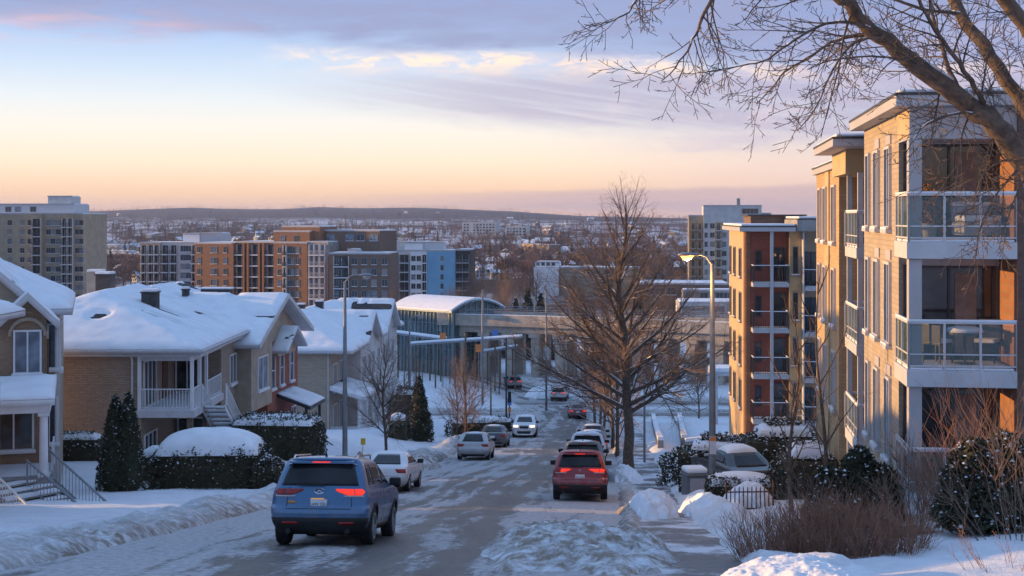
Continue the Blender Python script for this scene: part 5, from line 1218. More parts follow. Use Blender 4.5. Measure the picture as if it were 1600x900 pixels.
# ---- tree at the right edge whose limbs overhang the picture
def edge_tree():
    T = Tree(55); T.snow = .3; rs = T.rs
    base = Vector((5.95, 14, ground(5.95, 14)))
    def pl(pts, d0, d1=None, up=0):
        k = len(pts); return [P(x, y, d0+((d1 or d0)-d0)*i/(k-1))-base for i, (x, y) in enumerate(pts)]
    def smooth(pts, m=4):
        q = [pts[0]]+pts+[pts[-1]]; out = []
        for i in range(1, len(q)-2):
            for t in np.linspace(0, 1, m, endpoint=False):
                p0, p1, p2, p3 = q[i-1], q[i], q[i+1], q[i+2]
                out.append(.5*((2*p1)+(p2-p0)*t+(2*p0-5*p1+4*p2-p3)*t*t+(3*p1-p0-3*p2+p3)*t**3))
        return out+[pts[-1]]
    TW = [None, dict(n=5.2, ang=42, ratio=.36, up=-.015, wander=.08, segs=6, taper=.35, rr=.42), dict(n=10, ang=42, ratio=.34, up=.01, wander=.12, segs=5, rr=.6, taper=.4), dict(n=9, ang=44, ratio=.34, up=.03, wander=.16, segs=3, rr=.7), dict(n=0, ang=40, ratio=.4, up=.03, wander=.16, segs=3)]
    def limb(px, d0, d1, r0, r1, tw=True, n=None, tws=1.0, along=.15, depth=1):
        pts = smooth(pl(px, d0, d1)); k = len(pts)
        pts = [p+Vector(rs.randn(3))*min(.012, r0*.12) for p in pts]
        r0, r1 = r0*.82, r1*.85; rad = [r0+(r1-r0)*(i/(k-1))**.8 for i in range(k)]
        T.put(pts, rad); dirs = [(pts[min(i+1, k-1)]-pts[max(i-1, 0)]).normalized() for i in range(k)]
        if tw:
            L = sum((b-a).length for a, b in zip(pts, pts[1:])); Q = [dict(q) if q else None for q in TW]; Q[depth]['n'] = 1.7*(n or Q[depth]['n']); Q[depth]['ratio'] = min(.40, 1.25*tws/max(L, .5)); Q[depth]['rr'] = .35 if r0 > .05 else .55
            T.kids(pts, [min(r, .022) for r in rad], dirs, L, depth, Q, along)
        return pts
    limb([(1735, 1030), (1728, 800), (1712, 600), (1690, 430)], 14, 14, .36, .24, False)
    limb([(1692, 440), (1640, 320), (1600, 252), (1556, 198), (1500, 152), (1420, 92), (1362, 45), (1312, 0), (1262, -60)], 14, 13.4, .19, .06, n=3.0)
    limb([(1700, 460), (1680, 300), (1640, 225), (1600, 168), (1548, 88), (1502, 22), (1470, -40)], 14, 14.6, .13, .07, n=2.4)
    limb([(1705, 440), (1690, 200), (1640, 90), (1600, 38), (1568, -6), (1530, -80)], 14, 13.6, .12, .08, n=2.2)
    limb([(1502, 152), (1478, 95), (1462, 40), (1448, -20)], 13.7, 14.4, .035, .018, n=4)
    limb([(1556, 200), (1530, 150), (1500, 100), (1470, 60), (1440, 10), (1420, -40)], 13.8, 13.2, .045, .02, n=4)
    limb([(1366, 48), (1330, 36), (1290, 38), (1255, 54), (1222, 76), (1190, 96), (1150, 104), (1108, 112)], 13.5, 12.8, .028, .006, n=5)
    limb([(1420, 92), (1380, 58), (1340, 56), (1300, 66), (1262, 92), (1226, 112), (1205, 140), (1180, 162)], 13.6, 13.9, .03, .006, n=5)
    limb([(1440, 106), (1400, 92), (1350, 88), (1300, 94), (1262, 108)], 13.6, 13.0, .024, .006, n=5)
    limb([(1380, 58), (1340, 64), (1312, 92), (1292, 130), (1272, 172), (1245, 205)], 13.4, 12.6, .02, .005, n=6)
    limb([(1330, 22), (1318, 60), (1310, 110), (1296, 160), (1282, 215)], 13.4, 13.8, .018, .005, n=6)
    limb([(1560, 205), (1520, 178), (1480, 180), (1440, 200), (1415, 240)], 13.8, 13.2, .025, .005, n=6, tws=.8)
    for (a, b, c, e) in (((1600, 255), (1570, 250), (1535, 275), (1520, 330)), ((1560, 205), (1545, 230), (1540, 270), (1548, 320)), ((1520, 170), (1505, 205), (1500, 250), (1490, 300)), ((1610, 268), (1590, 300), (1575, 340), (1560, 390)), ((1470, 135), (1462, 175), (1455, 215), (1440, 262)), ((1600, 255), (1560, 300), (1530, 360), (1524, 430))):
        limb([a, b, c, e], 13.9, 13.2, .02, .004, n=6, tws=.7)
    # limbs above the frame that hang into the top of the picture
    limb([(1262, -60), (1200, -90), (1150, -70), (1116, -10), (1096, 30), (1084, 62), (1062, 96), (1034, 128)], 13.4, 12.6, .045, .005, n=4, tws=.7)
    limb([(1200, -90), (1120, -110), (1050, -60), (1000, -8), (982, 20), (952, 34), (925, 40)], 13.2, 12.4, .03, .005, n=4.5, tws=.5)
    limb([(1084, 62), (1092, 90), (1098, 110), (1094, 130)], 12.7, 12.7, .010, .004, n=8, tws=.5)
    limb([(1262, -60), (1220, -30), (1180, 10), (1165, 30)], 13.3, 13.0, .02, .005, n=6, tws=.7)
    limb([(1312, -2), (1270, -10), (1230, 6), (1180, 14)], 13.4, 13.0, .018, .005, n=7, tws=.7)
    limb([(1500, 22), (1440, 14), (1380, -8), (1330, -30)], 14.4, 14.0, .03, .012, n=4)
    T.build('deciduous_tree', tuple(base), 'bare tree at the right edge whose thick limbs overhang the near apartment block', group=None, twig='bark')
edge_tree()
# ================================================================ evergreens, hedges and shrubs
def leafcloud(pts, nrm, size, rs, mats=2, snowfrac=.06, flat=.4):
    """small crossed leaf faces at the points; returns verts, faces, material index"""
    n = len(pts); a = rs.randn(n, 3); a += nrm*flat; a /= np.linalg.norm(a, axis=1)[:, None]
    b = np.cross(a, rs.randn(n, 3)); b /= np.linalg.norm(b, axis=1)[:, None]; s = (size*(.5+rs.rand(n)))[:, None]
    v = np.stack([pts-b*s*.35, pts+b*s*.35, pts+a*s], 1).reshape(-1, 3); f = np.arange(3*n).reshape(-1, 3)
    return v, f, (rs.rand(n) < snowfrac).astype(int)
def flecks(pts, size, rs):
    n = len(pts); V = []; 
    o = np.array([[1, 0, 0], [-.5, .87, 0], [-.5, -.87, 0], [0, 0, .8]], float); s = (size*(.5+rs.rand(n)))[:, None, None]
    th = rs.rand(n)*6.28; c, sn = np.cos(th), np.sin(th); q = np.repeat(o[None], n, 0)*s
    x = q[:, :, 0]*c[:, None]-q[:, :, 1]*sn[:, None]; y = q[:, :, 0]*sn[:, None]+q[:, :, 1]*c[:, None]
    v = np.stack([x, y, q[:, :, 2]], -1)+pts[:, None]; i = np.arange(n)[:, None]*4
    f = np.concatenate([i+np.array([0, 1, 3]), i+np.array([1, 2, 3]), i+np.array([2, 0, 3])]); return v.reshape(-1, 3), f
def conifer(name, loc, label, cones, n=5000, size=.10, snow=260, seed=1, cat='evergreen', group=None, trunk=True, leaf='needle'):
    """cones: list of (dx, z0, z1, radius, power) bodies of revolution"""
    rs = np.random.RandomState(seed); t = empty(name, loc, 0, label, cat, group); A = []; B = []; Nn = []
    tot = sum((z1-z0)*r for _, z0, z1, r, _ in cones); core = MB()
    for dx_, z0, z1, r, pw in cones:
        m = int(n*(z1-z0)*r/tot); u = rs.rand(m)**(1.25 if pw < 1.5 else 1.0); h = z0+(z1-z0)*u; th = rs.rand(m)*6.283
        prof = lambda u: r*np.clip(1-u, 0, 1)**(1/pw)*np.clip(u*9+.55, 0, 1)
        lump = 1+.20*(fbm(th*2.2+seed, h*2.0+seed, 3)-.5)*2
        q = prof(u)*lump*(.78+.26*rs.rand(m)); p = np.stack([dx_+np.cos(th)*q, np.sin(th)*q, h], 1); A.append(p); Nn.append(np.stack([np.cos(th), np.sin(th), np.full(m, .9)], 1))
        core.tube([(dx_, 0, z0+(z1-z0)*k/8) for k in range(9)], [max(.01, float(prof(np.array(k/8)))*.74) for k in range(9)], 10)
    core.build('stem_mass', [M[leaf]], t); A = np.concatenate(A); Nn = np.concatenate(Nn)
    v, f, _ = leafcloud(A, Nn, size, rs); npmesh('foliage', v, f, M[leaf], t)
    if snow:
        i = rs.choice(len(A), snow); v, f = flecks(A[i]+Nn[i]*.03, .035*(size/.10)**.5, rs); npmesh('snow_flecks', v, f, M['snow'], t)
    if trunk: one('trunk', t, lambda b: b.tube([(0, 0, -.5), (0, 0, .5)], .1, 8), [M['bark']])
    return t
def hedge(label, loc, sx, sy, h, rz=0, n=6000, size=.09, snow=400, dome=.2, seed=1, round_=.25, cat='hedge', group='clipped hedges', leaf='leaf', name='hedge', capt=1.0, lumps=.1):
    rs = np.random.RandomState(seed); t = empty(name, loc, rz, label, cat, group)
    u = rs.rand(n)*2-1; v_ = rs.rand(n)*2-1; w_ = rs.rand(n); side = rs.rand(n)
    aw = [sy*h, sy*h, sx*h, sx*h, sx*sy]; cw = np.cumsum(aw)/sum(aw); k = np.searchsorted(cw, side)
    x = np.where(k == 0, -1, np.where(k == 1, 1, u)); y = np.where(k == 2, -1, np.where(k == 3, 1, v_)); z = np.where(k == 4, 1.0, w_)
    # rounding
    rr = np.maximum(np.abs(x), np.abs(y)); sh = 1-round_*np.clip((z-.55)/.45, 0, 1)**2*rr
    cx = 1-round_*.35*(np.abs(x)*np.abs(y))**3
    lump = 1+lumps*(fbm(x*2.5*sx+seed, y*2.5*sy+z*2+seed*3, 3)-.5)*2
    p = np.stack([x*sx/2*sh*cx*lump, y*sy/2*sh*cx*lump, z*h*(1+.5*(lump-1))*(1-.18*round_*np.clip(rr-.4, 0, 1))], 1); p *= (.94+.1*rs.rand(n))[:, None]
    nr = np.stack([x*(k < 2), y*((k == 2) | (k == 3)), 1.0*(k == 4)+.5], 1)
    core = MB(); c = .86; core.prism([(-sx/2*c*.95, -sy/2*c*.8), (-sx/2*c*.8, -sy/2*c*.95), (sx/2*c*.8, -sy/2*c*.95), (sx/2*c*.95, -sy/2*c*.8), (sx/2*c*.95, sy/2*c*.8), (sx/2*c*.8, sy/2*c*.95), (-sx/2*c*.8, sy/2*c*.95), (-sx/2*c*.95, sy/2*c*.8)], -.6, h*(.9-.2*round_)); core.build('stem_mass', [M[leaf]], t)
    vv, f, _ = leafcloud(p, nr, size, rs); npmesh('foliage', vv, f, M[leaf], t)
    if snow:
        wt = np.clip(p[:, 2]/h, .1, 1)**2; i = rs.choice(n, snow, p=wt/wt.sum()); vv, f = flecks(p[i]+nr[i]*.02, .04, rs); npmesh('snow_flecks', vv, f, M['snow'], t)
    if dome:
        g = 34; a = np.linspace(-1, 1, g); U, V = np.meshgrid(a, a); X = U*sx/2*(1-round_*.55); Y = V*sy/2*(1-round_*.55)
        e = np.clip(1-np.maximum(np.abs(U), np.abs(V))**2.4, 0, 1); e2 = np.clip((1-U**2)*(1-V**2), 0, 1)**.5
        Z = h*(1-.10*round_)-.10+e**.5*.12*capt+e2*dome+(fbm(X*1.6+seed, Y*1.6, 3)-.5)*.10*np.minimum(1, e*4)-.14*(e <= 0)
        v = np.stack([X, Y, Z], -1).reshape(-1, 3); i = (np.arange(g-1)[:, None]*g+np.arange(g-1)[None]).ravel()
        npmesh('snow_cap', v, np.stack([i, i+1, i+g+1, i+g], 1), M['roof_snow'], t, smooth=True)
    return t
def at(px, d, up=0.0):
    x = (px-800)/F*d; return (x, d, ground(x, d)+up)
conifer('columnar_cedar', at(188, 54, -.1), 'tall dark twin tipped cedar flecked with snow before the long brick wall', [(-.18, 0, 3.75, .80, 1.6), (.30, 0, 3.85, .72, 1.6)], 9000, .10, 330, 3, 'cedar')
conifer('columnar_cedar', at(657, 101, .0), 'pointed dark cedar rising from a clipped drum beyond the silver hatchback', [(0, 0, 2.3, .95, 6), (-.1, 1.6, 4.7, .72, 1.5)], 6000, .12, 260, 5, 'cedar')
hedge('dark hedge carrying one big smooth dome of snow, beside the blue car', at(330, 57.0, .0), 4.5, 3.2, 1.75, R(4), 12000, .10, 900, .62, 7, .2, capt=1.2)
hedge('clipped dark hedge with a thin flat snow top before the red brick house', at(434, 68.5, -.1), 4.3, 2.6, 2.05, R(-5), 9000, .11, 420, .10, 8, .2)
hedge('low snowy shrub between the cedar and the snow domed hedge', at(243, 58.5), 1.3, 1.3, 1.25, 0, 2600, .09, 300, .2, 9, .5, 'shrub', 'snowy shrubs')
hedge('leafy dark shrub at the end of the snow domed hedge', at(421, 56.0, -.1), 1.2, 1.2, 1.25, 0, 2600, .11, 240, 0, 10, .4, 'shrub', 'snowy shrubs', lumps=.3)
hedge('low dark shrub at the foot of the long brick wall beside the cedar', at(122, 62.5, .0), 2.6, 1.2, 1.2, 0, 3200, .09, 300, .08, 19, .5, 'shrub', 'snowy shrubs')
hedge('big rounded snowy hedge behind the parked car and the street lamp', at(1130, 57.0, .0), 4.3, 2.6, 1.9, R(-10), 9000, .11, 1500, .12, 11, .75, lumps=.3)
hedge('tall rounded hedge with a snow crown in front of the red brick block', at(1222, 55.0, .0), 3.6, 2.6, 2.35, 0, 8000, .11, 1300, .2, 12, .8, lumps=.3)
hedge('small clipped hedge with a snow cap right behind the street lamp pole', at(1156, 46.6, .05), 2.15, 1.1, .86, R(-4), 5000, .08, 260, .16, 13, .15)
hedge('short hedge end with a snow cap beside the grey bin', at(1081, 52.6, .0), .8, .9, .8, 0, 2200, .08, 120, .16, 14, .2)
hedge('domed snowy shrub right of the parked car', at(1262, 46.5, .0), 2.2, 2.0, 1.75, 0, 5200, .10, 500, .25, 15, .8, 'shrub', 'snowy shrubs', lumps=.25)
hedge('snowy bush beside the white porch stairs of the farthest house', at(622, 99, .2), 1.6, 1.6, 1.5, 0, 2200, .12, 200, .25, 16, .6, 'shrub', 'snowy shrubs', lumps=.3)
hedge('long low hedge behind the two bare trees beyond the silver hatchback', at(752, 112, .2), 5.5, 1.3, 1.3, R(10), 3000, .14, 160, .14, 17, .2)
hedge('dark bush beside the clipped drum of the pointed cedar', at(636, 118, .3), 3.0, 2.2, 2.6, 0, 2600, .18, 200, .1, 18, .5, 'shrub', 'snowy shrubs', lumps=.4)
for i, (px, d, h) in enumerate(((806, 230, 9.6), (825, 236, 11.2), (845, 228, 10.6), (1000, 250, 8.5))):
    conifer('spruce_tree', at(px, d), ['dark spruce behind the viaduct, left of the taller spruce', 'tallest dark spruce behind the viaduct', 'dark spruce behind the viaduct, right of the tallest spruce', 'dark spruce alone behind the viaduct beyond the large street tree'][i], [(0, .4, h, h*.24, 1.05)], 1700, .42, 150, 60+i, 'spruce', 'spruces behind the viaduct')
# juniper like bush, round cedar and twiggy bushes on the right
def spray_bush(name, loc, label, n, h, spread, r, mat_, cat='shrub', seed=1, sub=3, wander=.10, up=.03, lean=.5, group=None, parts=('stems',)):
    T = Tree(seed); rs = T.rs; b = MB()
    for i in range(n):
        th = rs.rand()*6.283; q = math.sqrt(rs.rand()); p = Vector((math.cos(th)*q*spread*.55, math.sin(th)*q*spread*.55*.8, -.05)); dr = Vector((math.cos(th)*q*lean, math.sin(th)*q*lean, 1)).normalized(); L = h*(.55+.5*rs.rand())*(1-.3*q); k = 5
        pts = [p]; d = dr
        for j in range(k): d = (d+Vector(rs.randn(3))*wander+Vector((0, 0, up))).normalized(); pts.append(pts[-1]+d*L/k)
        b.tube(pts, [max(.0025, r*(1-.75*j/k)) for j in range(k+1)], 3, cap=False)
        for _ in range(sub):
            j = rs.randint(1, k); a = pts[j]; d2 = (pts[j+1]-pts[j]).normalized(); nd = (d2+perp(rs, d2)*.75).normalized(); l2 = L*(.2+.3*rs.rand()); m = a+nd*l2*.5+Vector((0, 0, .02)); e = m+(nd+Vector((0, 0, .3))+Vector(rs.randn(3))*.2).normalized()*l2*.5
            b.tube([a, m, e], [r*.5, r*.4, .002], 3, cap=False)
    t = empty(name, loc, 0, label, cat, group); b.build('stems', [M[mat_]], t); return t
spray_bush('dogwood_bush', at(1222, 24.2, .0), 'reddish brown twiggy bush at the left, right above the bright snow heap', 340, 1.2, 1.4, .006, 'redtwig', seed=71, group='brown twiggy bushes')
spray_bush('dogwood_bush', at(1300, 24.0, .0), 'densest reddish brown twiggy bush in the middle of the snowy bed', 480, 1.35, 1.55, .006, 'redtwig', seed=72, group='brown twiggy bushes')
spray_bush('dogwood_bush', at(1372, 23.8, .0), 'reddish brown twiggy bush at the right end of the snowy bed', 340, 1.2, 1.35, .006, 'redtwig', seed=73, group='brown twiggy bushes')
spray_bush('grass_clump', at(1418, 26.8, .05), 'low clump of ochre dead leaves below the near balcony', 260, .42, .9, .008, 'ochre', 'plant', 74, 4, .2, 0, 1.4)
spray_bush('twig_shrub', at(1432, 29.0, .05), 'tall dark bare shrub against the corner of the lowest balcony', 22, 2.3, .9, .016, 'twig', seed=75, sub=9, wander=.12)
spray_bush('twig_shrub', at(1530, 27.5, .05), 'tall orange lit bare shrub rising above the round cedar', 52, 3.1, 1.4, .009, 'redtwig', seed=76, sub=12, wander=.12, lean=.75)
spray_bush('twig_shrub', at(1585, 20.2, .0), 'sparse bare twigs poking from the snow at the bottom right corner', 26, .8, 1.3, .006, 'redtwig', seed=77, sub=4, lean=1.0)
spray_bush('twig_shrub', at(1598, 24.5, .0), 'bare shrub at the right edge in front of the dark brick wall', 30, 3.2, 1.4, .009, 'twig', seed=78, sub=10, lean=.7)
spray_bush('twig_shrub', at(1330, 30.6, .0), 'bare shrub mixed into the dark juniper before the beige wall', 40, 2.0, 2.0, .009, 'twig', seed=79, sub=8, lean=.9)
conifer('juniper_bush', at(1336, 31.2, .0), 'dark spreading juniper bush before the beige brick wall', [(-.55, 0, 1.3, .62, 2.2), (.1, 0, 1.75, .7, 2.0), (.62, 0, 1.35, .55, 2.2), (-.1, 0, .9, 1.1, 3)], 9000, .13, 700, 81, 'shrub')
conifer('round_cedar', at(1542, 26.3, .0), 'rounded dark cedar with a short trunk right of the near balcony', [(-.25, .25, 1.75, .70, 2.4), (.35, .2, 1.85, .75, 2.4), (0, .15, 1.4, 1.0, 3)], 10000, .12, 800, 82, 'cedar')
# ================================================================ cars
def paint(name, col, metal=.35, rough=.32):
    m, n, bs = newmat(name); co = objco(n)
    s = n.nodes.new('ShaderNodeSeparateXYZ'); n.links.new(co, s.inputs[0]); Z = N(n, s.outputs[2])
    d = noise_tex(n, co, 3.0, 6, .65)
    salt = (Z.sm(.95, .30)*(d.sm(.25, .7))*.62)                 # road salt dried on the lower panels
    n.links.new(mixc(n, salt, col, (.30, .28, .27)), bs.inputs['Base Color'])
    bs.inputs['Metallic'].default_value = metal; r = salt*.5+rough; n.links.new(r.s, bs.inputs['Roughness'])
    bs.inputs['Coat Weight'].default_value = .6; bs.inputs['Coat Roughness'].default_value = .12; return m
SUV = dict(L=4.76, W=1.89, H=1.68, wheel=.365, wb=(-1.42, 1.33), belt=1.10, top=1.56, tbl=[
    (.24, .80, .22, -.18), (.34, .90, .09, -.06), (.48, .955, .02, .0), (.62, .985, .0, .0), (.72, 1.0, .03, .01), (.78, .995, .10, .02), (.92, .985, .115, .06), (1.00, .97, .13, .22),
    (1.06, .955, .145, .62), (1.12, .93, .16, 1.18), (1.28, .885, .22, 1.58), (1.44, .83, .30, 1.92), (1.56, .775, .37, 2.20), (1.62, .70, .34, 2.42), (1.66, .56, .52, 2.62), (1.68, .30, .95, 2.9)])
HATCH = dict(L=4.35, W=1.80, H=1.50, wheel=.32, wb=(-1.30, 1.28), belt=.98, top=1.39, tbl=[
    (.20, .80, .20, -.14), (.30, .90, .08, -.05), (.44, .955, .01, .0), (.56, .985, .0, .0), (.66, 1.0, .04, .01), (.76, .99, .09, .04), (.86, .975, .10, .18),
    (.93, .955, .12, .62), (1.0, .93, .16, 1.10), (1.14, .875, .34, 1.52), (1.28, .815, .55, 1.88), (1.39, .755, .72, 2.14), (1.44, .68, .74, 2.34), (1.48, .54, .95, 2.5), (1.50, .30, 1.35, 2.7)])
SEDAN = dict(L=4.62, W=1.80, H=1.46, wheel=.32, wb=(-1.36, 1.32), belt=.98, top=1.35, tbl=[
    (.20, .80, .20, -.14), (.30, .90, .08, -.05), (.44, .955, .01, .0), (.58, .985, .0, .0), (.70, 1.0, .02, .01), (.80, .99, .04, .06), (.88, .975, .06, .2),
    (.94, .955, .12, .66), (.985, .93, .42, 1.05), (1.02, .91, .62, 1.22), (1.14, .86, .88, 1.55), (1.26, .80, 1.12, 1.86), (1.35, .745, 1.32, 2.10), (1.40, .67, 1.46, 2.28), (1.44, .52, 1.62, 2.44), (1.46, .28, 1.85, 2.6)])
class Car:
    def __init__(s, q):
        s.q = q; s.T = np.array(q['tbl']); s.h = q['L']/2
    def lv(s, z):
        T = s.T; hw = np.interp(z, T[:, 0], T[:, 1])*s.q['W']/2; yr = -s.h+np.interp(z, T[:, 0], T[:, 2]); yf = s.h-np.interp(z, T[:, 0], T[:, 3]); return hw, yr, yf
    def S(s, u, z):
        """point of the body surface: u 0-1 rear, 1-2 corner, 2-3 right side, 3-4 corner, 4-5 front, ... 8 = 0"""
        hw, yr, yf = s.lv(z); u = u % 8; k = int(u); t = u-k
        rc = min(.26, hw*.5, (yf-yr)*.3); fc = min(.42, hw*.6, (yf-yr)*.35)
        bul = lambda x: .07*(1-(x/max(hw, .1))**2)
        if k == 0: x = (hw-rc)*(2*t-1); return (x, yr+.07-bul(x)-.07*0, z)
        if k == 1: a = -math.pi/2+t*math.pi/2; x = hw-rc+rc*math.cos(a); return (x, yr+rc+rc*math.sin(a)+(.07-bul(hw-rc))*(1-t), z)
        if k == 2: y = yr+rc+(yf-fc-yr-rc)*t; return (hw*(1+.0*t), y, z)
        if k == 3: a = t*math.pi/2; return (hw-fc+fc*math.cos(a), yf-fc+fc*math.sin(a)-(.07-bul(hw-fc))*t, z)
        if k == 4: x = (hw-fc)*(1-2*t); return (x, yf-.07+bul(x), z)
        if k == 5: p = s.S(3+(1-t), z); return (-p[0], p[1], z)
        if k == 6: p = s.S(2+(1-t), z); return (-p[0], p[1], z)
        p = s.S(1+(1-t), z); return (-p[0], p[1], z)
    def uside(s, y, z):
        hw, yr, yf = s.lv(z); rc = min(.26, hw*.5, (yf-yr)*.3); fc = min(.42, hw*.6, (yf-yr)*.35); return 2+np.clip((y-yr-rc)/max(yf-fc-yr-rc, .01), 0, 1)
    def patch(s, name, mat_, parent, u0, u1, z0, z1, off=.008, nu=10, nz=5, mirror=False, thick=.012):
        """inlay following the body; u0/u1 may be functions of z"""
        def grid(sgn):
            V = []
            for j in range(nz+1):
                z = z0+(z1-z0)*j/nz; a = u0(z) if callable(u0) else u0; b = u1(z) if callable(u1) else u1
                for i in range(nu+1):
                    u = a+(b-a)*i/nu; p = Vector(s.S(u, z)); e = .01
                    du = Vector(s.S(u+e, z))-Vector(s.S(u-e, z)); dz_ = Vector(s.S(u, z+.012))-Vector(s.S(u, z-.012)); nn = du.cross(dz_)
                    nn = nn.normalized() if nn.length > 1e-9 else Vector((0, 0, 1)); q = p+nn*off; V.append((q.x*sgn, q.y, q.z, nn.x*sgn, nn.y, nn.z))
            return np.array(V)
        out = []
        for sgn in ((1, -1) if mirror else (1,)):
            V = grid(sgn); n = nu+1; i = (np.arange(nz)[:, None]*n+np.arange(nu)[None]).ravel(); top = V[:, :3]; bot = V[:, :3]-V[:, 3:]*thick; m = len(V)
            per = list(range(n))+[j*n+nu for j in range(1, nz+1)]+[nz*n+k for k in range(nu-1, -1, -1)]+[j*n for j in range(nz-1, 0, -1)]; a = np.array(per); b = np.roll(a, -1)
            f = np.concatenate([np.stack([i, i+1, i+n+1, i+n], 1), np.stack([a+m, b+m, b, a], 1)])
            if sgn < 0: f = f[:, ::-1]
            out.append(npmesh(name, np.concatenate([top, bot]), f, M[mat_] if isinstance(mat_, str) else mat_, parent, smooth=False))
        return out
def wheel_part(parent, x, y, r, w=.235):
    b = MB(); k = 28; prof = [(r*.66, -w/2), (r*.93, -w/2), (r, -w*.36), (r, w*.36), (r*.93, w/2), (r*.66, w/2)]; n = len(prof)
    b.add([(pw, pr*math.cos(2*math.pi*i/k), pr*math.sin(2*math.pi*i/k)) for i in range(k) for pr, pw in prof], [(i*n+j, ((i+1) % k)*n+j, ((i+1) % k)*n+j+1, i*n+j+1) for i in range(k) for j in range(n-1)])
    for i in range(k):                                     # tread blocks
        a0, a1 = 2*math.pi*(i+.12)/k, 2*math.pi*(i+.88)/k
        for x0, x1 in ((-w*.34, -w*.04), (w*.04, w*.34)): b.add([(xx, (r+dr)*math.cos(a), (r+dr)*math.sin(a)) for dr in (-.004, .006) for a in (a0, a1) for xx in (x0, x1)], [(4, 5, 7, 6), (0, 1, 5, 4), (2, 6, 7, 3), (0, 4, 6, 2), (1, 3, 7, 5)])
    wh = b.build('wheel', [M['rubber']], parent); wh.location = (x, y, r)
    s_ = 1 if x > 0 else -1; m = MB()
    for i in range(10):
        a = 2*math.pi*i/10; c, s = math.cos(a), math.sin(a); m.bar((s_*(w/2-.03), c*r*.14, s*r*.14), (s_*(w/2-.045), c*r*.64, s*r*.64), .035)
    m.tube([(s_*(w/2-.02), 0, 0), (s_*(w/2-.09), 0, 0)], .055, 10)
    for i in range(24):
        a0, a1 = 2*math.pi*i/24, 2*math.pi*(i+1)/24
        m.add([(s_*(w/2+d), rr*math.cos(a), rr*math.sin(a)) for d in (.004, -.05) for rr in (r*.60, r*.685) for a in (a0, a1)], [(0, 1, 3, 2), (4, 6, 7, 5), (0, 4, 5, 1)])
    m.build('rim', [M['rim']], wh)
    d = MB(); d.tube([(s_*(w/2-.07), 0, 0), (s_*(w/2-.10), 0, 0)], r*.6, 20); d.build('hub', [M['black']], wh)
    return wh
def text(parent, s, loc, rot, size, mat_, name='lettering', depth=.002):
    c = bpy.data.curves.new(name, 'FONT'); c.body = s; c.size = size; c.align_x = 'CENTER'; c.align_y = 'CENTER'; c.extrude = depth; c.materials.append(M[mat_])
    t_ = bpy.data.objects.new(name, c); COL.objects.link(t_); bpy.context.view_layer.update(); me = bpy.data.meshes.new_from_object(t_); bpy.data.objects.remove(t_); o = bpy.data.objects.new(name, me); COL.objects.link(o); o.parent = parent; o.location = loc; o.rotation_euler = rot; return o
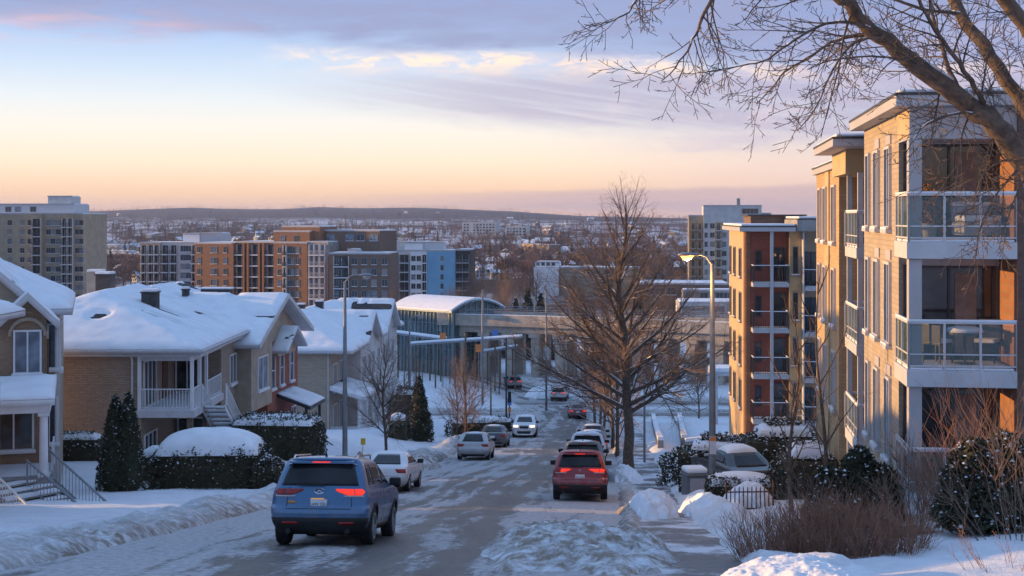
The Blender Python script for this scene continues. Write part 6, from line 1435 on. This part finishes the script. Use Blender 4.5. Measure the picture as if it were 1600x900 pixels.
def car(kind, px, d, label, body, lit='tail', heading=None, oncoming=False, group='cars on the street', snowy=.0, plate='', emblem=None, z=None, x=None, roofrails=False, cladding=True, name=None, detail=True, amber=False, brake=True):
    q = kind; C_ = Car(q); x = (px-800)/F*d if x is None else x
    hd = math.atan(.065) if heading is None else heading
    if oncoming: hd += math.pi
    fx, fy = math.sin(hd), math.cos(hd); dc = d+(q['L']/2)*abs(math.cos(hd)); xc = x+fx*q['L']/2*(1 if not oncoming else -1); 
    zr = float(Zd(dc)) if z is None else z; e = 1.3
    za, zb_ = (float(Zd(dc+fy*e)), float(Zd(dc-fy*e))) if z is None else (z, z)
    pitch = math.atan2(za-zb_, 2*e)
    crown = .07 if z is None else 0
    t = empty(name or {id(SUV): 'parked_suv', id(HATCH): 'parked_hatchback', id(SEDAN): 'parked_sedan'}[id(q)], (xc, dc, (za+zb_)/2+crown), (pitch, 0, -hd), label, 'car', group)
    # body shell
    us = np.concatenate([np.linspace(0, 1, 13)[:-1], np.linspace(1, 2, 7)[:-1], np.linspace(2, 3, 65)[:-1], np.linspace(3, 4, 7)[:-1], np.linspace(4, 5, 13)[:-1], np.linspace(5, 6, 7)[:-1], np.linspace(6, 7, 65)[:-1], np.linspace(7, 8, 7)[:-1]])
    zs = np.unique(np.concatenate([np.linspace(q['tbl'][0][0], q['belt'], 26), [r[0] for r in q['tbl']], np.linspace(q['belt'], q['H'], 16)])); nu, nz = len(us), len(zs)
    V = [C_.S(u, z_) for z_ in zs for u in us]; r = q['wheel']; fs = []
    for j in range(nz-1):
        for i in range(nu):
            a, b = j*nu+i, j*nu+(i+1) % nu; c, dd_ = b+nu, a+nu
            cy_, cz_ = (V[a][1]+V[b][1]+V[c][1]+V[dd_][1])/4, (V[a][2]+V[c][2])/2
            if any(math.hypot(cy_-w_, cz_-r) < r*1.10 for w_ in q['wb']) and abs(V[a][0]) > q['W']*.38: continue
            fs.append((a, b, c, dd_))
    top = len(V); V.append((0, sum(C_.lv(q['H'])[1:])/2, q['H']+.012)); o = (nz-1)*nu
    fs += [(o+i, o+(i+1) % nu, top) for i in range(nu)]
    me = bpy.data.meshes.new('body'); me.from_pydata(V, [], fs); me.materials.append(body); me.polygons.foreach_set('use_smooth', [True]*len(me.polygons)); me.update(); link('body', me, t)
    hw = q['W']/2; b = MB(); b.box(-hw*.78, hw*.78, -q['L']/2+.35, q['L']/2-.3, .22, .62); b.build('underbody', [M['black']], t)
    for w_ in q['wb']:
        for s_ in (-1, 1): wheel_part(t, s_*(hw-.135), w_, r)
    if q is SUV:                                         # plastic arch trims
        for w_ in q['wb']:
            for s_ in (-1, 1):
                m = MB(); m.tube([(s_*(C_.lv(max(.25, r+r*1.14*math.sin(a)))[0]-.004), w_+r*1.14*math.cos(a), r+r*1.14*math.sin(a)) for a in np.linspace(-.25, math.pi+.25, 22)], .032, 5); m.build('arch_trim', [M['black']], t)
    else:
        for w_ in q['wb']:
            for s_ in (-1, 1):
                m = MB(); m.tube([(s_*(C_.lv(max(.25, r+r*1.13*math.sin(a)))[0]-.008), w_+r*1.13*math.cos(a), r+r*1.13*math.sin(a)) for a in np.linspace(-.1, math.pi+.1, 22)], .022, 5); m.build('arch_trim', [body], t)
    bl, tp = q['belt'], q['top']; gl = 'car_glass'
    C_.patch('rear_window', gl, t, (-.28 if q is SUV else -.02), (1.28 if q is SUV else 1.02), bl+.03, tp+(.02 if q is SUV else 0), nu=18, nz=7)
    C_.patch('windscreen', gl, t, 3.75, 5.25, bl+.06, tp-.02, nu=14, nz=6)
    yr_, yf_ = C_.lv(bl)[1], C_.lv(bl)[2]
    sl = (lambda y: (lambda z_: float(C_.uside(y, z_)))); ya = yr_+.62; yb = yr_+(.62+yf_-yr_)*.44; yc = yf_-.55
    pill = [(2.03, sl(ya+.18)), (sl(ya+.27), sl(yb+.12)), (sl(yb+.22), 2.99)]
    for a, b_ in pill: C_.patch('side_window', gl, t, a, b_, bl+.045, tp-.05, nu=8, nz=5, mirror=True)
    for y0 in (yb+.17,):
        for zz in (bl-.14,): 
            for dy in (-.42, .72):
                for s_ in (-1, 1): boxpart('door_handle', t, [body], (s_*hw*.985-.02, s_*hw*.985+.02, y0+dy-.1, y0+dy+.1, zz-.015, zz+.015))
    for yy in (yb+.14, yb-.78, yb+1.1):                 # shut lines
        a = sl(yy); C_.patch('door_gap', 'black', t, (lambda z_, a=a: a(z_)-.0022), (lambda z_, a=a: a(z_)+.0022), .40, bl-.0, off=.0022, nu=1, nz=8, mirror=True, thick=.004)
    tl = 'tail' if lit == 'tail' else 'tail_dim'
    if q is SUV:
        tw = lambda z_: .74+max(0, 1.03-z_)*2.2; te = lambda z_: 1.55-abs(z_-1.02)*3
        C_.patch('tail_light', tl, t, tw, 1.0, .955, 1.07, nu=6, nz=4, off=.012); C_.patch('tail_light', tl, t, 1.04, te, .955, 1.07, nu=6, nz=4, off=.012)
        C_.patch('tail_light', 'tail_dim' if label.startswith('blue') else tl, t, 0.0, lambda z_: 1-tw(z_), .955, 1.07, nu=6, nz=4, off=.012); C_.patch('tail_light', 'tail_dim', t, lambda z_: 1-te(z_), -.04, .955, 1.07, nu=6, nz=4, off=.012)
        C_.patch('lamp_lens', 'tail_clear', t, .84, 1.45, .92, .95, nu=8, nz=2, off=.011); C_.patch('lamp_lens', 'tail_clear', t, -.45, .16, .92, .95, nu=8, nz=2, off=.011)
        C_.patch('bumper_cladding', 'black', t, -1.0, 2.0, .25, .545, nu=26, nz=4, off=.012)
        C_.patch('sill', 'black', t, 2.0, 3.0, .25, .36, nu=8, nz=2, off=.012, mirror=True) if cladding else None
        C_.patch('reflector', 'tail_dim', t, .80, 1.1, .43, .475, nu=4, nz=1, off=.026, mirror=True)
        C_.patch('tailgate_gap', 'black', t, .06, .94, .70, .712, nu=12, nz=1, off=.003, thick=.006); C_.patch('tailgate_gap', 'black', t, .045, .055, .71, 1.1, nu=1, nz=6, off=.003, thick=.006); C_.patch('tailgate_gap', 'black', t, .945, .955, .71, 1.1, nu=1, nz=6, off=.003, thick=.006)
        one('exhaust', t, lambda b: [b.tube([(s_*.56, -q['L']/2+.16, .30), (s_*.56, -q['L']/2+.02, .30)], .045, 12) for s_ in (-1, 1)], [M['black']])
        yy = C_.lv(1.60)[1]
        one('spoiler', t, lambda b: b.slabpoly([(-.60, yy-.10, 1.575), (.60, yy-.10, 1.575), (.62, yy+.25, 1.635), (-.62, yy+.25, 1.635)], .035), [body])
        boxpart('brake_light', t, [M[tl if brake else 'tail_dim']], (-.17, .17, yy-.112, yy-.095, 1.555, 1.578))
        one('antenna', t, lambda b: b.tube([(0, yy+.42, 1.66), (0, yy+.36, 1.74), (0, yy+.33, 1.76)], [.03, .014, .004], 6), [M['black']])
        if roofrails:
            for s_ in (-1, 1): one('roof_rail', t, lambda b: b.tube([(s_*.60, yy+.25, 1.62), (s_*.61, yy+.42, 1.69), (s_*.61, yy+1.9, 1.70), (s_*.60, yy+2.05, 1.63)], .018, 6), [M['chrome']])
        one('wiper', t, lambda b: b.bar((-.42, C_.lv(1.14)[1]-.05, 1.145), (.10, C_.lv(1.14)[1]-.06, 1.15), .022), [M['black']])
    else:
        z0, z1 = (.70, .86) if q is SEDAN else (.72, .88)
        C_.patch('tail_light', tl, t, lambda z_: .86+(z1-z_)*.5, 1.6, z0+.02, z1, nu=10, nz=3, off=.012); C_.patch('tail_light', tl, t, -.6, lambda z_: .14-(z1-z_)*.5, z0+.02, z1, nu=10, nz=3, off=.012)
        C_.patch('bumper_cladding', 'black', t, -.3, 1.3, .21, .34, nu=16, nz=2, off=.010)
        C_.patch('boot_gap', 'black', t, .02, .98, .60, .612, nu=12, nz=1, off=.003, thick=.006)
    zp = .80 if q is SUV else .70
    yy = C_.S(.5, zp)[1]
    if plate is not None and not oncoming:
        pb = boxpart('licence_plate', t, [M['plate']], (-.16, .16, yy-.03, yy-.012, zp-.08, zp+.08), bevel=.006)
        if plate: text(pb, plate, (0, yy-.0315, zp-.012), (R(90), 0, 0), .078, 'ink')
        if amber: boxpart('plate_lamp', t, [M['amber']], (-.15, .1, yy-.035, yy-.015, zp+.085, zp+.10)); C_.patch('sticker', 'amber_dull', t, .06, .17, .80, .85, nu=3, nz=1, off=.004)
    if emblem:
        ye = C_.S(.5, 1.03)[1]-.012
        if emblem == 'oval': one('emblem', t, lambda b: (b.tube([(.095*math.cos(a), ye, 1.03+.05*math.sin(a)) for a in np.linspace(.25*math.pi*2-1.2, .25*math.pi*2+4.3, 22)], .011, 5), b.tube([(-.055, ye, .99), (0, ye, 1.045), (.055, ye, .99)], .011, 5)), [M['chrome']])
        else: one('emblem', t, lambda b: [b.wallpoly([(cx_, ye, cz_), (cx_+.028, ye, cz_-.035), (cx_, ye, cz_-.07), (cx_-.028, ye, cz_-.035)], (0, -1, 0), .012) for cx_, cz_ in ((0, 1.06), (-.04, .99), (.04, .99))], [M['chrome']])
    # front
    hz0, hz1 = (.80, .945) if q is SUV else (.66, .79)
    for a, b_ in ((3.5, 4.06), (4.94, 5.5)): C_.patch('headlight', 'head' if oncoming and lit == 'head' else 'tail_clear', t, a, b_, hz0, hz1, nu=8, nz=3, off=.012)
    C_.patch('grille', 'black', t, 4.18, 4.82, hz0-.10, hz1-.0, nu=8, nz=3, off=.012); C_.patch('grille', 'black', t, 3.9, 5.1, .30, .50, nu=10, nz=2, off=.012)
    for s_ in (-1, 1):                                  # mirrors
        ym = yf_-.45; m = MB(); xx = s_*(hw*.93)
        m.box(min(xx, xx+s_*.23), max(xx, xx+s_*.23), ym-.09, ym+.07, bl-.02, bl+.14, 0); m.build('mirror', [M['black']], t, bevel=.03, seg=2)
    # snow on the roof
    if snowy:
        n = 20; a = np.linspace(-1, 1, n); U, W_ = np.meshgrid(a, a); _, y0, y1 = C_.lv(tp+.03); X = U*hw*.70; Y = (y0+y1)/2+W_*(y1-y0)/2*.98
        e = np.clip((1-U**4)*(1-W_**4), 0, 1); Z = q['H']-.085*np.abs(U)**2.2-.05*np.abs(W_)**2.5+snowy*e**.5*(.8+.5*fbm(X*3+d, Y*3, 3))-.03*(e < .02)
        i = (np.arange(n-1)[:, None]*n+np.arange(n-1)[None]).ravel(); npmesh('roof_snow', np.stack([X, Y, Z], -1).reshape(-1, 3), np.stack([i, i+1, i+n+1, i+n], 1), M['roof_snow'], t, smooth=True)
    return t
M['car_glass'] = glassy('car_glass', (.008, .010, .012), .08, .28); M['amber_dull'] = mat('amber_sticker', (.55, .23, .05), .5, .1, 9)
BLUE, RED, WHITE, SILVER, DARK, GREY = paint('blue_paint', (.045, .135, .27), .3), paint('red_paint', (.26, .012, .02), .2), paint('white_car_paint', (.62, .64, .68), 0), paint('silver_paint', (.40, .40, .41), .5), paint('charcoal_paint', (.045, .05, .058), .4), paint('grey_paint', (.13, .14, .155), .4)
BURG = paint('burgundy_paint', (.17, .05, .055), .3)
car(SUV, 494, 26.4, 'blue SUV with lit tail lights driving away, nearest on the left', BLUE, plate='L4W 35U', emblem='oval', heading=math.atan(.055), roofrails=True, name='moving_suv', amber=True, snowy=.008)
car(SUV, 906, 48.0, 'red SUV with lit tail lights parked at the right behind the dirty snow heap', RED, plate='BVK 3M7', emblem='tri', heading=math.atan(.06), snowy=.006)
car(SUV, 910, 59.0, 'dark SUV parked directly ahead of the red one', GREY, lit='', plate='', roofrails=False, snowy=.02)
car(SUV, 917.5, 70.5, 'white snow topped SUV parked third in the line on the right', WHITE, lit='', plate='', snowy=.06)
car(SEDAN, 925, 81.5, 'dark sedan parked fourth in the line on the right', DARK, plate='', snowy=.03)
car(HATCH, 926.5, 92.0, 'dark hatchback with a pale roof farthest in the line parked on the right', GREY, lit='', plate='', snowy=.05)
car(SEDAN, 597, 53.0, 'white sedan parked at the left kerb ahead of the blue SUV', WHITE, lit='', plate='', snowy=.02, heading=math.atan(.085))
car(HATCH, 738, 77.0, 'silver hatchback parked at the left kerb behind a dark sedan', SILVER, lit='', plate='', heading=math.atan(.07), snowy=.01)
car(SEDAN, 769, 93.0, 'charcoal sedan parked at the left kerb ahead of the silver hatchback', DARK, lit='', plate='', heading=math.atan(.07), snowy=.01)
car(SUV, 818.5, 110.0, 'white SUV with lit headlamps coming up the street', WHITE, lit='head', oncoming=True, heading=math.atan(.05), name='moving_suv', snowy=.01)
car(SEDAN, 903, 142.0, 'dull red sedan with bright brake lights near the crossing', BURG, plate='', name='moving_sedan', heading=0.0)
car(SUV, 805, 181.0, 'dark grey SUV on the far road beyond the crossing', GREY, plate='', name='moving_suv', heading=-.12, z=float(Zd(183))+.02)
car(SUV, 872, 164.5, 'silver SUV with lit tail lights on the farther cross street', SILVER, plate='', name='moving_suv', heading=.12, z=float(Zd(166))+.02)
car(SEDAN, 1186, 50.0, 'snow covered dark sedan parked on the driveway behind the small clipped hedge', DARK, lit='', plate='', heading=-.24, z=ground(8.4, 52)+.22, snowy=.13)
# ================================================================ lamps, poles, signs and small things
def lamp(label, px, d, ztop, arm, lit=False, base_lift=0.0, r=.105, rise=.35):
    x = (px-800)/F*d; zg = ground(x, d)+base_lift; t = empty('street_lamp', (x, d, zg), 0, label, 'street lamp', 'street lamps'); H = ztop-zg
    one('pole', t, lambda b: (b.tube([(0, 0, -.6), (0, 0, 0), (0, 0, H*.5), (0, 0, H)], [r*1.25, r*1.25, r, r*.62], 12), b.tube([(0, 0, -.3), (0, 0, .42)], r*1.5, 12)), [M['pole']], smooth=True)
    s = 1 if arm > 0 else -1; A = abs(arm)
    one('arm', t, lambda b: b.tube([(0, 0, H-.25), (s*.03, 0, H), (s*A*.25, 0, H+rise*.72), (s*A*.6, 0, H+rise), (s*(A-.25), 0, H+rise*.92)], [.045, .042, .04, .036, .034], 8), [M['pole']], smooth=True)
    hx = s*(A-.05); hz = H+rise*.86; b = MB(); n = 14
    prof = [(-.42, .03, .03), (-.30, .09, .06), (-.05, .15, .095), (.15, .155, .10), (.30, .12, .07), (.37, .03, .02)]
    vs = []
    for (u, w_, h_) in prof:
        for j in range(n): a = 2*math.pi*j/n; vs.append((hx+s*u, w_*math.cos(a), hz+max(-.035, h_*math.sin(a))))
    b.add(vs, [(i*n+j, i*n+(j+1) % n, (i+1)*n+(j+1) % n, (i+1)*n+j) for i in range(len(prof)-1) for j in range(n)]+[tuple(range(n)), tuple(range((len(prof)-1)*n, len(prof)*n))])
    hd = b.build('lamp_head', [M['greymetal']], t, smooth=True)
    g = MB(); vs = []
    for (u, w_, h_) in ((-.16, .03, .02), (-.10, .12, .11), (.06, .14, .17), (.18, .13, .14), (.27, .03, .02)):
        for j in range(n): a = math.pi+math.pi*j/(n-1); vs.append((hx+s*u, w_*math.cos(a), hz-.036+h_*math.sin(a)))
    g.add(vs, [(i*n+j, i*n+j+1, (i+1)*n+j+1, (i+1)*n+j) for i in range(4) for j in range(n-1)]); g.build('lens', [M['lamp_lit'] if lit else M['tail_clear']], hd, smooth=True)
    if lit:
        l = bpy.data.lights.new('lamp_light', 'POINT'); l.energy = 160; l.color = (1, .55, .16); l.shadow_soft_size = .12; o = bpy.data.objects.new('lamp_light', l); COL.objects.link(o); o.parent = hd; o.location = (hx, 0, hz-.24)
    return t
M['lamp_lit'] = emat('street_lamp_lens', (1, .38, .05), 2.2)
L1 = lamp('lit street lamp glowing orange on the right sidewalk', 1113, 48.5, P(0, 412, 48.5).z, -.86, True, .1)
boxpart('notice', L1, [M['plate'], M['signorange']], (-.11, .11, -.135, -.118, 1.55, 2.15, 0), (-.10, .10, -.138, -.136, 2.0, 2.14, 1))
lamp('unlit street lamp with its arm over the street before the row of houses', 539, 68.5, P(0, 440, 68.5).z, 1.05, False, .3)
lamp('slimmer unlit street lamp beyond the farthest house of the row', 640, 128, P(0, 499, 128).z, .95, False, .2, .10)
def pole(name, label, px, d, ytop, r=.1, m='wood', extra=None, cat='pole', group='poles by the crossing'):
    x = (px-800)/F*d; zg = ground(x, d); t = empty(name, (x, d, zg), 0, label, cat, group); H = -(ytop-HY)/F*d-zg
    one('shaft', t, lambda b: b.tube([(0, 0, -.5), (0, 0, H)], [r, r*.75], 8), [M[m]], smooth=True)
    if extra: extra(t, H)
    return t
def crossarm(t, H): one('crossarm', t, lambda b: (b.bar((-.9, 0, H-.5), (.9, 0, H-.5), .12), [b.bar((x, 0, H-.45), (x, 0, H-.25), .08) for x in (-.8, -.4, .4, .8)]), [M['wood']])
pole('utility_pole', 'tall grey steel pole left of the crossing', 754, 160, 453, .14, 'pole')
pole('utility_pole', 'wooden pole standing among the bare trees beyond the silver hatchback', 727.5, 108, 521, .10, 'wood')
pole('utility_pole', 'black pole standing beside the oncoming white SUV', 791, 121, 528, .085, 'darkmetal')
pole('utility_pole', 'thin wooden pole in the snow left of the crossing', 767, 146, 574, .09, 'wood')
def bsign(t, H):
    boxpart('sign_panel', t, [M['fascia']], (-.32, .32, -.13, -.09, H*.42, H*.42+1.3)); one('bracket', t, lambda b: b.bar((-.9, 0, H*.80), (.9, 0, H*.80), .12), [M['pole']])
pole('sign_pole', 'tall grey pole with a pale sign panel on the snowy island of the crossing', 853.5, 153.5, 452, .13, 'pole', bsign)
pole('sign_pole', 'slim post in the snow right of the large street tree', 1007, 76.5, 565, .07, 'pole')
pole('catenary_mast', 'pale mast rising from the viaduct deck', 835, 199, 463, .12, 'pole')
def tsig(t, H):
    boxpart('signal_head', t, [M['black']], (-.16, .16, -.2, .1, H-1.0, H)); boxpart('push_button', t, [M['signorange']], (-.14, .14, -.16, -.08, 1.0, 1.5)); boxpart('sign_panel', t, [M['signblue']], (-.2, .2, -.14, -.09, 1.7, 2.4))
pole('traffic_signal', 'short traffic signal with an orange box at the crossing kerb', 796, 137, 612, .07, 'darkmetal', tsig, 'traffic signal')
for (px, d, y, mm, lb) in ((773.5, 183, 515, 'signblue', 'blue sign on a post before the viaduct piers'), (692, 184, 520, 'signorange', 'orange sign on a post under the long canopy'), (748, 176, 538, 'signorange', 'orange sign on a post right of the long canopy')):
    pole('sign_post', lb, px, d, y, .06, 'pole', lambda t, H: boxpart('sign_panel', t, [M[mm]], (-.4, .4, -.1, -.05, H-.95, H)), 'sign', 'signs by the station')
# thin bollards and posts round the station forecourt
_pr = np.random.RandomState(5)
for i, (px, d, y) in enumerate(((632, 176, 545), (647, 180, 549), (660, 178, 541), (703, 188, 545), (766, 188, 556), (780, 175, 564))):
    pole('bollard', 'thin dark post in the forecourt of the glass station', px, d, y, .07, 'wood', cat='post', group='posts of the station forecourt')
# overhead wires
def wires():
    t = empty('overhead_wire', P(754, 470, 160), 0, 'pair of overhead wires strung from the steel pole past the farthest house', 'wire'); a = P(754, 470, 160)
    for dz in (0, .9):
        b = MB(); q = P(560, 500, 118); b.tube([(q-a)*u+Vector((0, 0, dz-1.6*4*u*(1-u))) for u in np.linspace(0, 1, 14)], .02, 3); b.build('strand', [M['darkmetal']], t)
wires()
def bin_():
    x, d, z = at(1085, 50.6, .08); t = empty('recycling_bin', (x, d, z), R(8), 'grey wheeled bin with a snow capped lid between the two low hedges', 'bin')
    b = MB(); b.prism([(-.36, -.36), (.36, -.36), (.40, .36), (-.40, .36)], 0, .78); b.build('body', [M['bin']], t, bevel=.04)
    boxpart('front_panel', t, [M['binlid']], (-.26, .30, -.385, -.362, .12, .70), bevel=.02); boxpart('lid', t, [M['bin']], (-.42, .42, -.42, .42, .782, .86), bevel=.03); boxpart('snow_cap', t, [M['roof_snow']], (-.40, .40, -.40, .40, .861, 1.06), bevel=.09)
    for s in (-1, 1): one('wheel', t, lambda b: b.tube([(s*.36, .34, .1), (s*.30, .34, .1)], .1, 12), [M['rubber']])
bin_()
def iron_fence():
    x, d, z = at(1135, 42.6, -.02); t = empty('iron_fence', (x, d, z), R(4), 'short rusty iron picket fence standing in the snow before the drift', 'fence'); L = 1.42
    b = MB(); b.bar((0, 0, .62), (L, 0, .62), .035); b.bar((0, 0, .12), (L, 0, .12), .035); b.build('rails', [M['rust']], t)
    for i in range(12):
        xx = L*i/11; h = .80+.0*i if i not in (0, 11) else 1.0
        one('picket', t, lambda b: (b.bar((xx, 0, -.2), (xx, 0, h-.08), .028 if i not in (0, 11) else .045), b.tube([(xx, 0, h-.08), (xx, 0, h)], [.022, .003], 4)), [M['rust']])
iron_fence()
def low_wall(label, pts, h=.7, w_=.35):
    a, c = pts; t = empty('garden_wall', (a[0], a[1], ground(*a)), 0, label, 'wall', 'low garden walls'); k = 10; vs = MB(); sn = MB()
    for i in range(k):
        p0 = [a[j]+(c[j]-a[j])*i/k for j in (0, 1)]; p1 = [a[j]+(c[j]-a[j])*(i+1)/k for j in (0, 1)]; dv = Vector((p1[0]-p0[0], p1[1]-p0[1], 0)).normalized(); nn = Vector((-dv.y, dv.x, 0))*w_/2
        for mb, zo, th in ((vs, h, h+.8), (sn, h+.2, .197)):
            mb.slabpoly([(p[0]+s*nn.x-a[0], p[1]+s*nn.y-a[1], ground(*p)+zo-ground(*a)) for p, s in ((p0, -1), (p1, -1), (p1, 1), (p0, 1))], th)
    vs.build('wall', [M['grey_conc']], t); sn.build('snow_cap', [M['roof_snow']], t)
low_wall('left one of two snow capped low walls running down beside the sidewalk', ((9.2, 88), (13.5, 136)), .75)
low_wall('right one of two snow capped low walls running down beside the sidewalk', ((10.9, 90), (16.0, 136)), .75)
low_wall('grey low wall crossing before the snowy lawn behind the rounded hedge', ((10.9, 89.5), (14.2, 89.5)), .55)
def shelter():
    x, d = 19.4, 127; zg = ground(x, d); t = empty('shelter', (x, d, zg), R(-4), 'white posted shelter with a snowy roof left of the red brick block', 'shelter')
    for a in (-1.2, 1.6):
        for b_ in (0, 2.4): boxpart('post', t, [M['trim']], (a-.18, a+.18, b_-.18, b_+.18, -.8, 4.4))
    boxpart('roof', t, [M['trim'], M['roof_snow']], (-1.7, 2.1, -.5, 2.9, 4.4, 4.75, 0), (-1.65, 2.05, -.45, 2.85, 4.753, 5.1, 1), bevel=.04)
shelter()
def hydrant():
    x, d, z = at(562, 66.5, .35); t = empty('fire_hydrant', (x, d, z), 0, 'hydrant with a yellow marker rod in the snow behind the white sedan', 'hydrant')
    one('barrel', t, lambda b: (b.tube([(0, 0, -.3), (0, 0, .55), (0, 0, .68)], [.13, .13, .05], 10), b.tube([(-.22, 0, .4), (.22, 0, .4)], .06, 8)), [M['grey_conc']], smooth=True)
    one('marker_rod', t, lambda b: (b.tube([(.12, 0, .3), (.16, 0, 1.25)], .02, 5), b.box(.05, .27, -.02, .02, 1.0, 1.3)), [M['yellow']])
hydrant()
# ================================================================ two people on the top balcony
def person(label, loc, rz, h, seed, coatm):
    rs = np.random.RandomState(seed); s = h/1.75; me = bpy.data.meshes.new('person'); b = bmesh.new()
    J = {'pel': (0, 0, .95), 'spine': (0, .01, 1.18), 'chest': (0, .0, 1.38), 'neck': (0, 0, 1.52), 'head': (0, -.02, 1.62), 'top': (0, -.01, 1.73)}
    for sd, sg in (('l', -1), ('r', 1)):
        J.update({sd+'sh': (sg*.19, 0, 1.42), sd+'el': (sg*.25, -.06, 1.14), sd+'ha': (sg*.20, -.26, 1.02), sd+'hip': (sg*.09, 0, .90), sd+'kn': (sg*.11, -.02, .50), sd+'an': (sg*.11, .02, .07), sd+'toe': (sg*.12, -.15, .04)})
    rad = dict(pel=.16, spine=.15, chest=.17, neck=.065, head=.10, top=.07, sh=.085, el=.06, ha=.042, hip=.11, kn=.075, an=.05, toe=.04)
    V = {k: b.verts.new(Vector(v)*s) for k, v in J.items()}; order = list(J)
    E = [('pel', 'spine'), ('spine', 'chest'), ('chest', 'neck'), ('neck', 'head'), ('head', 'top')]
    for sd in 'lr': E += [('chest', sd+'sh'), (sd+'sh', sd+'el'), (sd+'el', sd+'ha'), ('pel', sd+'hip'), (sd+'hip', sd+'kn'), (sd+'kn', sd+'an'), (sd+'an', sd+'toe')]
    for a, c in E: b.edges.new((V[a], V[c]))
    b.to_mesh(me); b.free(); o = bpy.data.objects.new('person', me); COL.objects.link(o); me.materials.append(M[coatm])
    md = o.modifiers.new('skin', 'SKIN'); lay = me.skin_vertices[0].data
    for i, k in enumerate(order): r = rad[k] if k in rad else rad[k[1:]]; lay[i].radius = (r*s, r*s)
    lay[0].use_root = True; md2 = o.modifiers.new('sub', 'SUBSURF'); md2.levels = 1; md2.render_levels = 1
    o.location = loc; o.rotation_euler = (0, 0, rz); props(o, label, 'person', 'people on the balcony')
    g = MB(); g.tube([(0, -.10*s, 1.57*s), (0, -.115*s, 1.63*s), (0, -.09*s, 1.68*s)], [.05*s, .062*s, .045*s], 8); g.build('face', [M['skin']], o, smooth=True)
    g = MB(); g.tube([(0, .015*s, 1.60*s), (0, .005*s, 1.70*s), (0, -.01*s, 1.765*s)], [.095*s, .112*s, .05*s], 10); g.build('hair', [M['darkin']], o, smooth=True)
    return o
_rb = Matrix.Translation((14.45, 88, 0)) @ Matrix.Rotation(-math.atan(.07), 4, 'Z')
for lx, ly, hh, sd, lb, rz in ((1.72, -.75, 1.74, 1, 'person in a dark coat, left of the two on the red block balcony', .2), (2.12, -.55, 1.68, 2, 'person in a dark coat, right of the two on the red block balcony', -.5)):
    v = _rb @ Vector((lx, ly, 0)); person(lb, (v.x, v.y, -4.05+.055), rz, hh, sd, 'coat')

# ================================================================ things on the near balconies
_nb = Matrix.Translation((8.8, 32.6, 0)) @ Matrix.Rotation(-math.atan(.128), 4, 'Z')
def on_balcony(x, y, z): v = _nb @ Vector((x, y, 0)); return (v.x, v.y, z+.052)
def patio_chair(label, x, y, z, rz):
    t = empty('patio_chair', on_balcony(x, y, z), rz, label, 'chair', 'patio chairs on the middle balcony')
    boxpart('seat', t, [M['darkmetal'], M['snow']], (-.24, .24, -.24, .24, .42, .45, 0), (-.22, .22, -.22, .22, .452, .53, 1)); boxpart('backrest', t, [M['darkmetal']], (-.24, .24, .20, .24, .46, .95))
    for a in (-.22, .22):
        for b_ in (-.22, .22): one('leg', t, lambda b: b.bar((a, b_, 0), (a, b_, .42), .03), [M['darkmetal']])
patio_chair('dark patio chair with snow on its seat, left one on the middle balcony', .75, -1.1, -3.29, 2.2); patio_chair('dark patio chair with snow on its seat, right one on the middle balcony', 1.85, -.85, -3.29, -.6)
def patio_table(label, x, y, z):
    t = empty('patio_table', on_balcony(x, y, z), 0, label, 'table'); one('table_top', t, lambda b: b.tube([(0, 0, .66), (0, 0, .70)], .42, 20), [M['darkmetal']]); one('snow_cap', t, lambda b: b.tube([(0, 0, .703), (0, 0, .79), (0, 0, .82)], [.41, .36, .2], 20), [M['snow']], smooth=True); one('leg', t, lambda b: (b.tube([(0, 0, 0), (0, 0, .66)], .03, 8), b.tube([(0, 0, 0), (0, 0, .03)], .22, 14)), [M['darkmetal']])
patio_table('round patio table under snow on the middle balcony', 1.3, -1.25, -3.29)
def planter(label, x, y, z):
    t = empty('potted_plant', on_balcony(x, y, z), 0, label, 'plant'); one('pot', t, lambda b: b.tube([(0, 0, 0), (0, 0, .34)], [.13, .18], 12), [M['grey_conc']]); rs = np.random.RandomState(3); p = rs.randn(420, 3)*np.array([.13, .13, .26])+np.array([0, 0, .72]); v, f, _ = leafcloud(p, np.zeros_like(p), .09, rs); npmesh('foliage', v, f, M['ochre'], t)
planter('dry potted plant at the left end of the top balcony', .62, -.75, -.55)
def lounge(label, x, y, z):
    t = empty('patio_sofa', on_balcony(x, y, z), .1, label, 'sofa'); boxpart('seat', t, [M['binlid'], M['snow']], (-.45, .45, -.35, .35, .08, .38, 0), (-.44, .44, -.34, .2, .383, .52, 1), bevel=.05); boxpart('backrest', t, [M['binlid'], M['snow']], (-.45, .45, .22, .38, .385, .72, 0), (-.44, .44, .23, .37, .722, .82, 1), bevel=.04)
lounge('snow covered low sofa at the right end of the top balcony', 1.6, -1.0, -.55)
